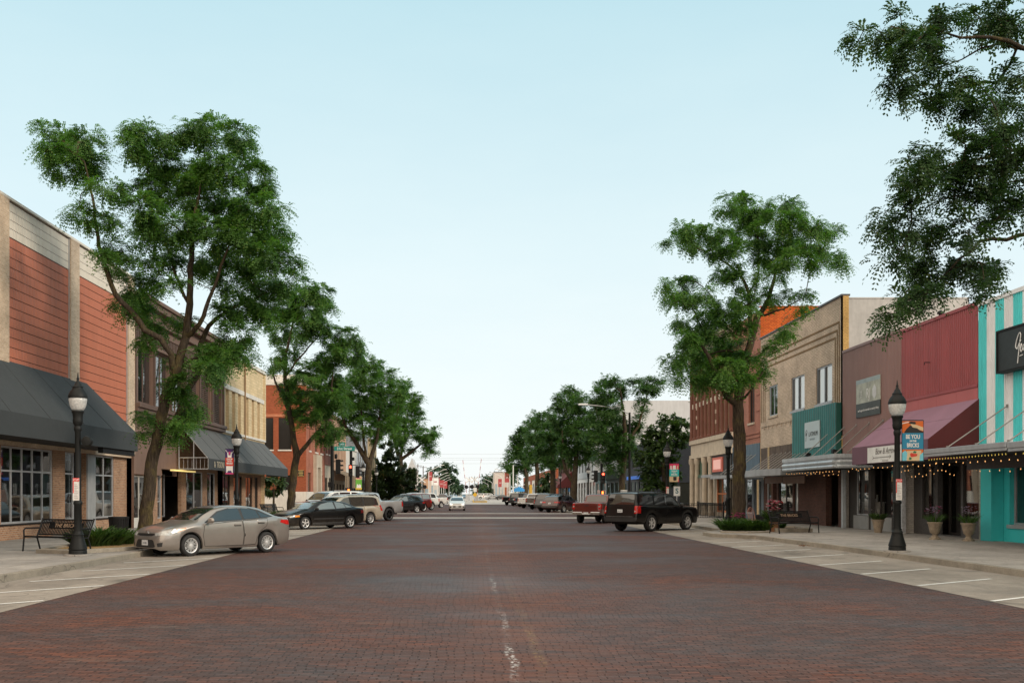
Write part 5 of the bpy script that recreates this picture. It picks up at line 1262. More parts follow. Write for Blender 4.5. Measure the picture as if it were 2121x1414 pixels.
def pickup(name, label, loc, heading, pm, spec=None, detail=2, group=None, plate='T 4', chrome=True, lampm=None, glassm=None):
    sp = dict(TRUCK); sp.update(spec or {}); c = Car(name, label, 'pickup truck', sp, loc, heading, pm, group or 'vehicles parked at the right kerb', detail)
    L = sp['L']; k = L / 5.7; H = max(z for _, z in sp['top']); kz = H / 1.79; hw = sp['W'] / 2; G = glassm or G_CAR
    def S(pts): return [(a * k, b * kz) for a, b in pts]
    c.lr('window', S([(1.80, 1.17), (2.22, 1.54), (2.44, 1.66), (2.64, 1.685), (2.68, 1.19)]), G, off=.006)
    c.lr('window', S([(2.76, 1.19), (2.72, 1.69), (3.35, 1.67), (3.55, 1.55), (3.60, 1.20)]), G_TINT, off=.006)
    c.patch('windscreen', [(1.56 * k, -.74 * hw), (1.50 * k, 0), (1.56 * k, .74 * hw), (2.2 * k, .66 * hw), (2.22 * k, 0), (2.2 * k, -.66 * hw)], G, 'top', off=.005)
    c.patch('rear_window', [(-hw * .70, 1.30 * kz), (hw * .70, 1.30 * kz), (hw * .64, 1.66 * kz), (-hw * .64, 1.66 * kz)], G_TINT, 'rear', off=.006)
    c.patch('bed', [(3.95 * k, -hw * .84), (3.95 * k, hw * .84), (5.52 * k, hw * .84), (5.52 * k, -hw * .84)], M_PLAS, 'top', off=.004)
    tg = c.patch('tailgate', [(-hw * .76, .78 * kz), (-hw * .76, 1.215 * kz), (hw * .76, 1.215 * kz), (hw * .76, .78 * kz)], pm, 'rear', off=.014)
    mb = MB(); hit = c.bvh.ray_cast(Vector((-L, 0, 1.1 * kz)), Vector((1, 0, 0))); x = (hit[0].x if hit[0] else -L / 2) - .018
    mb.box(x - .006, x, -.12, .12, 1.06 * kz, 1.11 * kz); mb.build('handle', M_PLAS, tg)
    for sg in (1, -1):
        t = c.patch('taillight', [(sg * hw * .80, .86 * kz), (sg * hw * .80, 1.20 * kz), (sg * hw * .96, 1.20 * kz), (sg * hw * .97, .86 * kz)], lampm or M_TAILL, 'rear', off=.012)
        c.patch('reversing_lamp', [(sg * hw * .82, .99 * kz), (sg * hw * .82, 1.07 * kz), (sg * hw * .92, 1.07 * kz), (sg * hw * .92, .99 * kz)], M_HEADL, 'rear', off=.015, parent=t)
    for v in ('left', 'right'): c.patch('taillight', S([(5.54, .88), (5.54, 1.19), (5.68, 1.18), (5.69, .88)]), lampm or M_TAILL, v, off=.007)
    mb = MB(); xb = -L / 2
    mb.prism([(xb - .12, -hw * .93, .52 * kz), (xb - .12, hw * .93, .52 * kz), (xb - .12, hw * .93, .70 * kz), (xb - .12, hw * .3, .70 * kz), (xb - .12, hw * .24, .60 * kz), (xb - .12, -hw * .24, .60 * kz), (xb - .12, -hw * .3, .70 * kz), (xb - .12, -hw * .93, .70 * kz)], (.16, 0, 0))
    mb.build('bumper', M_CHROME if chrome else M_PLAS, c.root, bevel=.02)
    mb = MB(); mb.box(xb - .135, xb - .121, -.15, .15, .56 * kz, .69 * kz); mb.build('licence_plate', M_PLATE, c.root)
    if detail > 1:
        c.doors([S([(1.60, .48), (1.58, .85), (1.70, 1.13), (2.66, 1.16), (2.72, .8), (2.70, .47)]), S([(2.74, .47), (2.76, .8), (2.72, 1.16), (3.60, 1.18), (3.62, .8), (3.52, .47)])], ((2.52 * k, 1.0 * kz), (3.44 * k, 1.02 * kz)))
    c.mirror(1.84 * k, 1.17 * kz, M_PLAS, 1.4)
    c.both('headlight', [(.56 * hw, .86 * kz), (.56 * hw, 1.0 * kz), (.9 * hw, 1.0 * kz), (.9 * hw, .88 * kz)], M_HEADL, 'front', off=.008)
    c.patch('grille', [(-.5 * hw, .66 * kz), (-.5 * hw, .98 * kz), (.5 * hw, .98 * kz), (.5 * hw, .66 * kz)], M_PLAS, 'front', off=.008)
    return c

VAN = dict(L=5.15, W=2.0, wb=3.08, fo=.98, r=.345, rw=.80, rim='nine', tw=.225,
    top=[(0, .55), (.03, .70), (.12, .80), (.4, .90), (.85, 1.0), (1.05, 1.06), (1.4, 1.28), (1.85, 1.56), (2.1, 1.665), (2.6, 1.73), (3.6, 1.745), (4.5, 1.71), (4.82, 1.66), (4.92, 1.50), (5.02, 1.2), (5.08, 1.0), (5.12, .8), (5.15, .6)],
    belt=[(0, .53), (.05, .65), (.3, .78), (1.0, .93), (2.2, .99), (4.5, 1.03), (4.95, 1.0), (5.08, .85), (5.15, .58)],
    bot=[(0, .28), (.08, .22), (1.4, .22), (3.5, .22), (4.7, .27), (5.1, .30), (5.15, .36)],
    plan=[(0, .62), (.03, .74), (.1, .83), (.25, .91), (.5, .96), (.9, .99), (1.4, 1), (4.2, 1), (4.7, .985), (5.0, .95), (5.1, .91), (5.15, .84)])
def van(name, label, loc, heading, pm, spec=None, detail=2, group='cars parked at the left kerb'):
    sp = dict(VAN); sp.update(spec or {}); c = Car(name, label, 'minivan', sp, loc, heading, pm, group, detail); L = sp['L']; k = L / 5.15
    H = max(z for _, z in sp['top']); kz = H / 1.745
    def S(pts): return [(a * k, b * kz) for a, b in pts]
    c.lr('window', S([(1.42, 1.05), (1.85, 1.40), (2.1, 1.55), (2.42, 1.60), (2.48, 1.06)]), G_LIGHTCAR, off=.006)
    c.lr('window', S([(2.58, 1.065), (2.54, 1.61), (3.46, 1.625), (3.50, 1.075)]), G_CAR, off=.006)
    c.lr('window', S([(3.60, 1.08), (3.57, 1.62), (4.36, 1.60), (4.62, 1.52), (4.74, 1.12)]), G_CAR, off=.006)
    c.patch('windscreen', [(1.14 * k, -.76), (1.06 * k, 0), (1.14 * k, .76), (1.85 * k, .68), (1.88 * k, 0), (1.85 * k, -.68)], G_CAR, 'top', off=.005)
    c.patch('rear_window', [(-.72, 1.10), (.72, 1.10), (.66, 1.58), (-.66, 1.58)], G_TINT, 'rear', off=.006)
    for v in ('left', 'right'):
        c.patch('taillight', S([(4.86, .80), (4.80, 1.12), (4.92, 1.14), (5.04, .98), (5.07, .80)]), M_TAILL, v, off=.008)
        c.patch('pillar_trim', S([(2.485, 1.06), (2.43, 1.605), (2.535, 1.61), (2.575, 1.065)]), M_PLAS, v, off=.0055)
        c.patch('pillar_trim', S([(3.505, 1.075), (3.465, 1.625), (3.565, 1.625), (3.595, 1.08)]), M_PLAS, v, off=.0055)
        c.patch('side_moulding', S([(1.35, .50), (1.35, .545), (3.5, .555), (3.5, .51)]), pm, v, off=.018)
        c.patch('headlight', S([(.10, .66), (.12, .78), (.6, .86), (.5, .72)]), M_HEADL, v, off=.006)
    c.both('taillight', [(.78, .8), (.78, 1.1), (.93, 1.1), (.95, .8)], M_TAILL, 'rear', off=.008)
    if detail > 1: c.doors([S([(1.40, .32), (1.34, .7), (1.46, 1.0), (2.46, 1.035), (2.50, .7), (2.48, .32)]), S([(2.52, .32), (2.54, .7), (2.50, 1.035), (3.54, 1.055), (3.55, .7), (3.46, .33)])], ((2.30 * k, .88), (2.72 * k, .90)))
    mb = MB()
    for sg in (1, -1): mb.tube([(c.X(2.2), sg * .70, 1.67 * kz), (c.X(2.35), sg * .70, 1.745 * kz), (c.X(4.5), sg * .70, 1.765 * kz), (c.X(4.7), sg * .68, 1.68 * kz)], .022, 6)
    mb.build('roof_rack', M_ALU, c.root); c.mirror(1.46 * k, 1.05, pm, 1.2); c.plate('rear', .95)
    return c

P_TAUPE = paint('taupe_metallic', (.315, .285, .262), .30, .55)
P_BLACK = paint('black_paint', (.0045, .0045, .005), .3, 0, 0, .30)
P_CHAMP = paint('champagne_metallic', (.50, .44, .35), .35, .25)
P_SILVER = paint('silver_metallic', (.40, .41, .42), .34, .4)
P_WHITE = paint('white_paint', (.72, .72, .70), .3)
P_RED = paint('deep_red_paint', (.11, .011, .006), .30, .1)
P_BURG = paint('burgundy_paint', (.045, .012, .012), .25, .2)
P_GREY = paint('dark_grey_paint', (.05, .053, .057), .28, .3)
P_TAN = paint('bronze_grey_paint', (.15, .125, .105), .34, .35)
P_CHAR = paint('charcoal_paint', (.025, .027, .03), .25, .2)
def at_wheels(front, rear, sp, side):
    """place a car from the ground points of its two visible wheels (outer face) -> centre, heading"""
    f = Vector(front); r = Vector(rear); h = (f - r).normalized(); n = Vector((-h.y, h.x)) * side    # side +1: left wheels seen
    off = sp['W'] / 2 - .02; mid = (f + r) / 2 - n * off
    return mid + h * (sp['fo'] + sp['wb'] / 2 - sp['L'] / 2), h
def ang(deg): return (math.sin(R(deg)), math.cos(R(deg)))
def place(front_or_rear, which, h, sp, side):
    """centre from one visible wheel's ground point"""
    h = Vector(h).normalized(); n = Vector((-h.y, h.x)) * side; p = Vector(front_or_rear) - n * (sp['W'] / 2 - .02)
    s_ = sp['fo'] + (0 if which == 'front' else sp['wb']); return p - h * (sp['L'] / 2 - s_)
LH = (-.66, -.75)      # nose of the cars at the left kerb
RH = (.72, .69)
def scaled(base, L, W, H, **kw):
    b = dict(base); kx = L / base['L']; kz = H / max(z for _, z in base['top'])
    for t in ('top', 'belt', 'bot'): b[t] = [(a * kx, z * kz) for a, z in base[t]]
    b['plan'] = [(a * kx, z) for a, z in base['plan']]; b.update(L=L, W=W, wb=base['wb'] * kx, fo=base['fo'] * kx); b.update(kw); return b
# left row
spb = scaled(SEDAN, 5.0, 1.85, 1.44, r=.325, rim='star'); q = spb
sp = SEDAN; c_, h_ = at_wheels((-8.08, 29.35), (-6.25, 31.45), sp, 1)
sedan('taupe_sedan', 'taupe metallic sedan parked nose to the left kerb, nearest of all cars', c_, h_, P_TAUPE, plate='7-K1809')

c_ = place((-6.36, 53.6), 'rear', (-.69, -.72), q, 1)
sedan('black_sedan', 'older black sedan with amber lamps parked behind the taupe sedan', c_, (-.69, -.72), P_BLACK, spb, G_LIGHTCAR, 'b', plate=None)
c_ = place((-5.95, 60.2), 'rear', (-.66, -.75), VAN, 1)
van('champagne_minivan', 'champagne minivan with roof rails parked between black sedan and silver pickup', c_, (-.66, -.75), P_CHAMP)
spt = dict(L=5.95, W=2.03, wb=3.70, r=.42, rimm=M_RIMD, tw=.29, gap=.10); q = dict(TRUCK); q.update(spt)
q['top'] = [(a * 5.95 / 5.7, z * 1.07) for a, z in TRUCK['top']]; q['belt'] = [(a * 5.95 / 5.7, z * 1.07) for a, z in TRUCK['belt']]; q['bot'] = [(a * 5.95 / 5.7, z * 1.05) for a, z in TRUCK['bot']]; q['plan'] = [(a * 5.95 / 5.7, z) for a, z in TRUCK['plan']]
c_ = place((-5.5, 68.3), 'rear', (-.64, -.77), q, 1)
pickup('silver_pickup', 'silver pickup truck with black wheels parked beside the champagne minivan', c_, (-.64, -.77), P_SILVER, q, group='cars parked at the left kerb', chrome=False)
CROSS = scaled(BOX, 4.65, 1.84, 1.66, r=.355, tw=.225, rim='star', rw=.74)
CROSS['top'] = [(0, .62), (.04, .78), (.15, .86), (.6, .97), (1.15, 1.05), (1.3, 1.10), (1.65, 1.33), (2.05, 1.56), (2.4, 1.64), (2.9, 1.66), (3.6, 1.63), (4.1, 1.55), (4.3, 1.47), (4.42, 1.28), (4.52, 1.06), (4.58, .95), (4.65, .65)]
CROSS['belt'] = [(0, .60), (.05, .72), (.3, .82), (1.2, .97), (2.5, 1.02), (4.0, 1.10), (4.4, 1.08), (4.56, .92), (4.65, .62)]
CROSS['bot'] = [(0, .30), (.1, .25), (1.4, .26), (3.2, .26), (4.2, .32), (4.6, .36), (4.65, .42)]
suv('white_van', 'white high roofed van mostly hidden behind the champagne minivan', (-9.3, 66.3), (-.66, -.75), P_WHITE, scaled(BOX, 5.3, 2.0, 2.0), cat='van', group='cars parked at the left kerb', detail=1)
c_ = place((-5.2, 96.8), 'rear', (-.70, -.71), CROSS, 1)
suv('black_crossover', 'black crossover with a sloping rear parked just past the far crosswalk at left', c_, (-.70, -.71), P_BLACK, CROSS, glassm=G_LIGHTCAR, group='cars parked at the left kerb', rear_style='wide', cladding=True, tint=G_CAR)
sp_ = scaled(BOX, 5.0, 1.95, 1.85); c_ = place((-4.9, 104.5), 'rear', (-.68, -.73), sp_, 1)
suv('red_wagon', 'deep red suv with pale roof parked beyond the black crossover', c_, (-.68, -.73), P_RED, sp_, group='cars parked at the left kerb', detail=1, glassm=G_LIGHTCAR, tint=G_LIGHTCAR)
sp_ = scaled(TRUCK, 5.9, 2.0, 1.93, r=.43, gap=.10, tw=.28); c_ = place((-4.45, 113.0), 'rear', (-.66, -.75), sp_, 1)
pickup('white_pickup', 'white pickup truck with dark wheels parked beyond the red suv at left', c_, (-.66, -.75), P_WHITE, sp_, 1, 'cars parked at the left kerb', chrome=False)
sp_ = scaled(TRUCK, 5.9, 2.0, 1.9); c_ = place((-3.95, 131.0), 'rear', (-.66, -.75), sp_, 1)
pickup('white_pickup', 'farther white pickup truck, tail just showing past the nearer white pickup', c_, (-.66, -.75), P_WHITE, sp_, 1, 'cars parked at the left kerb', chrome=False)
# moving car
sp_ = scaled(SEDAN, 4.87, 1.785, 1.45)
sedan('white_sedan', 'white sedan driving toward the camera in the left lane', ((945.5 - CX) * 108 / FPX, 108.8 + 2.4), (0.02, -1), P_WHITE, sp_, G_CAR, 'c', 1, plate='B 1', group='cars on the road')
# right row
c_ = place((8.62, 49.0), 'rear', RH, BOX, -1)
suv('black_suv', 'large black suv with roof rack parked nose to the right kerb, nearest on that side', c_, RH, P_BLACK, dict(rim='six'), plate='AN 3517', chrome=True)
sp_ = scaled(TRUCK, 5.40, 1.885, 1.79, r=.385); c_ = place((8.25, 62.6), 'rear', (.44, .90), sp_, -1)
pickup('red_pickup', 'dark red pickup truck with chrome bumper parked beyond the large black suv', c_, (.44, .90), P_RED, sp_, plate='XY')
sp_ = scaled(CROSS, 4.78, 1.93, 1.70); c_ = place((8.8, 98.0), 'rear', (.62, .78), sp_, -1)
suv('burgundy_crossover', 'dark burgundy crossover parked past the far crosswalk at right', c_, (.62, .78), P_BURG, sp_, rear_style='wide')
def rear_row(x_c, D, h, sp): return Vector((px(x_c, D), D)) + Vector(h).normalized() * sp['L'] / 2
sp_ = scaled(BOX, 5.0, 2.0, 1.82); suv('charcoal_suv', 'charcoal suv with chrome tailgate strip parked beside the burgundy crossover', rear_row(1121, 103.5, (.62, .78), sp_), (.62, .78), P_CHAR, sp_, chrome=True, detail=1)
sp_ = scaled(TRUCK, 5.8, 2.0, 1.9); pickup('bronze_pickup', 'bronze grey pickup truck, tailgate facing the road, parked past the charcoal suv', rear_row(1103, 117, (.6, .8), sp_), (.6, .8), P_TAN, sp_, 1)
sp_ = scaled(TRUCK, 5.6, 1.95, 1.86); pickup('white_service_pickup', 'white pickup truck with dark tailgate parked past the bronze grey one', rear_row(1085, 126, (.6, .8), sp_), (.6, .8), P_WHITE, sp_, 1)
sp_ = scaled(TRUCK, 5.6, 1.95, 1.8); pickup('blue_pickup', 'dark blue pickup parked between the white pickup and the boxy off roader', rear_row(1077, 140, (.6, .8), sp_), (.6, .8), paint('dark_blue_paint', (.03, .05, .075), .28, .3), sp_, 1)
sp_ = scaled(BOX, 4.3, 1.87, 1.87); c = suv('boxy_offroader', 'dark boxy off roader with white hard top near the far end of the row', rear_row(1064, 150, (.58, .81), sp_), (.58, .81), P_CHAR, sp_, detail=1)
mb = MB(); mb.box(-1.9, .3, -.72, .72, 1.86, 1.93); mb.build('hard_top', P_WHITE, c.root, bevel=.03)
sp_ = scaled(TRUCK, 5.7, 2.0, 1.85); pickup('black_pickup', 'black pickup truck, last in the right row before the tracks', rear_row(1051, 158, (.56, .83), sp_), (.56, .83), P_BLACK, sp_, 1, chrome=False)
# ================================================================== trees
import numpy as np
def leaf_mat(name, dark, light, warm, tr=.35):
    m = bpy.data.materials.new(name); t = NT(m)
    g = t.n('NewGeometry'); r = g.outputs['Random Per Island']
    c1 = t.ramp(r, (.0, dark), (.55, light), (.93, light), (1.0, warm))
    n = t.noise(g.outputs['Position'], .9, 3)
    c = t.mix(1.0, c1, t.ramp(n, (.3, (.62, .66, .7)), (.7, (1.42, 1.32, 1.05))), 'MULTIPLY')
    d = t.n('BsdfPrincipled'); t.l(c, d.inputs['Base Color']); d.inputs['Roughness'].default_value = .5; d.inputs['Specular IOR Level'].default_value = .35
    tl = t.n('BsdfTranslucent'); t.l(t.mix(1.0, c, (1.25, 1.5, .55), 'MULTIPLY'), tl.inputs['Color'])
    mx = t.n('MixShader'); mx.inputs[0].default_value = tr; t.l(d.outputs[0], mx.inputs[1]); t.l(tl.outputs[0], mx.inputs[2])
    o = t.n('OutputMaterial'); t.l(mx.outputs[0], o.inputs[0]); return m
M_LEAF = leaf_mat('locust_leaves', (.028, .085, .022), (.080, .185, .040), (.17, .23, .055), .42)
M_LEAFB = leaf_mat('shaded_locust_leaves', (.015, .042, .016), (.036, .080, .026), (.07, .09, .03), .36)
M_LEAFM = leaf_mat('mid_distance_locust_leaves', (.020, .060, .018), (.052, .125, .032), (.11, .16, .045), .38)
M_LEAF2 = leaf_mat('maple_leaves', (.022, .05, .018), (.045, .085, .026), (.07, .1, .03), .3)
M_CONI = leaf_mat('conifer_needles', (.010, .024, .010), (.022, .042, .015), (.08, .06, .02), .1)
M_FARLEAF = leaf_mat('far_leaves', (.026, .060, .040), (.050, .095, .058), (.07, .11, .06), .25)
M_HERB = leaf_mat('daylily_leaves', (.025, .06, .015), (.055, .115, .03), (.09, .13, .04), .3)
def bark_mat():
    m = bpy.data.materials.new('bark'); t = NT(m); p = t.pos()
    mp = t.n('Mapping'); mp.inputs['Scale'].default_value = (7, 7, 1.1); t.l(p, mp.inputs[0])
    n = t.noise(mp.outputs[0], 3.0, 5, .65, .5); k = t.noise(p, 2.2, 3)
    c = t.ramp(n, (.3, (.018, .014, .011)), (.55, (.058, .044, .031)), (.75, (.105, .082, .060)))
    moss = t.math('MULTIPLY', t.ramp(k, (.48, 0), (.62, 1)), t.ramp(n, (.4, .2), (.7, .8)))
    c = t.mix(t.math('MULTIPLY', moss, .7), c, (.13, .105, .028))
    t.bsdf(c, .95, 0, n, .2, bstr=.9, bdist=.05); return m
M_BARK = bark_mat()
def np_mesh(name, V, F, m, parent, smooth=False):
    """V (n,3), F (k,4) quads"""
    me = bpy.data.meshes.new(name); me.vertices.add(len(V)); me.vertices.foreach_set('co', V.astype(np.float32).ravel())
    me.loops.add(F.size); me.loops.foreach_set('vertex_index', F.astype(np.int32).ravel())
    me.polygons.add(len(F)); me.polygons.foreach_set('loop_start', np.arange(0, F.size, 4, dtype=np.int32)); me.polygons.foreach_set('loop_total', np.full(len(F), 4, dtype=np.int32))
    if smooth: me.polygons.foreach_set('use_smooth', np.ones(len(F), dtype=bool))
    me.update(calc_edges=True); me.validate(); me.materials.append(m)
    o = bpy.data.objects.new(name, me); col.objects.link(o); o.parent = parent; return o
def unit(a): return a / np.maximum(np.linalg.norm(a, axis=-1, keepdims=True), 1e-9)
def fronds(P, Dr, ln, wd, rng, seg=3, droop=.5, leaflets=0):
    """feathered leaves: start points P, directions Dr -> vertices, quads"""
    n = len(P); up = np.array([0, 0, 1.0])
    side = unit(np.cross(Dr, up) + rng.normal(0, .25, (n, 3))); side = unit(side - Dr * np.sum(side * Dr, 1, keepdims=True))
    nor = unit(np.cross(side, Dr)); L = ln[:, None]; W = wd[:, None]
    def at(t): return P + Dr * L * t + np.array([0, 0, -1.0]) * (L * droop * t * t)
    if leaflets == 0:
        ts = np.linspace(0, 1, seg + 1); prof = np.interp(ts, [0, .2, .55, 1], [.25, .9, 1.0, .15]); rows = []
        for t, w in zip(ts, prof):
            c = at(t); rows.append(c - side * W * w * .5 - nor * W * w * .12); rows.append(c + side * W * w * .5 - nor * W * w * .12)
        V = np.stack(rows, 1).reshape(-1, 3); k = 2 * (seg + 1); b = np.arange(n)[:, None] * k; F = []
        for i in range(seg): F.append(np.stack([b[:, 0] + 2 * i, b[:, 0] + 2 * i + 1, b[:, 0] + 2 * i + 3, b[:, 0] + 2 * i + 2], 1))
        return V, np.concatenate(F)
    V = []; F = []; base = 0
    for i in range(leaflets):
        t = (i + .6) / leaflets; c = at(t); w = np.interp(t, [0, .3, .7, 1], [.7, 1, .95, .55])
        fw = unit(Dr + np.array([0, 0, -1.0]) * droop * 2 * t)
        for sg in (-1, 1):
            out = unit(side * sg + fw * .45 + nor * rng.normal(-.15, .25, (n, 1))); hw = L / leaflets * .46
            a = c + out * .004; e = a + out * W * w * .5; mid = a + out * W * w * .25
            q = np.stack([a, mid - fw * hw, e, mid + fw * hw], 1).reshape(-1, 3); V.append(q); bb = base + np.arange(n)[:, None] * 4
            F.append(bb + np.array([[0, 1, 2, 3]])); base += 4 * n
    return np.concatenate(V), np.concatenate(F)
def grow(limbs, blobs, seed, tips_per_m2=14.0, step=.28, jitter=.10):
    """limbs: list of [(xyz, radius)...]; blobs: (centre xyz, radius) -> nodes, parents, radii, tips"""
    rng = np.random.default_rng(seed); pos = []; par = []; rad = []
    for lb in limbs:
        prev = -1
        if pos:
            d = np.linalg.norm(np.array(pos) - np.array(lb[0][0]), axis=1); prev = int(np.argmin(d))
        for k in range(len(lb) - 1):
            a, ra = np.array(lb[k][0]), lb[k][1]; b, rb = np.array(lb[k + 1][0]), lb[k + 1][1]
            n = max(1, int(np.linalg.norm(b - a) / step))
            for i in range(n):
                t = i / n
                if k == 0 and i == 0 and prev >= 0: continue
                pos.append(a + (b - a) * t + (rng.normal(0, .02, 3) if pos else 0)); par.append(prev if not (k == 0 and i == 0) else prev); rad.append(ra + (rb - ra) * t); prev = len(pos) - 1
        pos.append(np.array(lb[-1][0])); par.append(prev); rad.append(lb[-1][1])
    nman = len(pos); A = []; own = []
    for bi, (c, r) in enumerate(blobs):
        n = max(3, int(tips_per_m2 * r * r + rng.random())); v = unit(rng.normal(0, 1, (n, 3))); rr = r * (rng.random(n) ** .45)[:, None]
        A.append(np.array(c) + v * rr * np.array([1.0, 1.0, .85])); own += [bi] * n
    A = np.concatenate(A); own = np.array(own); P = np.array(pos)
    d0 = np.array([np.min(np.linalg.norm(P - a, axis=1)) for a in A]); order = np.argsort(d0)
    cap = len(P) + 12 * len(A); buf = np.zeros((cap, 3)); buf[:len(P)] = P; n = len(P); par = list(par); tips = []
    for ai in order:
        a = A[ai]; d = np.linalg.norm(buf[:n] - a, axis=1)
        # twigs leave from below and inside: being above the start costs less than being under it
        d = d + np.maximum(0, buf[:n, 2] - a[2]) * .6
        j = int(np.argmin(d)); s = buf[j]; L = np.linalg.norm(a - s); k = max(1, min(9, int(L / step))); prev = j
        sag = rng.normal(0, jitter, 3) * min(1.0, L)
        for i in range(1, k + 1):
            t = i / k; q = s + (a - s) * t + sag * math.sin(math.pi * t) + np.array([0, 0, .12 * L * math.sin(math.pi * t)])
            if n >= cap: break
            buf[n] = q; par.append(prev); prev = n; n += 1
        tips.append((prev, own[ai]))
    pos = buf[:n]; cnt = np.zeros(n); 
    for tpi, _ in tips: cnt[tpi] += 1
    for i in range(n - 1, nman - 1, -1):
        if par[i] >= 0: cnt[par[i]] += cnt[i]
    R_ = np.zeros(n); R_[:nman] = rad; R_[nman:] = .0058 * np.maximum(cnt[nman:], 1) ** .45
    return pos, par, R_, tips, nman, rng
def branch_mesh(pos, par, rad, nman, root, minr=.0):
    n = len(pos); ch = [[] for _ in range(n)]
    for i, p in enumerate(par):
        if p >= 0: ch[p].append(i)
    mb = MB(); off = np.array(root.location); stack = [i for i in range(n) if par[i] < 0]; seen = set()
    work = [(i, None) for i in stack]
    while work:
        i, frm = work.pop(); chain = [frm] if frm is not None else []; c = i
        while True:
            chain.append(c)
            if not ch[c]: break
            nx = max(ch[c], key=lambda k: rad[k])
            for k in ch[c]:
                if k != nx: work.append((k, c))
            c = nx
        if len(chain) < 2: continue
        r = [float(rad[k]) for k in chain]
        if frm is not None: r[0] = min(r[0], r[1] * 1.25)
        if max(r) < minr: continue
        mx = max(r); mb.tube([tuple(pos[k] - off) for k in chain], r, 10 if mx > .1 else (6 if mx > .03 else 3), cap=False)
    return mb
def tree(name, label, D, base, limbs_px, blobs_px, seed, leaf=None, per_tip=15, ln=.26, wd=.075, tips=14.0, spread=2.0, droop=.62, leaflets=0, seg=3, group='street trees', cat='tree', clump=.26, minr=0.0, step=.28, flat=.55, swell=1.10):
    rng = np.random.default_rng(seed + 99); tips *= DENS[0]; per_tip = int(per_tip * DENS[1]); wd *= DENS[2]; ln *= DENS[3]
    root = thing(name, label, cat, base, 0, group)
    def W(x, y, dd=0.0): return (px(x, D + dd), D + dd, pz(y, D + dd))
    limbs = [[(W(q[0], q[1], q[3] if len(q) > 3 else 0), q[2]) for q in lb] for lb in limbs_px]
    blobs = []
    bx = np.array([b[0] for b in blobs_px]); 
    for b in blobs_px:
        dd = b[3] if len(b) > 3 else rng.uniform(-1, 1) * spread
        k = (D + dd) / D; x, y = b[0], b[1]
        blobs.append((W(x, y, dd), b[2] * D / FPX * swell))
    pos, par, rad, tp, nman, rg = grow(limbs, blobs, seed, tips, step)
    branch_mesh(pos, par, rad, nman, root, minr).build('trunk', M_BARK, root, smooth=True)
    # leaves sit along the last stretch of every twig
    P = []; C = []
    for i, bi in tp:
        j = i; st = []
        for _ in range(3):
            st.append(pos[j])
            if par[j] < nman: break
            j = par[j]
        st = np.array(st); k = per_tip
        w = rg.random(k) ** 1.5 * (len(st) - 1); a = np.floor(w).astype(int); b = np.minimum(a + 1, len(st) - 1); f = (w - a)[:, None]
        P.append(st[a] * (1 - f) + st[b] * f + rg.normal(0, clump * .40, (k, 3)) * np.array([1, 1, .5])); C += [blobs[bi][0]] * k
    P = np.concatenate(P); C = np.array(C); out = unit(P - C); n = len(P)
    Dr = rg.normal(0, 1, (n, 3)); Dr[:, 2] *= flat; Dr = unit(Dr * .62 + out * 1.15 + np.array([0, 0, .18]))
    ll = ln * rg.uniform(.7, 1.25, n); ww = wd * rg.uniform(.75, 1.2, n)
    V, F = fronds(P - np.array(root.location), Dr, ll, ww, rg, seg, droop, leaflets)
    np_mesh('crown', V, F, leaf or M_LEAF, root)
    return root
DENS = (3.4, 1.55, 1.0, 1.08)
def Bc(ox, oy, sc, pts): return [(ox + p[0] / sc, oy + p[1] / sc, p[2] / sc) for p in pts]

# --- T1, the big two plumed locust at the left
b1 = Bc(60, 220, 2.618, [(200,200,110),(300,170,90),(330,310,105),(160,330,85),(110,220,60),(80,120,45),(430,440,70),(480,480,45),(290,580,60),(240,580,40),(440,640,60),(460,760,60),(390,810,45),(440,880,45),
  (600,120,70),(720,150,70),(540,200,75),(880,120,80),(1000,130,100),(1130,150,80),(1170,240,55),(700,300,110),(560,90,40),(880,330,120),(1050,330,110),(1200,370,100),(1270,450,75),(700,450,110),(900,500,130),(1100,500,120),(1250,560,105),(1350,560,50),
  (620,560,95),(640,690,105),(800,640,110),(1000,680,120),(1200,700,120),(1340,680,85),(1390,700,45),(600,820,70),(760,820,70),(950,820,100),(1150,830,110),(1320,820,95),(1420,840,55),(640,950,85),(560,1000,65),(760,980,60),(1080,960,80),(1250,960,110),(1380,940,75),
  (1180,1080,105),(1050,1130,70),(1300,1100,85),(600,1080,75),(690,1180,65),(800,1150,50),(1120,1230,85),(1000,1330,70),(900,1350,60),(1150,1330,75),(650,1270,45),(520,1060,50),(500,1130,35)])
b1 += [(300, 862, 22), (285, 890, 14), (375, 800, 30), (398, 838, 28), (385, 872, 22), (440, 760, 30), (480, 738, 26), (352, 760, 22), (362, 905, 16)]
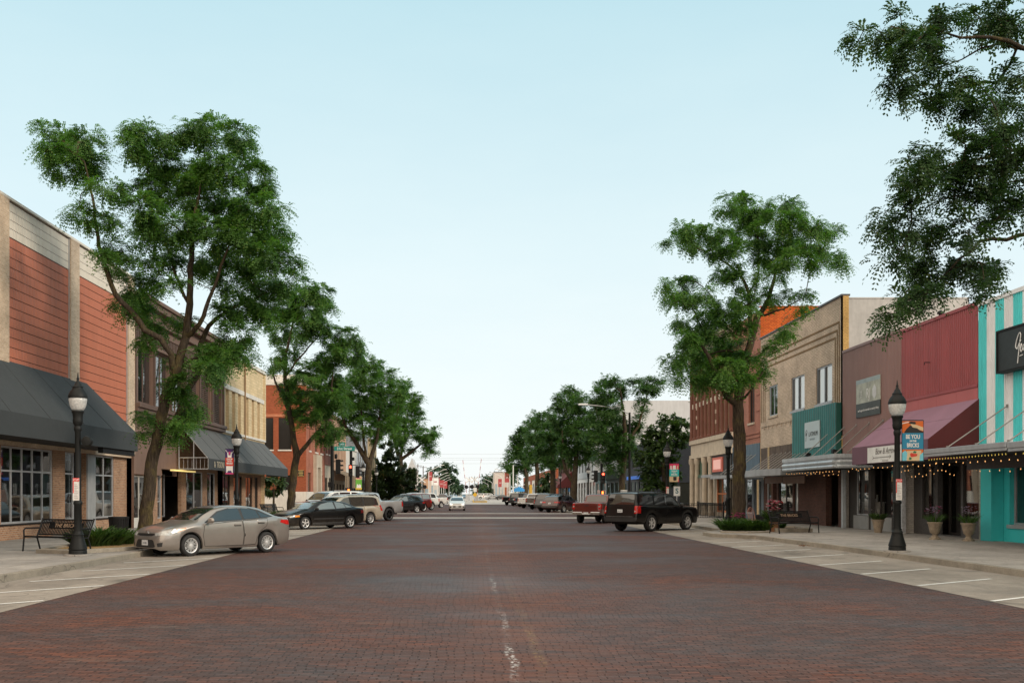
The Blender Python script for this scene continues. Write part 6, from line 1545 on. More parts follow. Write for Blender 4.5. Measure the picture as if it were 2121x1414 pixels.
tree('honey_locust', 'tallest street tree with a two plumed crown behind the taupe sedan', 35.7, (px(298, 35.7), 35.7, SW),
  [[(297, 1128, .32), (299, 1110, .27), (305, 1040, .235), (316, 960, .22), (331, 880, .20), (343, 824, .185), (363, 772, .17), (385, 697, .145, .2), (391, 650, .13, .3), (396, 520, .09, .2), (404, 449, .06), (415, 384, .03)],
   [(363, 775, .13), (352, 732, .11, -.2), (333, 702, .105, -.4), (300, 682, .10, -.6), (268, 640, .09, -.7), (240, 610, .085, -.8), (224, 571, .08, -.8), (205, 510, .065, -.8), (192, 411, .045, -.8), (175, 335, .02, -.8)],
   [(333, 892, .16), (352, 884, .14, .6), (372, 858, .13, 1.0), (390, 805, .12, 1.2), (413, 770, .11, 1.4), (415, 713, .10, 1.5), (434, 673, .08, 1.6), (470, 645, .06, 1.6), (520, 622, .035, 1.5), (560, 600, .02, 1.5)],
   [(386, 700, .09, .2), (412, 672, .08, -.3), (440, 600, .06, -.6), (470, 520, .04, -.8), (500, 420, .02, -.8)], [(378, 755, .06, .3), (425, 733, .05, -.4), (480, 722, .02, -.6)], [(392, 640, .06, .3), (360, 560, .05, .8), (330, 460, .03, .9), (300, 330, .02, .8)]],
  b1, 11, per_tip=17, ln=.34, wd=.14, tips=16, spread=2.2, leaflets=5, swell=1.04)
# --- T2
b2 = Bc(560, 560, 3.214, [(250,120,75),(330,150,65),(200,200,105),(350,220,60),(120,250,90),(280,300,95),(400,260,40),(80,400,90),(200,400,80),(330,370,70),(60,550,50),(150,550,50),(20,620,45),(520,430,70),(580,470,45),(420,450,75),(450,550,85),(350,600,85),(560,560,75),(250,680,85),(380,700,95),(130,700,55),(100,780,55),(280,800,85),(420,780,85),(200,860,75),(330,880,85),(450,850,75),(110,850,45),(240,950,65),(140,950,45),(350,960,55),(430,950,55),(400,1060,60),(460,1080,35),(330,1110,35),(200,1010,35),(80,150,60),(40,300,60)])
tree('honey_locust', 'forked street tree in front of the orange brick corner building', 64.5, (px(601, 64.5), 64.5, SW),
  [[(600, 1079, .34), (601, 1068, .27), (606, 1000, .24), (611, 964, .23), (615, 944, .22), (607, 902, .18), (597, 840, .15), (590, 778, .12), (593, 731, .09), (610, 650, .04)], [(616, 944, .15), (644, 911, .13, .4), (678, 871, .11, .6), (686, 824, .08, .6), (690, 760, .04, .4)], [(598, 850, .08), (570, 790, .06, .6), (560, 740, .03, .6)], [(591, 780, .07), (630, 730, .05, -.6), (665, 690, .03, -.8)]],
  b2, 12, per_tip=15, ln=.36, wd=.17, tips=12, spread=2.2, step=.35, leaflets=4, swell=1.15)
# --- T3, T4
b3 = Bc(560, 560, 3.214, [(640,600,65),(720,640,55),(800,690,50),(860,760,50),(620,680,85),(720,750,85),(560,700,65),(520,800,85),(640,820,95),(780,830,85),(880,830,50),(560,920,85),(680,930,95),(800,930,80),(480,980,55),(510,1050,45),(640,1030,70),(740,1040,70),(580,1100,40),(700,1110,40),(480,900,60),(470,800,60),(820,1020,50)])
tree('honey_locust', 'street tree with a V shaped fork behind the traffic signals at left', 111, (px(762, 111), 111, SW),
  [[(762, 1056, .5), (762, 1040, .40), (762, 980, .35), (764, 961, .34), (734, 911, .22), (716, 883, .16), (705, 850, .1)], [(764, 962, .26), (778, 918, .2, .8), (784, 886, .15, 1), (790, 820, .08, 1)], [(760, 955, .15), (752, 900, .12, -.8), (748, 840, .07, -1)]],
  b3, 13, per_tip=15, ln=.46, wd=.26, tips=5.5, spread=3, step=.5, clump=.5, leaflets=3, droop=.4)
b4 = Bc(560, 560, 3.214, [(900,760,45),(960,850,50),(900,880,75),(980,940,45),(880,980,85),(980,1020,55),(820,1050,75),(920,1080,75),(1060,1080,45),(1110,1070,35),(1050,1160,45),(1090,1180,35),(1010,1100,50),(860,1150,50),(1040,1225,25),(930,1180,30),(800,960,55),(840,870,50)])
tree('honey_locust', 'last street tree of the left row with a branch reaching over the street', 164, (px(832, 164), 164, SW),
  [[(832, 1043, .55), (831, 996, .45), (829, 952, .42), (818, 918, .25), (812, 880, .15)], [(829, 953, .3), (855, 933, .22), (874, 918, .16), (890, 905, .1)], [(829, 950, .25), (838, 900, .18), (845, 850, .1)]],
  b4, 14, per_tip=16, ln=.55, wd=.36, tips=3.4, spread=3, step=.7, clump=.65, leaflets=3, droop=.4)
# --- T5, right foreground
b5 = Bc(1340, 380, 3.366, [(590,90,55),(680,110,50),(560,170,65),(640,200,75),(800,150,70),(730,220,85),(960,130,55),(1020,150,40),(1080,190,40),(930,230,80),(1050,280,80),(1200,290,80),(1290,320,60),(300,320,65),(230,300,45),(180,400,55),(330,400,75),(450,350,80),(580,360,95),(760,370,100),(950,400,100),(1120,400,80),(1250,430,50),(1350,460,38),(620,480,85),(480,480,70),(800,500,90),(970,520,70),(1100,530,60),(1200,550,50),(1320,560,50),(1370,570,30),(520,640,70),(620,680,70),(780,640,50),(900,640,50),(120,690,50),(220,730,70),(300,690,50),(330,780,70),(420,760,50),(140,780,40),(200,830,40),(430,860,85),(560,880,95),(700,850,75),(850,800,70),(1000,770,50),(1100,760,40),(1100,830,40),(260,960,60),(380,1000,90),(520,1020,105),(680,1000,70),(250,1080,75),(330,1150,95),(480,1160,105),(620,1150,90),(150,1230,60),(250,1260,80),(400,1290,105),(560,1280,105),(700,1230,65),(810,1220,45),(880,1130,45),(930,1060,50),(980,1020,40),(840,1310,40),(780,1370,40),(650,1370,75),(450,1390,75),(280,1370,60),(200,1370,45),(560,1400,60),(330,1420,40)])
tree('honey_locust', 'street tree in the right kerb planter with a lopsided layered crown', 47.3, (px(1530, 47.3), 47.3, SW),
  [[(1531, 1099, .40), (1531, 1085, .33), (1530, 1000, .29), (1532, 950, .30), (1531, 900, .28), (1528, 853, .26), (1527, 838, .25), (1536, 787, .2), (1549, 730, .18), (1558, 695, .16), (1566, 662, .14), (1592, 618, .10), (1607, 558, .06), (1620, 500, .03)],
   [(1526, 840, .16), (1505, 820, .14, -.4), (1488, 787, .12, -.8), (1470, 740, .09, -1), (1440, 690, .06, -1)], [(1558, 697, .10), (1551, 640, .10, .3), (1551, 606, .09, .4), (1540, 578, .07, .4), (1506, 546, .05, .3), (1459, 520, .025)], [(1552, 608, .06, .4), (1570, 570, .05, 0), (1572, 500, .03, -.3)], [(1549, 730, .09), (1510, 725, .06, .8), (1465, 735, .03, 1)], [(1570, 655, .07), (1622, 640, .04, -.8), (1660, 620, .02, -1)], [(1532, 830, .08), (1550, 815, .05, -.6), (1580, 770, .03, -.8)]],
  b5, 15, per_tip=17, ln=.38, wd=.15, tips=13, spread=2.3, leaflets=5, swell=1.06)
# --- T6, overhanging from the right, close to the camera
b6 = Bc(1760, 0, 2.08, [(120,120,80),(250,80,80),(60,160,45),(180,200,70),(300,200,90),(420,130,90),(560,80,90),(700,60,110),(400,50,70),(300,310,75),(220,350,55),(200,400,30),(420,280,65),(470,330,40),(350,440,50),(330,490,35),(420,460,50),(480,430,50),(500,480,55),(600,400,70),(735,310,50),(720,150,90),(750,420,110),(640,480,100),(540,560,90),(700,600,120),(470,640,70),(380,650,50),(290,670,50),(240,710,45),(300,760,60),(420,740,80),(560,700,110),(700,760,120),(230,820,50),(330,850,80),(460,860,95),(600,880,110),(740,900,110),(150,920,60),(250,950,75),(380,960,85),(520,980,80),(650,970,70),(130,1000,45),(240,1060,70),(150,1110,50),(340,1070,75),(440,1090,60),(240,1150,55),(340,1170,60),(420,1170,50),(490,1150,30),(280,1240,60),(350,1260,40),(220,1290,50),(180,1345,40),(270,1340,40),(170,1390,22),(590,1130,40),(630,1150,35),(580,1210,40),(590,1265,30),(850,100,120),(900,400,140),(880,700,140),(850,880,110),(950,560,140),(1000,250,140)])
tree('honey_locust', 'dark overhanging tree entering the picture at the upper right', 17.0, (px(2500, 17.0), 17.0, SW),
  [[(2500, 1228, .30), (2495, 1000, .25), (2480, 760, .22), (2450, 520, .18), (2420, 340, .14), (2400, 180, .10), (2390, 20, .05)],
   [(2410, 250, .07), (2300, 160, .06, -.3), (2193, 120, .05, -.5), (2121, 98, .038, -.6), (2058, 79, .028, -.7), (1991, 72, .02, -.7), (1918, 62, .01, -.7)], [(2150, 106, .025, -.55), (2070, 92, .022, .2), (2029, 101, .018, .5), (1991, 125, .014, .6), (1942, 139, .008, .6)],
   [(2460, 560, .08), (2330, 490, .06, .4), (2160, 480, .045, .6), (2029, 500, .03, .7), (1990, 538, .022, .7), (1943, 577, .016, .7), (1880, 620, .008, .7)], [(2440, 480, .07), (2280, 360, .05, -.6), (2121, 310, .035, -.8), (2040, 320, .02, -.8), (1960, 345, .01, -.8)]],
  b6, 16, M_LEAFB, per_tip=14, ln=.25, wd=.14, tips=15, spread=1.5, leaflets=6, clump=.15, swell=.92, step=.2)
# --- right row beyond the side street
O6 = (1030, 760, 3.93)
b7 = Bc(*O6, [(960,120,50),(900,100,40),(1040,130,50),(1130,100,40),(1220,110,50),(1300,110,50),(1150,180,50),(1240,190,50),(1310,150,30),(860,170,60),(800,230,60),(900,230,70),(1000,200,45),(830,330,85),(940,330,70),(1180,300,40),(1200,380,40),(1140,430,35),(900,430,85),(800,440,75),(1000,470,70),(1090,500,50),(850,550,85),(960,580,85),(1060,600,65),(780,560,65),(880,680,75),(1000,680,75),(1080,700,55),(940,780,65),(850,750,55),(1130,560,45)])
tree('honey_locust', 'arching street tree in front of the dark navy building', 100, (px(1286, 100), 100, SW),
  [[(1286, 1059, .4), (1287, 1040, .33), (1290, 976, .28), (1294, 930, .25), (1294, 887, .2), (1292, 857, .15), (1285, 810, .08)], [(1294, 925, .16), (1310, 900, .13), (1322, 882, .12), (1335, 836, .08), (1345, 800, .04)], [(1291, 970, .14), (1265, 930, .12), (1245, 890, .08), (1235, 850, .04)]],
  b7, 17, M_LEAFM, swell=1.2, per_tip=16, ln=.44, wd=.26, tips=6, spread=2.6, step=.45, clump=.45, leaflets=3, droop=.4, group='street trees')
b7b = Bc(*O6, [(1330,430,50),(1400,420,40),(1460,400,40),(1270,500,65),(1370,520,75),(1470,500,65),(1540,450,50),(1250,600,75),(1360,620,85),(1480,600,75),(1550,560,50),(1180,700,75),(1290,720,95),(1420,720,85),(1180,820,75),(1280,850,95),(1400,830,75),(1230,950,50),(1330,950,50),(1480,880,25),(1440,960,25)])
tree('maple_tree', 'bushy broad leaved tree beside the red turquoise banner at right', 93, (px(1376, 93), 93, SW),
  [[(1376, 1059, .22), (1376, 1000, .18), (1370, 940, .14), (1372, 880, .08)], [(1374, 980, .1), (1345, 930, .08), (1340, 880, .04)], [(1374, 960, .1), (1405, 910, .07), (1415, 870, .04)]],
  b7b, 18, M_LEAF2, per_tip=16, ln=.32, wd=.24, tips=6, spread=2, step=.45, clump=.36, droop=.3, flat=.9)
b8 = Bc(*O6, [(560,180,40),(620,210,50),(500,240,35),(550,290,65),(650,300,75),(700,220,30),(480,380,50),(600,400,85),(720,400,75),(540,480,75),(660,500,85),(760,520,65),(600,590,85),(720,620,75),(560,680,65),(660,700,75),(760,700,50),(600,760,40)])
tree('honey_locust', 'street tree with a low left fork beside the white blue windowed building', 127, (px(1188, 127), 127, SW),
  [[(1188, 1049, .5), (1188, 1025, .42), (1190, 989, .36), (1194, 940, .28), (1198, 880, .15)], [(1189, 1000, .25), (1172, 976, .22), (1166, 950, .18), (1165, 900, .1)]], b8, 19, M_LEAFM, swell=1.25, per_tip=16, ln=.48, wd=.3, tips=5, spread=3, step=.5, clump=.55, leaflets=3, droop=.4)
b9 = Bc(*O6, [(440,370,40),(380,420,50),(480,440,50),(420,520,75),(500,540,65),(360,560,50),(440,640,75),(520,640,50),(380,700,65),(470,720,65),(420,790,50),(500,790,40)])
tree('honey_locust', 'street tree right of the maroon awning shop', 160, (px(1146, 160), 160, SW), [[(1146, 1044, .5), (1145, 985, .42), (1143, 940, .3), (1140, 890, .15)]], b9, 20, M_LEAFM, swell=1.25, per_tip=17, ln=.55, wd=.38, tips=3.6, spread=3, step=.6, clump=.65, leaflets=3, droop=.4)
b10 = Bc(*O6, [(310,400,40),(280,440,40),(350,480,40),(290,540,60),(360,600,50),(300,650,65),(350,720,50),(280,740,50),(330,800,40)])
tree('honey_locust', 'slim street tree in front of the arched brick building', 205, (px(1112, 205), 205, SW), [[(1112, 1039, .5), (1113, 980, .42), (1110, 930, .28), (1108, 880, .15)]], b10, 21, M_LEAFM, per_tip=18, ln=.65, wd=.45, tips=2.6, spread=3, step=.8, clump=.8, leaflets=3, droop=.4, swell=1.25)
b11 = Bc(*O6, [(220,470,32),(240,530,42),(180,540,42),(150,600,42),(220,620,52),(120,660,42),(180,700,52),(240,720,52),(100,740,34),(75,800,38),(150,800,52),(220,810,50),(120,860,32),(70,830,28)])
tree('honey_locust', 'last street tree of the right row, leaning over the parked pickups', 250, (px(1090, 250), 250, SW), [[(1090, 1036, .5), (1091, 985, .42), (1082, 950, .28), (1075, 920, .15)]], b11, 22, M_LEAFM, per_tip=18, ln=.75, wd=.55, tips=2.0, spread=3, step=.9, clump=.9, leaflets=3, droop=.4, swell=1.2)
# --- conifers and shrubs
def shrub(name, label, D, blobs_px, seed, m, base_px, group=None, cat='shrub', ln=.5, wd=.14, tips=8, per=14, z0=SW, spread=1.0, **kw):
    x = base_px; return tree(name, label, D, (px(x, D), D, z0), [[(x, CY + (HC - z0) * FPX / D, .12), (x, min(b[1] for b in blobs_px) + 8, .03)]], blobs_px, seed, m, per_tip=per, ln=ln, wd=wd, tips=tips, spread=spread, group=group, cat=cat, step=.4, **kw)
shrub('juniper', 'dark dense conifer between the last two street trees at left', 140, [(790, 962, 15), (806, 945, 13), (800, 925, 9), (780, 990, 18), (815, 978, 19), (800, 1000, 22), (778, 1014, 18), (828, 1004, 19), (802, 1026, 22), (780, 1032, 14), (826, 1030, 16)], 31, M_CONI, 800, cat='conifer', ln=.6, wd=.28, tips=5.5, droop=-.2)
shrub('juniper', 'rounded dark conifer behind the last street tree at left', 185, [(842, 975, 12), (850, 990, 14), (838, 1000, 14), (855, 1010, 13), (845, 1020, 12)], 32, M_CONI, 846, cat='conifer', ln=.8, wd=.36, tips=3.5, droop=-.2)
shrub('young_tree', 'small leafy tree under the grey awning corner at left', 84, [(560, 995, 12), (575, 990, 12), (586, 1000, 10), (565, 1012, 11), (580, 1015, 9), (552, 1010, 8)], 33, M_LEAF2, 567, cat='small tree', ln=.32, wd=.2, tips=9)
shrub('young_tree', 'dark bushy tree behind the parked cars beside the brick arches', 170, [(1130, 985, 11), (1138, 998, 12), (1124, 1005, 11), (1134, 1016, 10)], 34, M_LEAF2, 1131, cat='small tree', ln=.7, wd=.4, tips=3)
# ================================================================== street furniture
M_LAMPBLK = mat('lamp_black', (.008, .009, .009), .55, 0, .2, 5, spec=.25)
def globe_mat():
    m = bpy.data.materials.new('ribbed_lamp_glass'); t = NT(m); p = t.pos()
    n = t.noise(p, 18, 2)
    t.bsdf(t.ramp(n, (.3, (.42, .42, .41)), (.7, (.66, .66, .64))), .25, 0, None, .6, Transmission_Weight=.25, Emission_Color=(1.0, .95, .88), Emission_Strength=.04)
    return m
M_GLOBE = globe_mat()
def lamp_proto():
    r = thing('street_lamp', 'lamp', 'street lamp', (0, 0, 0), 0, 'black acorn street lamps')
    mb = MB(); mb.lathe([(.36, 0), (.36, .03), (.345, .04)], (0, 0, 0), 24); mb.build('footing', M_WALK, r)
    mb = MB(); mb.lathe([(.235, .04), (.235, .12), (.225, .14), (.24, .17), (.235, .20), (.205, .30), (.17, .42), (.145, .52), (.155, .56), (.125, .60), (.12, .66)], (0, 0, 0), 28); mb.build('base', M_LAMPBLK, r, smooth=True, auto=35)
    mb = MB(); mb.lathe([(.105, .66), (.10, 1.35), (.118, 1.37), (.122, 1.42), (.10, 1.45), (.086, 1.48), (.078, 3.30), (.10, 3.34), (.105, 3.42), (.085, 3.46)], (0, 0, 0), 20, flute=.06); mb.build('pole', M_LAMPBLK, r, smooth=True, auto=50)
    mb = MB(); mb.lathe([(.085, 3.46), (.12, 3.52), (.135, 3.60), (.125, 3.66), (.135, 3.78), (.165, 3.84), (.155, 3.87)], (0, 0, 0), 22); mb.build('collar', M_LAMPBLK, r, smooth=True, auto=35)
    mb = MB(); mb.lathe([(.13, 3.87), (.18, 3.93), (.215, 4.02), (.232, 4.13), (.236, 4.22)], (0, 0, 0), 32, flute=.03); mb.build('globe', M_GLOBE, r, smooth=True)
    mb = MB(); mb.lathe([(.245, 4.20), (.25, 4.24), (.235, 4.30), (.19, 4.39), (.135, 4.45), (.13, 4.49), (.145, 4.50), (.10, 4.53), (.075, 4.60), (.045, 4.64), (.03, 4.70), (.04, 4.72), (.022, 4.76), (.012, 4.85), (.001, 4.90)], (0, 0, 0), 26); mb.build('lamp_cap', M_LAMPBLK, r, smooth=True, auto=40)
    return r
lamp0 = lamp_proto()
LAMPS = [(-10.55, 27.4, 'black acorn street lamp beside the bench and planter at left'), (-10.9, 47.4, 'black acorn street lamp with a pink banner before the grey awning'),
  (12.12, 29.2, 'black acorn street lamp with the orange and blue banner before the purple awning'), (12.1, 48.4, 'black acorn street lamp just left of the right planter tree'), (11.8, 62.0, 'black acorn street lamp with the red and turquoise banner'),
  (-10.9, 102.5, 'black acorn street lamp with a green banner behind the signals at left'), (-11.5, 123, 'black acorn street lamp in front of the dark conifer at left'), (12.7, 112, 'black acorn street lamp before the navy corner building'),
  (13.0, 151, 'black acorn street lamp beside the maroon awning'), (13.2, 181, 'black acorn street lamp among the trunks of the far right row'), (13.4, 262, 'black acorn street lamp in front of the white arches')]
for i, (x, y, lb) in enumerate(LAMPS):
    o = lamp0 if i == 0 else copy_tree(lamp0); o.location = (x, y, SW); o['label'] = lb
mb = MB(); l0 = lamp0.location
mb.box(.10, .16, -.03, .03, 3.02, 3.08); mb.lathe([(.05, 0), (.13, .02), (.15, .10), (.13, .2), (.05, .22)], (.25, -.11, 3.05), 14, 'y'); mb.build('loudspeaker', M_LAMPBLK, lamp0, smooth=True, auto=40)
# paper notices and banners
def notice(x, y, lb):
    n = thing('paper_notice', lb, 'notice', (x, y - .125, 1.62), 0, 'red and white paper notices on lamp poles')
    mb = MB(); mb.box(-.085, .085, -.004, .004, 0, .60); mb.build('sheet', mat('notice_paper', (.62, .60, .58), .7, 0, .1, 9), n)
    mb = MB(); mb.box(-.085, .085, -.009, -.0045, .51, .60); mb.box(-.085, -.062, -.009, -.0045, .2, .51); mb.build('red_heading', mat('notice_red', (.60, .03, .025), .6), n)
    text_mb('STOP', .07, (0, -.0095, .555), *AX[0], depth=.002).build('lettering', M_LETW, n)
    mb = MB()
    for k in range(9): mb.box(-.05, .06 - .02 * (k % 3), -.008, -.0045, .06 + .045 * k, .06 + .045 * k + .012)
    mb.build('lettering', mat('notice_ink', (.30, .28, .30), .7), n)
    return n
notice(-10.55, 27.4, 'red and white paper notice on the lamp pole by the left bench'); notice(12.12, 29.2, 'red and white paper notice on the lamp pole before the purple awning'); notice(11.8, 62.0, 'red and white paper notice on the pole under the turquoise banner')
COLS = {'o': (.62, .13, .02), 'b': (.02, .21, .36), 'k': (.02, .018, .018), 's': (.62, .46, .28), 'c': (.16, .50, .62), 'r': (.55, .05, .03), 'g': (.03, .16, .08), 'p': (.055, .02, .12), 'm': (.50, .04, .16), 'w': (.74, .72, .70), 't': (.02, .45, .46), 'pk': (.62, .03, .12), 'gr': (.12, .38, .05), 'y': (.6, .42, .05)}
def bm(c): return mat('banner_' + c, COLS[c], .7, 0, .05, 2)
def banner(x, y, z, w, h, side, lb, painter):
    """double arm banner hung from a lamp pole; side +1 to the right of the pole"""
    b = thing('pole_banner', lb, 'banner', (x + side * (.14 + w / 2), y, z), 0, 'vinyl banners on lamp poles')
    def panel(name, c, x0, x1, z0, z1, lay=0):
        mb = MB(); d = .002 * lay; mb.box(x0 * w - w / 2, x1 * w - w / 2, -.006 - d, .006 + d, z0 * h, z1 * h); return mb.build(name, bm(c), b)
    def shape(name, c, pts, lay):
        mb = MB(); d = .006 + .002 * lay
        mb.prism([(p * w - w / 2, -d, q * h) for p, q in pts], (0, 2 * d, 0)); return mb.build(name, bm(c), b)
    def txt(s, size, zc, c='w', sq=1.0): return text_mb(s, size * h, (0, -.018, zc * h), *AX[0], depth=.003, squeeze=sq, bold=.004).build('lettering', bm(c), b)
    painter(panel, shape, txt)
    mb = MB()
    for zz in (-.03, h + .02): mb.tube([(-side * (.14 + w / 2 - .06), 0, zz), (side * w / 2, 0, zz)], .014, 6)
    mb.box(-w / 2 - .012, -w / 2, -.01, .01, -.03, h + .02); mb.box(w / 2, w / 2 + .012, -.01, .01, -.03, h + .02)
    mb.build('arm', M_LAMPBLK, b); return b
def p1(P, S, T):
    P('cloth', 'o', 0, 1, 0, 1); S('figure', 'k', [(.1, .72), (.2, .80), (.36, .88), (.5, .90), (.62, .86), (.8, .78), (1, .73), (1, .70), (.1, .70)], 1); S('figure', 'k', [(.3, .95), (.4, .99), (.62, .98), (.66, .93), (.5, .9)], 1)
    S('hand', 's', [(.38, .93), (.52, .92), (.7, .90), (1, .84), (1, .75), (.82, .78), (.7, .82), (.5, .84)], 2); S('sleeve', 'w', [(0, .95), (.3, .985), (.32, .965), (0, .925)], 2)
    P('band', 'b', 0, 1, .29, .70, 3); T('BE YOU', .145, .60, sq=.72); T('ON THE', .05, .495, sq=.9); T('BRICKS', .145, .385, sq=.66)
    S('arm_shape', 's', [(.16, 0), (.22, .25), (.9, .26), (.95, 0)], 1); S('cloth_shape', 'c', [(0, 0), (0, .2), (.14, .26), (.24, .2), (.2, 0)], 2); S('cloth_shape', 'c', [(.82, 0), (.84, .14), (1, .22), (1, 0)], 2)
    S('flower', 'r', [(.36, .16), (.42, .2), (.55, .18), (.72, .17), (.7, .12), (.55, .1), (.42, .09)], 3); S('leaf', 'g', [(.5, .2), (.56, .25), (.68, .23), (.64, .19)], 4); S('leaf', 'g', [(.3, .04), (.36, .1), (.46, .06), (.4, .02)], 4)
banner(12.12, 29.2, 2.74, .60, 1.13, 1, 'orange and blue banner reading be you on the bricks', p1)
def p2(P, S, T):
    P('cloth', 'p', 0, 1, 0, 1); P('stripe', 'm', 0, 1, 0, .06, 1); P('band', 'r', 0, 1, .33, .66, 3); S('arms', 'w', [(.22, .88), (.34, .88), (.38, .76), (.62, .76), (.66, .88), (.78, .88), (.74, .66), (.26, .66)], 1); S('head', 'm', [(.4, .78), (.4, .9), (.6, .9), (.6, .78)], 2)
    S('skirt', 'w', [(.1, .06), (.08, .33), (.92, .33), (.9, .06), (.8, .06), (.7, .14), (.3, .14), (.2, .06)], 1); S('ray', 'w', [(.02, .98), (.2, .9), (.22, .87), (.02, .94)], 1); S('ray', 'w', [(.8, .86), (.98, .94), (.98, .9), (.82, .83)], 1)
    T('SHOP', .10, .595, sq=.9); T('ON THE', .045, .515); T('BRICKS', .10, .43, sq=.72)
banner(-10.9, 47.4, 2.70, .38, 1.16, -1, 'narrow purple and red banner reading shop on the bricks', p2)
def p3(P, S, T):
    P('cloth', 'pk', 0, 1, 0, 1); P('band', 't', 0, 1, .30, .68, 3); S('glove', 'w', [(.08, .68), (.1, .88), (.22, .9), (.26, .68)], 1); S('jar', 'w', [(.34, .68), (.36, .9), (.66, .9), (.68, .68)], 1); S('glove', 's', [(.76, .68), (.82, .9), (.92, .88), (.9, .68)], 1)
    S('face', 's', [(0, 0), (0, .3), (1, .3), (.9, 0)], 1); S('hair', 'k', [(.4, .08), (.4, .28), (.75, .29), (.75, .1), (.58, .06)], 2)
    T('CELEBRATE', .105, .585, sq=.62); T('ON THE', .04, .5); T('BRICKS', .13, .40, sq=.8)
banner(11.8, 62.0, 2.52, .58, 1.10, 1, 'red and turquoise banner reading celebrate on the bricks', p3)
def p4(P, S, T):
    P('cloth', 'gr', 0, 1, 0, 1); P('top_band', 's', 0, 1, .75, 1, 1); P('low_band', 'y', 0, 1, 0, .14, 1); S('shapes', 'w', [(.15, .14), (.2, .4), (.4, .42), (.45, .3), (.6, .42), (.85, .36), (.9, .14)], 1); T('BRICKS', .11, .86, 'm', .8)
banner(-10.9, 102.5, 2.2, .62, 1.35, -1, 'green and tan banner on the lamp behind the signals', p4)

# benches
def bench(x, y, rz, lb):
    """2 m slatted steel bench facing local -y"""
    r = thing('bench', lb, 'bench', (x, y, SW), rz, 'black slatted steel benches')
    n = 32; Wd = 2.05
    mb = MB()
    for k in range(n + 1):
        a = -Wd / 2 + Wd * k / n
        mb.tube([(a, -.42, .43), (a, -.46, .40)], .001, 3) if 0 else None
        if abs(a) > .62 or True:
            mb.prism([(a - .018, -.45, .425), (a + .018, -.45, .425), (a + .018, -.02, .40), (a - .018, -.02, .40)], (0, 0, .012))
    for yy, z in ((-.46, .42), (-.02, .40)): mb.box(-Wd / 2, Wd / 2, yy - .012, yy + .012, z - .02, z + .03)
    mb.build('seat', M_BLACK, r)
    mb = MB(); y0, z0, y1, z1 = .02, .47, .19, .90
    def at(t): return (y0 + (y1 - y0) * t, z0 + (z1 - z0) * t)
    for k in range(n + 1):
        a = -Wd / 2 + Wd * k / n
        for t0, t1 in (((.02, .98),) if abs(a) > .66 else ((.02, .44), (.76, .98))):
            (ya, za), (yb, zb_) = at(t0), at(t1)
            mb.prism([(a - .018, ya, za), (a + .018, ya, za), (a + .018, yb, zb_), (a - .018, yb, zb_)], (0, .012, 0))
    for t in (0, 1.0, .45, .75): 
        ya, za = at(t); w = Wd / 2 if t in (0, 1.0) else .68; mb.box(-w, w, ya - .012, ya + .018, za - .02, za + .02)
    ya, za = at(.45); yb, zb_ = at(.75); mb.prism([(-.68, ya + .006, za), (.68, ya + .006, za), (.68, yb + .006, zb_), (-.68, yb + .006, zb_)], (0, .006, 0))
    bk = mb.build('backrest', M_BLACK, r)
    d = Vector((0, y1 - y0, z1 - z0)).normalized(); ym, zm = at(.60)
    text_mb('THE BRICKS', .165, (0, ym - .008, zm), (1, 0, 0), tuple(d), depth=.004, space=1.05).build('lettering', mat('bare_steel_letters', (.36, .25, .17), .6), bk)
    for sg in (-1, 1):
        e = sg * (Wd / 2 + .03); mb = MB()
        mb.tube([(e, -.50, 0), (e, -.46, .42), (e, -.47, .60), (e, -.42, .66), (e, .06, .66)], .024, 8); mb.build('armrest', M_BLACK, r)
        mb = MB(); mb.tube([(e, .10, 0), (e, -.02, .40), (e, .20, .94)], .024, 8); mb.tube([(e, -.46, .41), (e, -.02, .40)], .02, 6); mb.build('leg', M_BLACK, r)
    return r
bench(px(124, 29.2), 29.4, R(-28), 'black slatted bench reading the bricks by the left planter')
bench(px(1640, 43.2), 43.3, R(24), 'black slatted bench reading the bricks beside the right planter')
bench(px(562, 74), 73.5, R(70), 'black bench mostly hidden behind the taupe sedan near the corner')
# litter bin
r = thing('litter_bin', 'black slatted litter bin beside the left planter', 'litter bin', (px(246, 34.0), 34.0, SW))
mb = MB()
for k in range(28):
    a = 2 * math.pi * k / 28; c_, s_ = math.cos(a), math.sin(a)
    mb.prism([(.27 * c_ - .022 * s_, .27 * s_ + .022 * c_, .06), (.27 * c_ + .022 * s_, .27 * s_ - .022 * c_, .06), (.31 * c_ + .022 * s_, .31 * s_ - .022 * c_, .86), (.31 * c_ - .022 * s_, .31 * s_ + .022 * c_, .86)], (.012 * c_, .012 * s_, 0))
mb.lathe([(.285, .05), (.29, .05), (.29, .10), (.285, .10)], (0, 0, 0), 28); mb.lathe([(.31, .84), (.335, .84), (.335, .89), (.31, .89)], (0, 0, 0), 28)
mb.build('basket', M_BLACK, r)
mb = MB(); mb.lathe([(.25, .06), (.26, .84)], (0, 0, 0), 24); mb.build('liner', M_DARK, r)
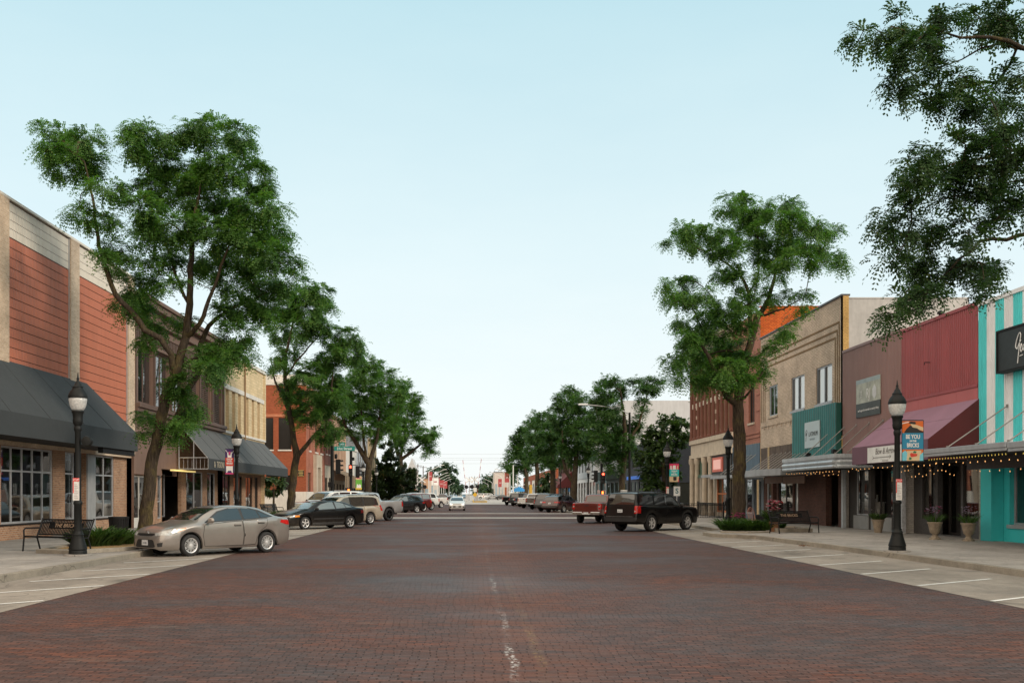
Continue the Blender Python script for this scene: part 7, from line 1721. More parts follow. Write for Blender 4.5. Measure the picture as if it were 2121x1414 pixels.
# planters
def planter(name, lb, poly, zk, herbs, seed, soil):
    r = thing(name, lb, 'planter', (poly[0][0], poly[0][1], SW)); mb = MB(); cx = sum(p[0] for p in poly) / len(poly); cy = sum(p[1] for p in poly) / len(poly)
    inn = [(cx + (x - cx) * .90, cy + (y - cy) * .86) for x, y in poly]; n = len(poly)
    for k in range(n):
        a, b, c, d = poly[k], poly[(k + 1) % n], inn[(k + 1) % n], inn[k]; mb.prism([(a[0], a[1], SW + .004), (b[0], b[1], SW + .004), (c[0], c[1], SW + .004), (d[0], d[1], SW + .004)], (0, 0, zk))
    mb.build('kerb_edge', M_KERB, r, world=True)
    mb = MB(); mb.prism([(x, y, SW + .003) for x, y in inn], (0, 0, zk * .55)); mb.build('mulch', soil, r, world=True)
    return r
M_MULCH = mat('straw_mulch', (.30, .185, .075), .95, 0, .5, 14, bump=.6, bs=50); M_SOIL = mat('dark_mulch', (.055, .034, .022), .95, 0, .5, 12, bump=.6, bs=50)
planter('kerb_planter', 'low concrete edged planter with straw mulch under the leaning left tree', [(-12.1, 28.4), (-10.9, 27.9), (-10.05, 29.3), (-9.75, 31), (-9.75, 37.4), (-11.6, 38.6), (-12.7, 34)], .10, 9, 3, M_MULCH)
planter('kerb_planter', 'low concrete edged planter with dark mulch around the right tree', [(10.5, 43.3), (11.5, 42.7), (12.6, 43.4), (13.6, 46.8), (13.2, 50.5), (12.2, 49.8), (12.0, 47.4), (11.0, 45.3)], .06, 9, 4, M_SOIL)
planter('kerb_planter', 'small pale kerbed planter behind the right bench', [(13.0, 43.9), (14.6, 43.9), (14.9, 47.2), (13.9, 48.0)], .16, 4, 5, M_SOIL)
def herb(name, lb, x, y, z, rad, h, seed, m=None, n=300, wd=.04, cat='plant', group='clumps of arching green leaves', flowers=None, fs=.03):
    rg = np.random.default_rng(seed); r = thing(name, lb, cat, (x, y, z), 0, group)
    a = rg.random(n) * 2 * math.pi; q = np.sqrt(rg.random(n)) * rad * .5
    P = np.stack([np.cos(a) * q, np.sin(a) * q, np.zeros(n)], 1); b = a + rg.normal(0, .5, n); up = rg.uniform(.7, 1.6, n)
    Dr = unit(np.stack([np.cos(b) * .7, np.sin(b) * .7, up], 1))
    V, F = fronds(P, Dr, h * rg.uniform(.8, 1.5, n), wd * rg.uniform(.7, 1.3, n), rg, 4, .38)
    np_mesh('foliage', V, F, m or M_HERB, r)
    if flowers:
        for fc, k in flowers:
            mb = MB()
            for _ in range(k):
                t = rg.random() * 6.28; s_ = rg.random() * rad; c = (math.cos(t) * s_, math.sin(t) * s_, h * rg.uniform(.7, 1.25))
                for p in range(5):
                    u = 2 * math.pi * p / 5; mb.quad(c, (c[0] + fs * math.cos(u - .5), c[1] + fs * math.sin(u - .5), c[2] + fs * .5), (c[0] + fs * 1.5 * math.cos(u), c[1] + fs * 1.5 * math.sin(u), c[2] + fs * .6), (c[0] + fs * math.cos(u + .5), c[1] + fs * math.sin(u + .5), c[2] + fs * .5))
            mb.build('blossom', mat('blossom_%s' % fc, {'pink': (.62, .13, .20), 'white': (.7, .66, .64), 'magenta': (.42, .03, .17), 'lilac': (.36, .28, .42)}[fc], .7), r)
    return r
hl = ['tall clump of arching leaves behind the left lamp base', 'middle clump of arching leaves in the left planter', 'clump of arching leaves in front of the litter bin', 'clump of arching leaves nearest the leaning left tree', 'low leaf clump behind the left bench']
for k, (x, D, rad, h) in enumerate(((190, 31.2, .6, .85), (214, 31.6, .55, .8), (234, 31.8, .5, .72), (258, 32.6, .5, .65), (168, 31.4, .5, .6))): herb('daylily', hl[k], px(x, D), D, SW + .05, rad, h, 60 + k)
hr = ['clump of arching leaves at the near left edge of the right planter', 'clump of arching leaves before the right tree trunk', 'clump of arching leaves right of the right tree trunk', 'low leaf clump beside the flower pots at right', 'leaf clump at the street corner of the right planter']
for k, (x, D, rad, h) in enumerate(((1506, 45.5, .6, .75), (1548, 44.9, .5, .6), (1566, 45.0, .6, .75), (1584, 44.8, .5, .65), (1521, 44.9, .5, .6))): herb('daylily', hr[k], px(x, D), D, SW + .04, rad, h, 70 + k)
herb('ornamental_grass', 'tuft of ornamental grass beside the black sedan bonnet', px(575, 70), 70, SW, .5, .8, 81, M_HERB, 160, .03, group=None)
herb('leafy_plant', 'small leafy plant in the pale planter behind the right bench', px(1612, 45.6), 45.4, SW + .1, .35, .35, 82, M_LEAF2, 120, .07, group=None)
# pots and flowers by the right planter and shop fronts
def pot(x, y, lb, prof, m, fl, seed, fol=M_HERB, h=.4, rad=.3, n=130, wd=.03, fs=.03):
    p = thing('flower_pot', lb, 'plant pot', (x, y, SW)); mb = MB(); mb.lathe(prof, (0, 0, 0), 22); mb.build('pot', m, p, smooth=True, auto=40)
    z = prof[-1][1]; q = herb('potted_plant', 'plant growing in the ' + lb, x, y, SW + z - .05, rad, h, seed, fol, n, wd, flowers=fl, group=None, cat='potted plant', fs=fs)
    return p
M_TERRA = mat('terracotta', (.30, .15, .08), .8, 0, .15, 5); M_URN = mat('weathered_urn', (.25, .20, .145), .85, 0, .25, 6, bump=.3, bs=40)
URN = [(.20, 0), (.20, .05), (.13, .08), (.09, .16), (.10, .20), (.17, .26), (.20, .40), (.235, .56), (.27, .60), (.26, .63)]
pot(13.15, 44.6, 'brown flower pot at the left end of the right bench', [(.16, 0), (.24, .38), (.26, .38), (.26, .43)], M_TERRA, [('pink', 26), ('white', 8)], 90, M_LEAF2, .8, .35, 150, .06, .06)
pot(12.1, 46.6, 'dark flower pot with magenta blooms in the right planter', [(.16, 0), (.22, .3), (.24, .33)], M_BLACK, [('magenta', 26)], 91, M_LEAF2, .4, .4, 120, .05, .05)
URX = FX[1] - .42
pot(px(1930, 37.2), 36.95, 'stone urn left of the dark shop door', URN, M_URN, [('lilac', 34), ('magenta', 14)], 92, h=.5, rad=.35, wd=.018)
pot(px(1988, 36.4), 35.75, 'stone urn right of the dark shop door', URN, M_URN, [('lilac', 34)], 93, h=.5, rad=.35, wd=.018)
pot(px(1815, 43.6), 43.4, 'round clay pot beneath the purple awning', [(.15, 0), (.24, .5), (.27, .5), (.27, .56)], M_URN, [('white', 6)], 94, M_LEAF2, .45, .35, 160, .05)
# wire chair among the flowers
r = thing('garden_chair', 'small pink framed garden chair among the flowers at right', 'chair', (12.55, 45.6, SW + .05), R(30))
mt = mat('pink_wire', (.36, .17, .13), .6)
mb = MB(); mb.lathe([(.001, .42), (.2, .42), (.2, .44), (.001, .44)], (0, 0, 0), 18); mb.build('seat', mt, r)
mb = MB(); mb.tube([(-.19, .12, .43), (-.2, .2, .8), (-.12, .22, .95), (0, .23, 1.0), (.12, .22, .95), (.2, .2, .8), (.19, .12, .43)], .013, 6)
for k in (-.1, -.03, .04, .1): mb.tube([(k, .15, .43), (k * 1.2, .22, .95)], .008, 5)
mb.build('backrest', mt, r)
for sx, sy in ((-1, -1), (1, -1), (-1, 1), (1, 1)): mb = MB(); mb.tube([(sx * .14, sy * .12, .42), (sx * .18, sy * .17, 0)], .012, 5); mb.build('leg', mt, r)
r = thing('planter_box', 'square black planter box behind the garden chair at right', 'planter box', (14.2, 50.5, SW)); mb = MB(); mb.box(-.28, .28, -.28, .28, 0, .62); mb.build('box', M_BLACK, r, bevel=.02)
mb = MB(); mb.box(-.25, .25, -.25, .25, .6, .625); mb.build('soil', M_SOIL, r)
# railing by the columned building
r = thing('iron_railing', 'black iron railing on the pavement beyond the large black suv', 'railing', (14.3, 66, SW)); mb = MB()
def rail(ax, ay, bx, by):
    for z in (.12, .92, 1.02): mb.tube([(ax, ay, z), (bx, by, z)], .02, 5)
    n = int(math.hypot(bx - ax, by - ay) / .14)
    for k in range(n + 1): t = k / n; mb.tube([(ax + (bx - ax) * t, ay + (by - ay) * t, .12), (ax + (bx - ax) * t, ay + (by - ay) * t, 1.02)], .011, 4)
rail(-.9, 0, 1.9, 0); rail(1.9, 0, 1.9, 7.5); mb.build('railing_bars', M_BLACK, r)
for x_, y_ in ((-.9, 0), (1.9, 0), (1.9, 7.5)): mb2 = MB(); mb2.box(x_ - .05, x_ + .05, y_ - .05, y_ + .05, 0, 1.12); mb2.build('post', M_BLACK, r)
# small route sign post
r = thing('road_sign', 'small white route sign with a teal curl on a thin post', 'sign', (px(1402, 70), 70, SW)); mb = MB(); mb.tube([(0, 0, 0), (0, 0, 2.0)], .03, 6); mb.build('post', M_ALU, r)
mb = MB(); mb.box(-.22, .22, -.03, -.012, 1.5, 2.15); p_ = mb.build('sign_face', mat('sign_white', (.62, .64, .64), .5), r)
text_mb('S', .5, (0, -.032, 1.83), *AX[0], depth=.003, bold=.01).build('lettering', mat('deep_teal', (.02, .12, .15), .5), p_)
r = thing('road_sign', 'white sign with a dark arrow before the navy building', 'sign', (px(1291, 99), 98.6, SW)); mb = MB(); mb.tube([(0, 0, 0), (0, 0, 1.9)], .035, 6); mb.build('post', M_ALU, r)
mb = MB(); mb.box(-.32, .32, -.04, -.012, 1.05, 2.0); p_ = mb.build('sign_face', M_LETW, r); text_mb('3', .6, (0, -.042, 1.55), *AX[0], depth=.003, bold=.01).build('lettering', mat('deep_teal', (.02, .12, .15), .5), p_)
# ------------------------------------------------------------------ traffic signals
M_RED = emit('signal_red', (1.0, .06, .03), 9.0); M_HAND = emit('signal_hand', (1.0, .16, .03), 5.0); M_UNLIT = mat('unlit_lens', (.04, .035, .03), .3)
def signal_head(root, x, y, z, face, lit=True):
    """three lens signal; face: direction the lenses look, 'cam' or 'side'"""
    mb = MB(); mb.box(x - .18, x + .18, y - .12, y + .12, z - .55, z + .55); h = mb.build('signal_head', M_BLACK, root, bevel=.02)
    for k, c in enumerate(('r', 'y', 'g')):
        zz = z + .35 - .35 * k
        l = MB(); v = MB()
        if face == 'cam':
            l.lathe([(.001, -.006), (.115, 0)], (x, y - .125, zz), 14, 'y')
            v.prism([(x - .14, y - .12, zz), (x - .10, y - .12, zz + .12), (x, y - .12, zz + .15), (x + .10, y - .12, zz + .12), (x + .14, y - .12, zz)] + [(x + .125, y - .12, zz), (x + .09, y - .12, zz + .105), (x, y - .12, zz + .133), (x - .09, y - .12, zz + .105), (x - .125, y - .12, zz)], (0, -.2, 0))
        else:
            s_ = face; l.lathe([(.001, s_ * .006), (.115, 0)], (x + s_ * .185, y, zz), 14, 'x'); v.prism([(x + s_ * .18, y - .13, zz + .02), (x + s_ * .18, y, zz + .15), (x + s_ * .18, y + .13, zz + .02), (x + s_ * .18, y, zz + .13)], (s_ * .22, 0, 0))
        l.build('lens', M_RED if (c == 'r' and lit) else M_UNLIT, h); v.build('visor', M_BLACK, h)
    return h
def ped_head(root, x, y, z, lit=True):
    mb = MB(); mb.box(x - .2, x + .2, y - .1, y + .1, z - .2, z + .2); h = mb.build('pedestrian_head', M_BLACK, root, bevel=.015)
    if lit:
        mb = MB(); q = y - .104
        mb.prism([(x - .08, q, z - .15), (x + .06, q, z - .15), (x + .10, q, z - .02), (x + .10, q, z + .05), (x + .07, q, z + .12), (x + .0, q, z + .16), (x - .07, q, z + .12), (x - .09, q, z)], (0, -.004, 0)); mb.build('lit_hand', M_HAND, h)
def pole(root, x, y, h, r=.11, name='pole'):
    mb = MB(); mb.lathe([(r * 1.7, SW), (r * 1.7, SW + .3), (r * 1.2, SW + .4), (r, SW + .6), (r * .8, h), (r * .9, h + .05), (.001, h + .08)], (x, y, 0), 14); return mb.build(name, M_LAMPBLK, root, world=True, smooth=True, auto=40)
xp, yp = px(688, 79), 79
r = thing('traffic_signal', 'tall black signal pole carrying street name signs at the left corner', 'traffic signal', (xp, yp, SW)); pole(r, xp, yp, 6.9, .15)
signal_head(r, .46, 0, px(0, 1) * 0 + 3.75, 1, False); ped_head(r, -.1, -.1, 2.35, False)
mb = MB(); mb.box(-.02, .9, -.03, .03, 5.0, 5.06); mb.box(.1, .6, -.05, .05, 4.1, 4.16); mb.build('bracket', M_LAMPBLK, r)
s = thing('street_name_sign', 'green street name sign reading 21st Street', 'sign', (xp + .95, yp - .03, 5.28), 0, 'green street name signs'); mb = MB(); mb.box(-.80, .80, -.02, .02, -.17, .17); mb.build('sign_face', mat('sign_green', (.01, .22, .19), .5, 0, .05, 3), s)
text_mb('21st Street', .26, (0, -.021, -.01), *AX[0], depth=.004, bold=.004).build('lettering', M_LETW, s)
s = thing('street_name_sign', 'smaller green sign reading 1900 above the street name', 'sign', (xp + .75, yp - .03, 5.62), 0, 'green street name signs'); mb = MB(); mb.box(-.24, .24, -.02, .02, -.15, .15); mb.build('sign_face', MATS['sign_green'], s)
text_mb('1900', .17, (0, -.021, -.01), *AX[0], depth=.004).build('lettering', M_LETW, s)
mb = MB(); mb.lathe([(.09, 0), (.12, .05), (.12, .3), (.09, .36)], (.3, -.05, 4.35), 12); mb.build('camera_housing', M_LAMPBLK, r, smooth=True)
xp, yp = px(727, 96), 96
r = thing('traffic_signal', 'black signal pole showing a red light and a red hand at left', 'traffic signal', (xp, yp, SW)); pole(r, xp, yp, 6.2, .16)
signal_head(r, .0, -.32, 3.95 - SW, 'cam'); signal_head(r, .62, 0, 3.85 - SW, 1, False); ped_head(r, -.18, -.25, 1.55 + .4); ped_head(r, .5, 0, 1.75, False)
mb = MB(); mb.box(-.05, .62, -.05, .05, 4.3, 4.36); mb.lathe([(.10, 0), (.12, .04), (.12, .26), (.08, .32)], (.22, -.05, 4.75), 10); mb.build('bracket', M_LAMPBLK, r)
xp, yp = px(1246, 97), 97
r = thing('traffic_signal', 'black signal pole showing a red light and a red hand at right', 'traffic signal', (xp, yp, SW)); pole(r, xp, yp, 4.6, .14)
signal_head(r, .1, -.32, 3.15, 'cam'); signal_head(r, -.55, 0, 3.3, -1, False); ped_head(r, .05, -.28, 1.75)
r = thing('traffic_signal', 'black signal pole beside the navy wall at right', 'traffic signal', (px(1304, 98), 98, SW)); pole(r, px(1304, 98), 98, 9.5, .13); 
mb = MB(); mb.tube([(0, 0, 9.3), (-1.5, 0, 9.9), (-4.0, 0, 10.15)], [.07, .06, .045], 8); mb.build('arm', M_ALU, r)
mb = MB(); mb.prism([(-4.0, -.18, 10.1), (-4.9, -.15, 10.1), (-4.9, .15, 10.1), (-4.0, .18, 10.1)], (0, 0, .16)); mb.build('lamp_head', M_WHTM, r, bevel=.03)
r = thing('signal_cabinet', 'grey metal signal cabinet at the left corner', 'cabinet', (px(705, 84), 84, SW)); mb = MB(); mb.box(-.55, .55, -.4, .4, 0, 1.95); mb.build('cabinet', mat('grey_cabinet', (.15, .15, .16), .5, .2, .1, 2), r, bevel=.03)
mb = MB(); mb.box(-.5, .5, -.415, -.401, .1, 1.85); d_ = mb.build('door', MATS['grey_cabinet'], r); mb = MB(); mb.box(.36, .42, -.44, -.416, .9, 1.05); mb.build('handle', M_ALU, d_)
r = thing('notice_board', 'pale poster board below the red hand at right', 'notice board', (px(1247, 99), 99.4, SW)); mb = MB(); mb.box(-.42, .42, -.03, .03, .9, 2.0); mb.build('board', mat('pinkish_paper', (.45, .36, .36), .7, 0, .2, 4), r)
for sx in (-.38, .38): mb = MB(); mb.box(sx - .03, sx + .03, -.02, .02, 0, .9); mb.build('leg', M_ALU, r)
# ------------------------------------------------------------------ string lights under the right canopies
M_BULB = emit('warm_bulb', (1.0, .50, .17), 1.35); M_BULBY = emit('yellow_bulb', (.85, .62, .12), .40)
_b = MB(); _b.lathe([(.001, -.024), (.010, -.02), (.013, -.007), (.011, .008), (.006, .016), (.006, .025)], (0, 0, 0), 8); _o = _b.build('bulb', M_BULB, None, smooth=True); BULB = _o.data; bpy.data.objects.remove(_o)
_b = MB(); _b.lathe([(.001, -.028), (.009, -.024), (.012, -.008), (.011, .006), (.006, .02), (.006, .028)], (0, 0, 0), 8); _o = _b.build('bulb', M_BULBY, None, smooth=True); BULBY = _o.data; bpy.data.objects.remove(_o)
def string(lb, pts, n, me, rnd, sag=.06):
    rg = random.Random(len(lb)); r = thing('string_lights', lb, 'string lights', pts[0], 0, 'string lights under the right canopies'); P = [Vector(p) for p in pts]; o = P[0]
    tot = [0]
    for a, b in zip(P, P[1:]): tot.append(tot[-1] + (b - a).length)
    def at(d):
        for k in range(len(P) - 1):
            if d <= tot[k + 1] + 1e-6: return P[k].lerp(P[k + 1], (d - tot[k]) / max(1e-6, tot[k + 1] - tot[k]))
        return P[-1]
    line = []
    for i in range(n * 2 + 1):
        q = at(tot[-1] * i / (n * 2)) - o; q.z -= sag * (i % 2); line.append(q)
    mb = MB(); mb.tube(line, .006, 4); mb.build('cable', M_BLACK, r)
    for i in range(n):
        q = line[2 * i + 1] + Vector((0, 0, -.05 - rnd * rg.random()))
        b = bpy.data.objects.new('bulb', me); col.objects.link(b); b.parent = r; b.location = q; b.rotation_euler = (rg.uniform(-.3, .3), rg.uniform(-.3, .3), 0)
string('warm string lights along the edge of the silver marquee', [(16.33, 53.4, 2.95), (16.33, 46.2, 2.95), (17.6, 46.1, 2.95)], 20, BULB, .05)
string('second sparse warm string under the silver marquee', [(16.9, 52.0, 2.92), (16.7, 46.4, 2.88)], 8, BULB, .12)
string('warm string lights below the purple valance', [(16.25, 44.0, 2.98), (16.22, 35.6, 3.0)], 18, BULB, .10)
string('warm lights hanging deep in the dark shop entrance', [(17.2, 41.5, 2.85), (17.3, 36.6, 2.85)], 16, BULB, .28)
string('yellow string lights close along the striped shop canopy', [(15.66, 35.2, 3.05), (15.66, 29.95, 3.05)], 26, BULBY, .01, .03)
string('dim yellow string under the near end of the striped shop canopy', [(15.66, 29.7, 3.03), (15.66, 24.0, 3.03)], 14, BULBY, .01, .03)
string('pinkish bulbs hanging behind the striped shop canopy edge', [(15.9, 35.3, 2.96), (15.9, 29.6, 2.96)], 12, BULB, .08)
string('few warm bulbs inside the striped shop canopy', [(17.2, 35.0, 2.7), (17.2, 30.5, 2.7)], 7, BULB, .1)
# ------------------------------------------------------------------ things in the shop windows
r = thing('sofa', 'beige tufted sofa standing in the ornate store window', 'sofa', (-17.9, 50.7, SW)); mc = mat('beige_upholstery', (.40, .36, .31), .9, 0, .15, 5)
mb = MB(); mb.box(-.45, .40, -1.0, 1.0, .3, .62); mb.build('seat', mc, r, bevel=.06, segs=2); mb = MB(); mb.box(-.62, -.40, -1.0, 1.0, .3, 1.2); mb.build('backrest', mc, r, bevel=.07, segs=2)
for sy in (-1.1, 1.1): mb = MB(); mb.box(-.6, .40, sy - .14, sy + .14, .1, .85); mb.build('armrest', mc, r, bevel=.08, segs=2)
r = thing('hanging_quilt', 'striped red and teal quilt hanging above the sofa', 'quilt', (-18.9, 50.7, 2.0)); mb = MB()
for k, mi in enumerate((0, 1, 0, 2, 0, 1, 2)):
    mb.mi = mi; z = -.95 + k * .27
    for q in range(10): a = -1.6 + q * .32; mb.quad((.03 * math.sin(q * 1.3), a, z), (.03 * math.sin(q * 1.3 + 1.3), a + .32, z + .05 * math.sin(q)), (.03 * math.sin(q * 1.3 + 1.3), a + .32, z + .27 + .05 * math.sin(q)), (.03 * math.sin(q * 1.3), a, z + .27))
mb.build('cloth', [mat('quilt_red', (.26, .07, .06), .9), mat('quilt_teal', (.13, .27, .33), .9), mat('quilt_dark', (.05, .045, .045), .9)], r)
def mannequin(x, y, lb, rz, m1, m2):
    r = thing('mannequin', lb, 'mannequin', (x, y, .45), rz); mb = MB()
    mb.lathe([(.11, .85), (.17, .92), (.16, 1.1), (.13, 1.2), (.17, 1.38), (.19, 1.5), (.12, 1.58), (.05, 1.62), (.05, 1.68)], (0, 0, 0), 14); mb.build('top', m1, r, smooth=True)
    mb = MB(); mb.lathe([(.30, .1), (.26, .4), (.19, .8), (.15, .94)], (0, 0, 0), 14); mb.build('skirt', m2, r, smooth=True)
    mb = MB(); mb.ball((0, 0, 1.80), .10, 10, 1.25); mb.build('head', mat('mannequin_skin', (.45, .36, .28), .6), r, smooth=True)
    for sg in (-1, 1): mb = MB(); mb.tube([(sg * .19, 0, 1.48), (sg * .26, .02, 1.2), (sg * .25, -.06, .95)], [.05, .04, .03], 7); mb.build('arm', MATS['mannequin_skin'], r, smooth=True)
mannequin(19.2, 60.0, 'mannequin in an orange top in the cream building window', R(90), mat('orange_top', (.45, .10, .02), .8), mat('olive_skirt', (.13, .14, .08), .8))
mannequin(19.3, 39.8, 'mannequin in a tan dress deep in the dark shop window', R(90), mat('tan_dress', (.36, .26, .15), .8), MATS['tan_dress'])
mannequin(19.1, 80.4, 'mannequin in a turquoise dress in the stone framed window', R(90), mat('turquoise_dress', (.2, .42, .45), .8), MATS['turquoise_dress'])
r = thing('display_shelf', 'white display shelf with small items in the mauve shop window', 'shelf', (18.9, 48.2, SW)); mb = MB(); mb.box(-.3, .3, -.7, .7, 1.22, 1.27); mb.build('shelf_board', M_WHTTRIM, r)
for sy in (-.65, .65): mb = MB(); mb.box(-.25, .25, sy - .02, sy + .02, 0, 1.22); mb.build('side_panel', M_WHTTRIM, r)
rg = random.Random(5)
for k in range(6):
    v = thing('ornament', ['tall white vase at the near end of the display shelf', 'squat white bowl second on the display shelf', 'slim pale vase third on the display shelf', 'wide pale jar fourth on the display shelf', 'small white cup fifth on the display shelf', 'white bottle at the far end of the display shelf'][k], 'ornament', (18.85, 47.65 + k * .21, SW + 1.27)); h = [.34, .14, .3, .2, .12, .27][k]; w_ = [.05, .09, .04, .08, .045, .05][k]
    mb = MB(); mb.lathe([(w_ * .6, 0), (w_, h * .4), (w_ * .6, h * .8), (w_ * .7, h)], (0, 0, 0), 12); mb.build('vase', mat('white_ceramic', (.6, .6, .58), .4), v, smooth=True)
r = thing('roof_vent', 'small dark vent on the crimson shop parapet', 'roof vent', (18.25, 39.9, 8.62)); mb = MB(); mb.lathe([(.07, 0), (.07, .16), (.13, .18), (.12, .26), (.02, .32)], (0, 0, 0), 12); mb.build('cowl', M_BLACK, r, smooth=True, auto=40)

r = thing('leaf_litter_heap', 'small heap of dry brown leaves lying on the parking lane at right', 'leaves', (px(1655, 35), 34.6, .006)); mb = MB(); rg = random.Random(3)
for _ in range(26):
    a = rg.random() * 6.3; q = rg.random() * .22; c = (q * math.cos(a), q * math.sin(a) * .6, .01 + .05 * rg.random()); u = rg.random() * 6.3; d = .05
    mb.quad(c, (c[0] + d * math.cos(u), c[1] + d * math.sin(u), c[2] + .02), (c[0] + 1.6 * d * math.cos(u + .5), c[1] + 1.6 * d * math.sin(u + .5), c[2] + .005), (c[0] + d * math.cos(u + 1.0), c[1] + d * math.sin(u + 1.0), c[2] + .02))
mb.build('leaf_heap', mat('dry_leaf', (.22, .10, .04), .9, 0, .3, 20), r)
# ================================================================== far end of the street
# rail crossing
D = 214
M_YEL = mat('yellow_kerb_paint', (.55, .36, .07), .7, 0, .2, 2)
r = thing('traffic_island', 'raised median island with yellow painted kerb at the tracks', 'traffic island', (px(996, D), D, 0)); mb = MB(); mb.box(-1.7, 1.3, -1.0, 60, 0, .26); mb.build('kerb_edge', M_YEL, r); mb = MB(); mb.box(-1.5, 1.1, -.8, 59.5, .262, .28); mb.build('top', M_WALK, r)
def crossing(x, y, lb, gate, lit=False):
    r = thing('crossing_signal', lb, 'railway signal', (x, y, .26), 0, 'railway crossing signals'); mb = MB(); mb.tube([(0, 0, 0), (0, 0, 5.2)], .09, 8); mb.build('post', M_ALU, r)
    for sg in (-1, 1):
        mb = MB(); c = Vector((0, -.1, 4.5)); d = Vector((sg * .75, 0, .6)); n = Vector((-d.z, 0, d.x)).normalized() * .11
        mb.prism([tuple(c - d + n), tuple(c - d - n), tuple(c + d - n), tuple(c + d + n)], (0, -.02 - .01 * sg, 0)); mb.build('crossbuck', M_LETW, r)
    for sg in (-1, 1): mb = MB(); mb.lathe([(.001, 0), (.42, .0), (.42, .06), (.2, .2), (.001, .2)], (sg * .62, -.3, 3.0), 16, 'y'); mb.build('lamp_disc', M_BLACK, r)
    mb = MB(); mb.box(-.7, .7, -.06, .06, 2.95, 3.05); mb.build('crossarm', M_BLACK, r)
    if gate:
        mb = MB(); a = Vector((gate * .5, 0, 1.0)); b = Vector((gate * 1.4, 0, 8.8))
        for k in range(10): mb.mi = k % 2; mb.tube([a.lerp(b, k / 10), a.lerp(b, (k + 1) / 10)], .06, 5, cap=False)
        mb.build('gate_arm', [M_LETW, mat('gate_red', (.35, .06, .05), .6)], r); mb = MB(); mb.box(gate * .5 - .3, gate * .5 + .3, -.25, .25, .1, 1.4); mb.build('gate_motor', M_ALU, r)
    return r
crossing(px(972, D + 8), D + 8, 'left crossing signal with dark lamp discs and a raised gate', -1); crossing(px(983, D), D, 'middle crossing signal on the median with a white crossbuck', 1); crossing(px(874, D + 4), D + 4, 'crossing signal with dark lamp discs at the left roadside', 0)
r = thing('road_sign', 'yellow diamond warning sign with white plate on the median', 'sign', (px(984, 210), 210, .26)); mb = MB(); mb.tube([(0, 0, 0), (0, 0, 3.3)], .05, 6); mb.build('post', M_ALU, r)
mb = MB(); mb.prism([(0, -.06, .85), (.5, -.06, 1.35), (0, -.06, 1.85), (-.5, -.06, 1.35)], (0, -.02, 0)); mb.build('sign_face', mat('warning_yellow', (.70, .42, .03), .5), r); mb = MB(); mb.box(-.34, .34, -.08, -.06, 1.95, 2.75); mb.build('plate', M_LETW, r)
# cobra head street lights
M_GALV = mat('galvanised_white', (.60, .60, .59), .4, .2, .04, 2)
def cobra(x, y, side, h=9.0):
    r = thing('road_light', 'light', 'road light', (x, y, 0), 0, 'tall white road lights beyond the tracks'); mb = MB(); mb.tube([(0, 0, 0), (0, 0, h - 1.2)], [.16, .12], 7); mb.build('post', M_GALV, r)
    mb = MB(); mb.tube([(0, 0, h - 1.25), (side * .2, 0, h - .9), (side * 3.2, 0, h + .6)], [.11, .10, .08], 6); mb.build('arm', M_GALV, r); mb = MB(); mb.prism([(side * 3.1, -.2, h + .55), (side * 4.3, -.16, h + .7), (side * 4.3, .16, h + .7), (side * 3.1, .2, h + .55)], (0, 0, .18)); mb.build('lamp_head', M_GALV, r); return r
orn = ['nearest', 'second', 'third', 'fourth', 'fifth', 'sixth', 'seventh']
for i, (x, D) in enumerate(((888, 285), (898, 335), (905, 390), (910, 440), (914.5, 500), (919, 560), (930, 760))): cobra(px(x, D), D, 1)['label'] = 'tall white road light on the left beyond the tracks, %s in its row' % orn[i]
for i, (x, D) in enumerate(((1072, 270), (1052, 330), (1040, 385), (1029, 470), (1019.5, 570), (1011, 690))): cobra(px(x, D), D, -1)['label'] = 'tall white road light on the right beyond the tracks, %s in its row' % orn[i]
r = thing('white_pole', 'plain white pole behind the boxy off roader', 'pole', (px(1063, 240), 240, 0)); mb = MB(); mb.tube([(0, 0, 0), (0, 0, 8.5)], [.16, .12], 8); mb.build('shaft', M_GALV, r)
r = thing('white_pole', 'plain white pole left of the arched brick building', 'pole', (px(1056, 250), 250, 0)); mb = MB(); mb.tube([(0, 0, 0), (0, 0, 8.9)], [.16, .12], 8); mb.build('shaft', M_GALV, r)
for x, D, h, lb in ((865.5, 300, 10.5, 'dark wooden utility pole left of the road lights'), (876.5, 330, 10.8, 'dark wooden utility pole nearer the road lights')):
    r = thing('utility_pole', lb, 'utility pole', (px(x, D), D, 0)); mb = MB(); mb.tube([(0, 0, 0), (0, 0, h)], [.2, .14], 7); mb.build('shaft', M_WOODDK, r); mb = MB(); mb.box(-1.2, 1.2, -.07, .07, h - .6, h - .45); mb.build('crossarm', M_WOODDK, r)
for k, (D, z) in enumerate(((300, 12.6), (330, 12.4), (360, 16.6), (360, 15.2))):
    r = thing('overhead_wire', 'thin overhead wire crossing the far street, ' + ('lowest', 'second lowest', 'topmost', 'second from top')[k], 'wire', (0, D, z)); mb = MB(); mb.tube([(-60 + 8 * q, 0, -.9 * math.sin(math.pi * q / 15)) for q in range(16)], .022, 4); mb.build('wire', mat('wire_grey', (.25, .25, .26), .6), r)
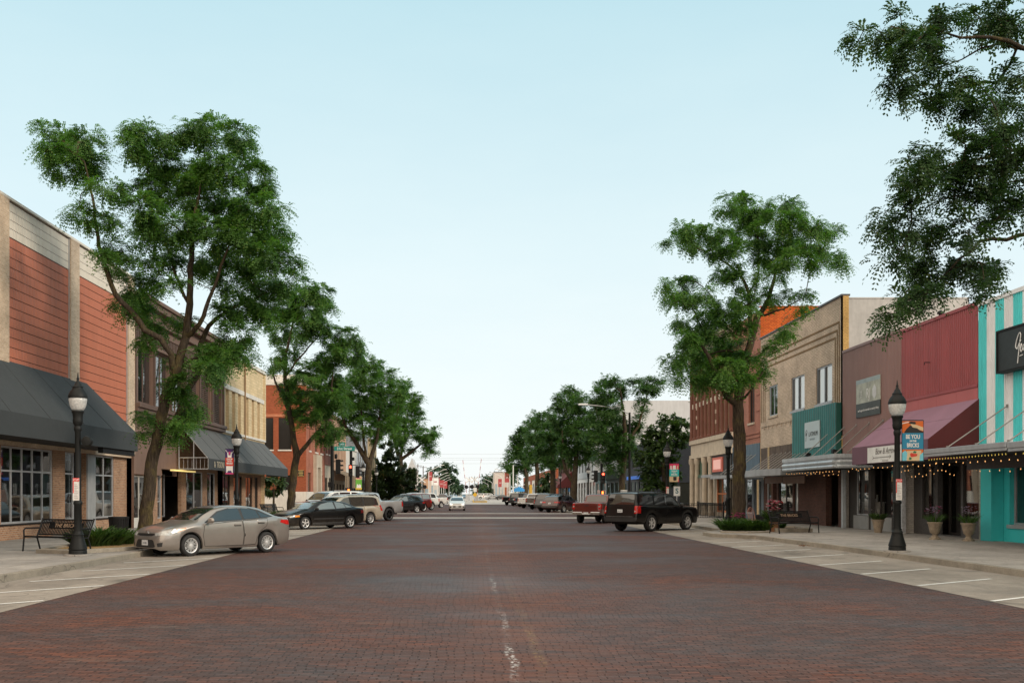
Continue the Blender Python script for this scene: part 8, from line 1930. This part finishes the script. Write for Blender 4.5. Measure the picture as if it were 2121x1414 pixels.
# low far buildings
def low(name, lb, x0, x1, D, zt, m, dep=14, kids_=()):
    a, b_ = px(x0, D), px(x1, D); r = thing(name, lb, 'building', ((a + b_) / 2, D, 0)); mb = MB(); mb.box(a, b_, D, D + dep, 0, zt); mb.build('wall', m, r, world=True)
    mb = MB(); mb.box(a - .2, b_ + .2, D - .2, D + dep + .2, zt + .002, zt + .25); mb.build('roof', M_ROOF, r, world=True)
    for nm, u0, u1, z0, z1, mm in kids_:
        mb = MB(); mb.box(a + (b_ - a) * u0, a + (b_ - a) * u1, D - .06, D - .005, z0, z1); mb.build(nm, mm, r, world=True)
    return r
M_PALEB = mat('pale_render', (.52, .47, .43), .85, 0, .08, .2); M_PEACH = mat('peach_render', (.52, .33, .22), .85, 0, .1, .2); M_BLUEP = mat('blue_glass_panel', (.28, .36, .42), .3)
low('gas_station', 'pale petrol station with an orange red sign band far at left', 838, 861, 236, 7.0, M_PALEB, 10, (('window', .1, .4, .4, 3.4, M_DKALU), ('window', .5, .62, .4, 3.2, M_DKALU), ('door', .66, .76, .05, 3.2, M_DKALU), ('sign_band', .78, .99, 2.4, 3.6, emit('orange_sign', (.75, .2, .05), .4))))
r = low('grey_gabled_building', 'grey gabled building behind the petrol station', 846, 860, 262, 7.8, mat('pale_grey_siding', (.46, .47, .49), .8)); mb = MB(); a, b_ = px(846, 262), px(860, 262); mb.prism([(a - .3, 262, 8.06), (b_ + .3, 262, 8.06), ((a + b_) / 2, 262, 10.9)], (0, 12, 0)); mb.build('gable', MATS['pale_grey_siding'], r, world=True)
low('roadside_shop', 'long peach roadside shop beside the left road lights', 868, 889, 330, 6.6, M_PEACH, 16, (('window', .1, .5, .8, 3, M_BLUEP), ('window', .58, .9, .8, 3.4, M_BLUEP)))
low('roadside_shop', 'pale roadside shop with a blue glass front at left', 890, 906, 400, 8.2, M_PALEB, 16, (('window', .1, .5, 1.0, 5, M_BLUEP), ('window', .58, .92, .6, 3.4, M_BLUEP)))
low('pale_block', 'pale flat roofed block beyond the right road lights', 1024, 1054, 440, 11.0, M_PALEB, 30, (('window', .06, .2, 1, 6, M_BLUEP), ('window', .3, .42, 1, 5, M_BLUEP), ('window', .5, .6, 1, 6, M_BLUEP), ('brick_panel', .72, .98, 0, 4.6, M_ORANGE)))
# arched brick building at right
D0, D1 = 262, 430
b = thing('arched_building', 'orange brick building with white arches at the far right', 'building', (18, 300, 0))
mb = MB(); wall_mb(mb, 'x', 21.5, D0, D1, 0, 8.4, [(D0 + 6 + 28 * k, D0 + 26 + 28 * k, 0, 6.6) for k in range(6)], .5, -1); wall_mb(mb, 'y', D0, 21.5, 44, 0, 8.4, [], .3, -1); mb.quad((21.5, D1, 0), (44, D1, 0), (44, D1, 8.4), (21.5, D1, 8.4)); mb.build('wall', M_ORANGE, b, world=True)
mb = MB(); mb.quad((21.6, D0, 8.2), (44, D0, 8.2), (44, D1, 8.2), (21.6, D1, 8.2)); mb.build('roof', M_ROOF, b, world=True)
for k in range(6):
    a = D0 + 6 + 28 * k; mb = MB(); pts = [(21.7, a, 0), (21.7, a, 6.6), (21.7, a + 20, 6.6), (21.7, a + 20, 0), (21.7, a + 17, 0), (21.7, a + 17, 3.4), (21.7, a + 14, 5.0), (21.7, a + 10, 5.5), (21.7, a + 6, 5.0), (21.7, a + 3, 3.4), (21.7, a + 3, 0)]
    mb.prism(pts, (.3, 0, 0)); mb.build('arch', M_WHTTRIM, b, world=True); mb = MB(); mb.box(21.95, 22.05, a, a + 20, 0, 6.6); mb.build('window', M_BLUEP, b, world=True)
for k, (x, D, z, c, lb) in enumerate(((1075, 255, 2.3, (.03, .24, .55), 'bright blue shop umbrella before the white arches'), (1096, 258, 2.2, (.6, .36, .05), 'yellow shop flag before the white arches'))):
    r = thing('shop_flag' if k else 'umbrella', lb, 'flag' if k else 'umbrella', (px(x, D), D, SW)); mb = MB(); mb.tube([(0, 0, 0), (0, 0, z + 1.8)], .04, 6); mb.build('post', M_BLACK, r)
    mb = MB()
    if k: mb.box(.04, .75, -.02, .02, z - .6, z + 1.7)
    else: mb.lathe([(2.0, z - .1), (1.0, z + .7), (.02, z + 1.1)], (0, 0, 0), 10, cap=False)
    mb.build('cloth', mat('cloth_%d' % k, c, .7), r)
M_SIGNRED = mat('roadside_red', (.34, .05, .055), .5, 0, .1, 2); M_SIGNW = M_LETW
for i, (x, D, z, w_, h, lb) in enumerate(((891, 300, 5.6, 1.3, 2.6, 'red roadside sign on the nearest left light'), (901, 360, 4.8, 2.4, 2.4, 'white and red roadside sign'), (906.5, 430, 5.2, 1.6, 3.4, 'red roadside sign third from left'), (914.5, 500, 4.8, 2.2, 3.6, 'red roadside sign fourth from left'), (922, 580, 4.8, 2.4, 4.2, 'red roadside sign nearest the far trees'), (1050, 290, 5.0, 1.3, 2.8, 'red banner sign left of the arched brick building'), (1036, 400, 4.4, 1.6, 3.2, 'red banner sign before the pale block'), (1027.5, 460, 4.0, 1.8, 3.4, 'red banner sign at the left end of the pale block'))):
    r = thing('roadside_sign', lb, 'sign', (px(x, D), D - .4, 0), 0, 'red roadside signs beyond the tracks'); mb = MB(); mb.tube([(0, 0, 0), (0, 0, z)], .07, 6); mb.build('post', M_GALV, r); mb = MB(); mb.box(-w_ / 2, w_ / 2, -.08, .08, z, z + h); p_ = mb.build('sign_face', M_SIGNW if i == 1 else M_SIGNRED, r)
    mb = MB(); mb.box(-w_ * .28, w_ * .28, -.1, -.081, z + h * .42, z + h * .58); mb.build('emblem', M_SIGNRED if i == 1 else mat('faded_pink', (.45, .25, .25), .6), p_)
# far trees
def fartree(lb, D, blobs, seed, base_x, kind='shade_tree', ln=2.4, wd=1.3, tips=.16, m=None, spread=9):
    tree(kind, lb, D, (px(base_x, D), D, 0), [[(base_x, CY + HC * FPX / D, .5), (base_x, min(b[1] for b in blobs) + 12, .15)]], blobs, seed, m or M_FARLEAF, per_tip=12, ln=ln, wd=wd, tips=tips, spread=spread, step=2.4, clump=2.6, group='broad trees at the far end of the street', minr=.1)
fartree('tallest far tree behind the left road lights', 820, [(919, 958, 8), (912, 968, 10), (926, 972, 10), (938, 966, 7), (942, 975, 7), (920, 985, 12), (935, 988, 10), (946, 990, 7), (908, 985, 9), (925, 1000, 12), (942, 1003, 10), (915, 1008, 10)], 41, 928)
fartree('far tree left of the tallest one', 800, [(890, 978, 8), (898, 970, 8), (884, 988, 8), (895, 990, 11), (906, 995, 9), (882, 1000, 8), (893, 1006, 10), (880, 1012, 7)], 42, 893)
fartree('far tree right of the tallest one', 840, [(950, 1000, 7), (954, 1008, 6), (945, 1012, 8), (957, 1015, 4), (938, 1014, 8)], 43, 948)
fartree('rounded far tree right of the crossing signals', 760, [(1006, 988, 9), (1016, 984, 9), (1026, 990, 7), (1000, 1000, 9), (1012, 1000, 11), (1026, 1003, 9), (1002, 1012, 8), (1016, 1012, 9), (1030, 1012, 7), (994, 1006, 6)], 44, 1013)
fartree('low far tree behind the right crossing gate', 860, [(988, 1008, 7), (994, 1014, 6), (984, 1016, 5), (1000, 1016, 6)], 45, 990)
fartree('far tree above the pale block', 520, [(1046, 992, 7), (1052, 988, 6), (1056, 996, 7), (1062, 990, 5)], 46, 1052)
fartree('far tree behind the petrol station', 330, [(842, 985, 8), (850, 992, 8), (836, 998, 8), (858, 1000, 6)], 47, 845)
fartree('low bush beneath the rounded far tree', 440, [(1004, 1014, 5), (1009, 1012, 4), (1000, 1017, 4)], 48, 1005, 'bush', m=M_LEAF2)
tag(sheet('treeline_ground', [rect(-400, -16, 900, 1000)], -.01, M_GROUND), kind='structure')
rgt = np.random.default_rng(7); n = 9000; P = np.stack([rgt.uniform(-420, 480, n), rgt.uniform(1150, 1260, n), rgt.random(n) ** .8 * 15], 1); P = P[np.abs(P[:, 0] + 2) > 9]; P[:, 2] *= .55 + .45 * np.sin(P[:, 0] * .045) ** 2; n = len(P)
Dr = unit(rgt.normal(0, 1, (n, 3))); V, F = fronds(P, Dr, rgt.uniform(2, 4, n), rgt.uniform(1.6, 2.6, n), rgt, 2, .2); o = np_mesh('distant_woods', V, F, M_FARLEAF, None); tag(o, 'band of distant green woods along the horizon', 'woods', kind='stuff')
# far small vehicles
sp_ = scaled(SEDAN, 4.7, 1.8, 1.5)
far = [(895, 190, 'beige sedan', P_CHAMP, (1, -.2)), (1016, 330, 'white van', P_WHITE, (1, 0)), (1029, 345, 'blue car', None, (1, .1)), (1042, 300, 'dark car', P_GREY, (1, .05)), (935, 300, 'white car', P_WHITE, (0, -1)), (942, 330, 'silver car', P_SILVER, (0, -1)), (962, 360, 'pale blue car', None, (0, -1)), (1003, 340, 'white suv', P_WHITE, (1, 0)), (917, 260, 'grey pickup', P_GREY, (1, -.1)), (884, 215, 'blue car', None, (.4, -1)), (1022, 300, 'silver car', P_SILVER, (1, .1))]
PB = paint('mid_blue_paint', (.09, .15, .21), .3, .2)
spots = ['just beyond the left row of parked cars', 'parked side on before the pale block', 'parked beside the white van beyond the tracks', 'parked side on near the right road lights', 'coming toward the tracks in the left lane', 'following the white car beyond the tracks', 'farthest of the oncoming cars', 'parked left of the white van beyond the tracks', 'crossing behind the left road lights', 'parked behind the white pickups at left', 'parked right of the white van beyond the tracks']
for k, (x, D, nm, pm, h) in enumerate(far):
    kind = nm.replace(' ', '_')
    if 'van' in nm or 'suv' in nm: suv(kind, nm + ' ' + spots[k], (px(x, D), D), h, pm or PB, scaled(BOX, 4.9, 1.9, 1.9), detail=0, group='small vehicles far down the street', cat='van' if 'van' in nm else 'suv')
    elif 'pickup' in nm: pickup(kind, nm + ' ' + spots[k], (px(x, D), D), h, pm, scaled(TRUCK, 5.6, 1.95, 1.8), 0, 'small vehicles far down the street')
    else: sedan(kind, nm + ' ' + spots[k], (px(x, D), D), h, pm or PB, sp_, G_CAR, 'c' if h[1] < -.5 else 'x', 0, plate=None, group='small vehicles far down the street')
# ------------------------------------------------------------------ sky, sun, camera
SUN_EL, SUN_AZ = R(24), R(118)        # azimuth clockwise from +Y: right and a little behind the camera
w = bpy.data.worlds.new('World'); scene.world = w; w.use_nodes = True
nt = w.node_tree; nt.nodes.clear()
sky = nt.nodes.new('ShaderNodeTexSky'); sky.sky_type = 'NISHITA'; sky.sun_disc = False
sky.sun_elevation = SUN_EL; sky.sun_rotation = SUN_AZ; sky.altitude = 300; sky.air_density = 1.0; sky.dust_density = 1.5; sky.ozone_density = 1.2
hs = nt.nodes.new('ShaderNodeHueSaturation'); hs.inputs['Saturation'].default_value = .62; hs.inputs['Hue'].default_value = .478; hs.inputs['Value'].default_value = SKY_VALUE
nt.links.new(sky.outputs[0], hs.inputs['Color'])
# thin high veil that pales the sky towards the horizon
tc = nt.nodes.new('ShaderNodeTexCoord'); sp = nt.nodes.new('ShaderNodeSeparateXYZ'); nt.links.new(tc.outputs['Generated'], sp.inputs[0])
rp = nt.nodes.new('ShaderNodeValToRGB'); rp.color_ramp.elements[0].position = 0.0; rp.color_ramp.elements[0].color = (*VEIL_LOW, 1)
rp.color_ramp.elements[1].position = .55; rp.color_ramp.elements[1].color = (*VEIL_HIGH, 1)
e = rp.color_ramp.elements.new(.22); e.color = (*VEIL_MID, 1)
nt.links.new(sp.outputs[2], rp.inputs[0])
# added warm glow in the unseen sky behind and left, to light the fronts
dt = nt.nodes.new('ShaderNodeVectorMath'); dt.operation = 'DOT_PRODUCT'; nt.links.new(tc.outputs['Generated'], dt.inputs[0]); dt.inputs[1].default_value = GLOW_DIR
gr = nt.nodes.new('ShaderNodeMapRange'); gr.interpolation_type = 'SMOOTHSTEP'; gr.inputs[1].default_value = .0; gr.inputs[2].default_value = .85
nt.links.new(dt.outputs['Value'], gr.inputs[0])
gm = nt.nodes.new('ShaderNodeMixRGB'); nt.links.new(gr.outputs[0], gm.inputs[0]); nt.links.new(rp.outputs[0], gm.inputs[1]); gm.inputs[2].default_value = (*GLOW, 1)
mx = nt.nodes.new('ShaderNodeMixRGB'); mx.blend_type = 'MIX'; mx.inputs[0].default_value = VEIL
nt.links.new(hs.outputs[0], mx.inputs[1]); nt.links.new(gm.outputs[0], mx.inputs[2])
# barely visible unevenness of the high haze
hm = nt.nodes.new('ShaderNodeMapping'); hm.inputs['Scale'].default_value = (1.0, 1.0, 3.2); nt.links.new(tc.outputs['Generated'], hm.inputs[0])
hn = nt.nodes.new('ShaderNodeTexNoise'); hn.inputs['Scale'].default_value = 2.2; hn.inputs['Detail'].default_value = 5; hn.inputs['Roughness'].default_value = .6; nt.links.new(hm.outputs[0], hn.inputs['Vector'])
hr = nt.nodes.new('ShaderNodeValToRGB'); hr.color_ramp.elements[0].position = .3; hr.color_ramp.elements[0].color = (.955, .975, .985, 1); hr.color_ramp.elements[1].position = .7; hr.color_ramp.elements[1].color = (1.035, 1.02, 1.01, 1)
nt.links.new(hn.outputs['Fac'], hr.inputs[0])
mz = nt.nodes.new('ShaderNodeMixRGB'); mz.blend_type = 'MULTIPLY'; mz.inputs[0].default_value = 1.0; nt.links.new(mx.outputs[0], mz.inputs[1]); nt.links.new(hr.outputs[0], mz.inputs[2]); mx = mz
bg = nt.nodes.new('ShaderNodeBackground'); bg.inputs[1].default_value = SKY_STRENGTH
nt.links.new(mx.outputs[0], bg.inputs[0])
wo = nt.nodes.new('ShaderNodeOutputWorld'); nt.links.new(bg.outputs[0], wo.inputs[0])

ld = bpy.data.lights.new('sun', 'SUN'); ld.energy = SUN_STRENGTH; ld.angle = R(SUN_ANGLE); ld.color = (1.0, .86, .70)
lo = bpy.data.objects.new('sun', ld); scene.collection.objects.link(lo)
to_sun = Vector((math.sin(SUN_AZ) * math.cos(SUN_EL), math.cos(SUN_AZ) * math.cos(SUN_EL), math.sin(SUN_EL)))
lo.rotation_euler = to_sun.to_track_quat('Z', 'Y').to_euler()

cam = bpy.data.cameras.new('camera'); co = bpy.data.objects.new('camera', cam); scene.collection.objects.link(co)
cam.sensor_width = 36.0; cam.lens = 36.0 * FPX / 2121.0; cam.clip_end = 6000; cam.clip_start = .1
co.location = (0, 0, HC); co.rotation_euler = (R(90), 0, 0)
cam.shift_x = (1060.5 - CX) / 2121.0; cam.shift_y = (CY - 707.0) / 2121.0
scene.camera = co
scene.view_settings.view_transform = 'Standard'; scene.view_settings.look = 'None'; scene.view_settings.gamma = 1.0
scene.view_settings.exposure = EXPOSURE
scene.render.engine = 'CYCLES'
scene.cycles.max_bounces = 6; scene.cycles.transparent_max_bounces = 12; scene.cycles.sample_clamp_indirect = 6
scene.cycles.use_denoising = True
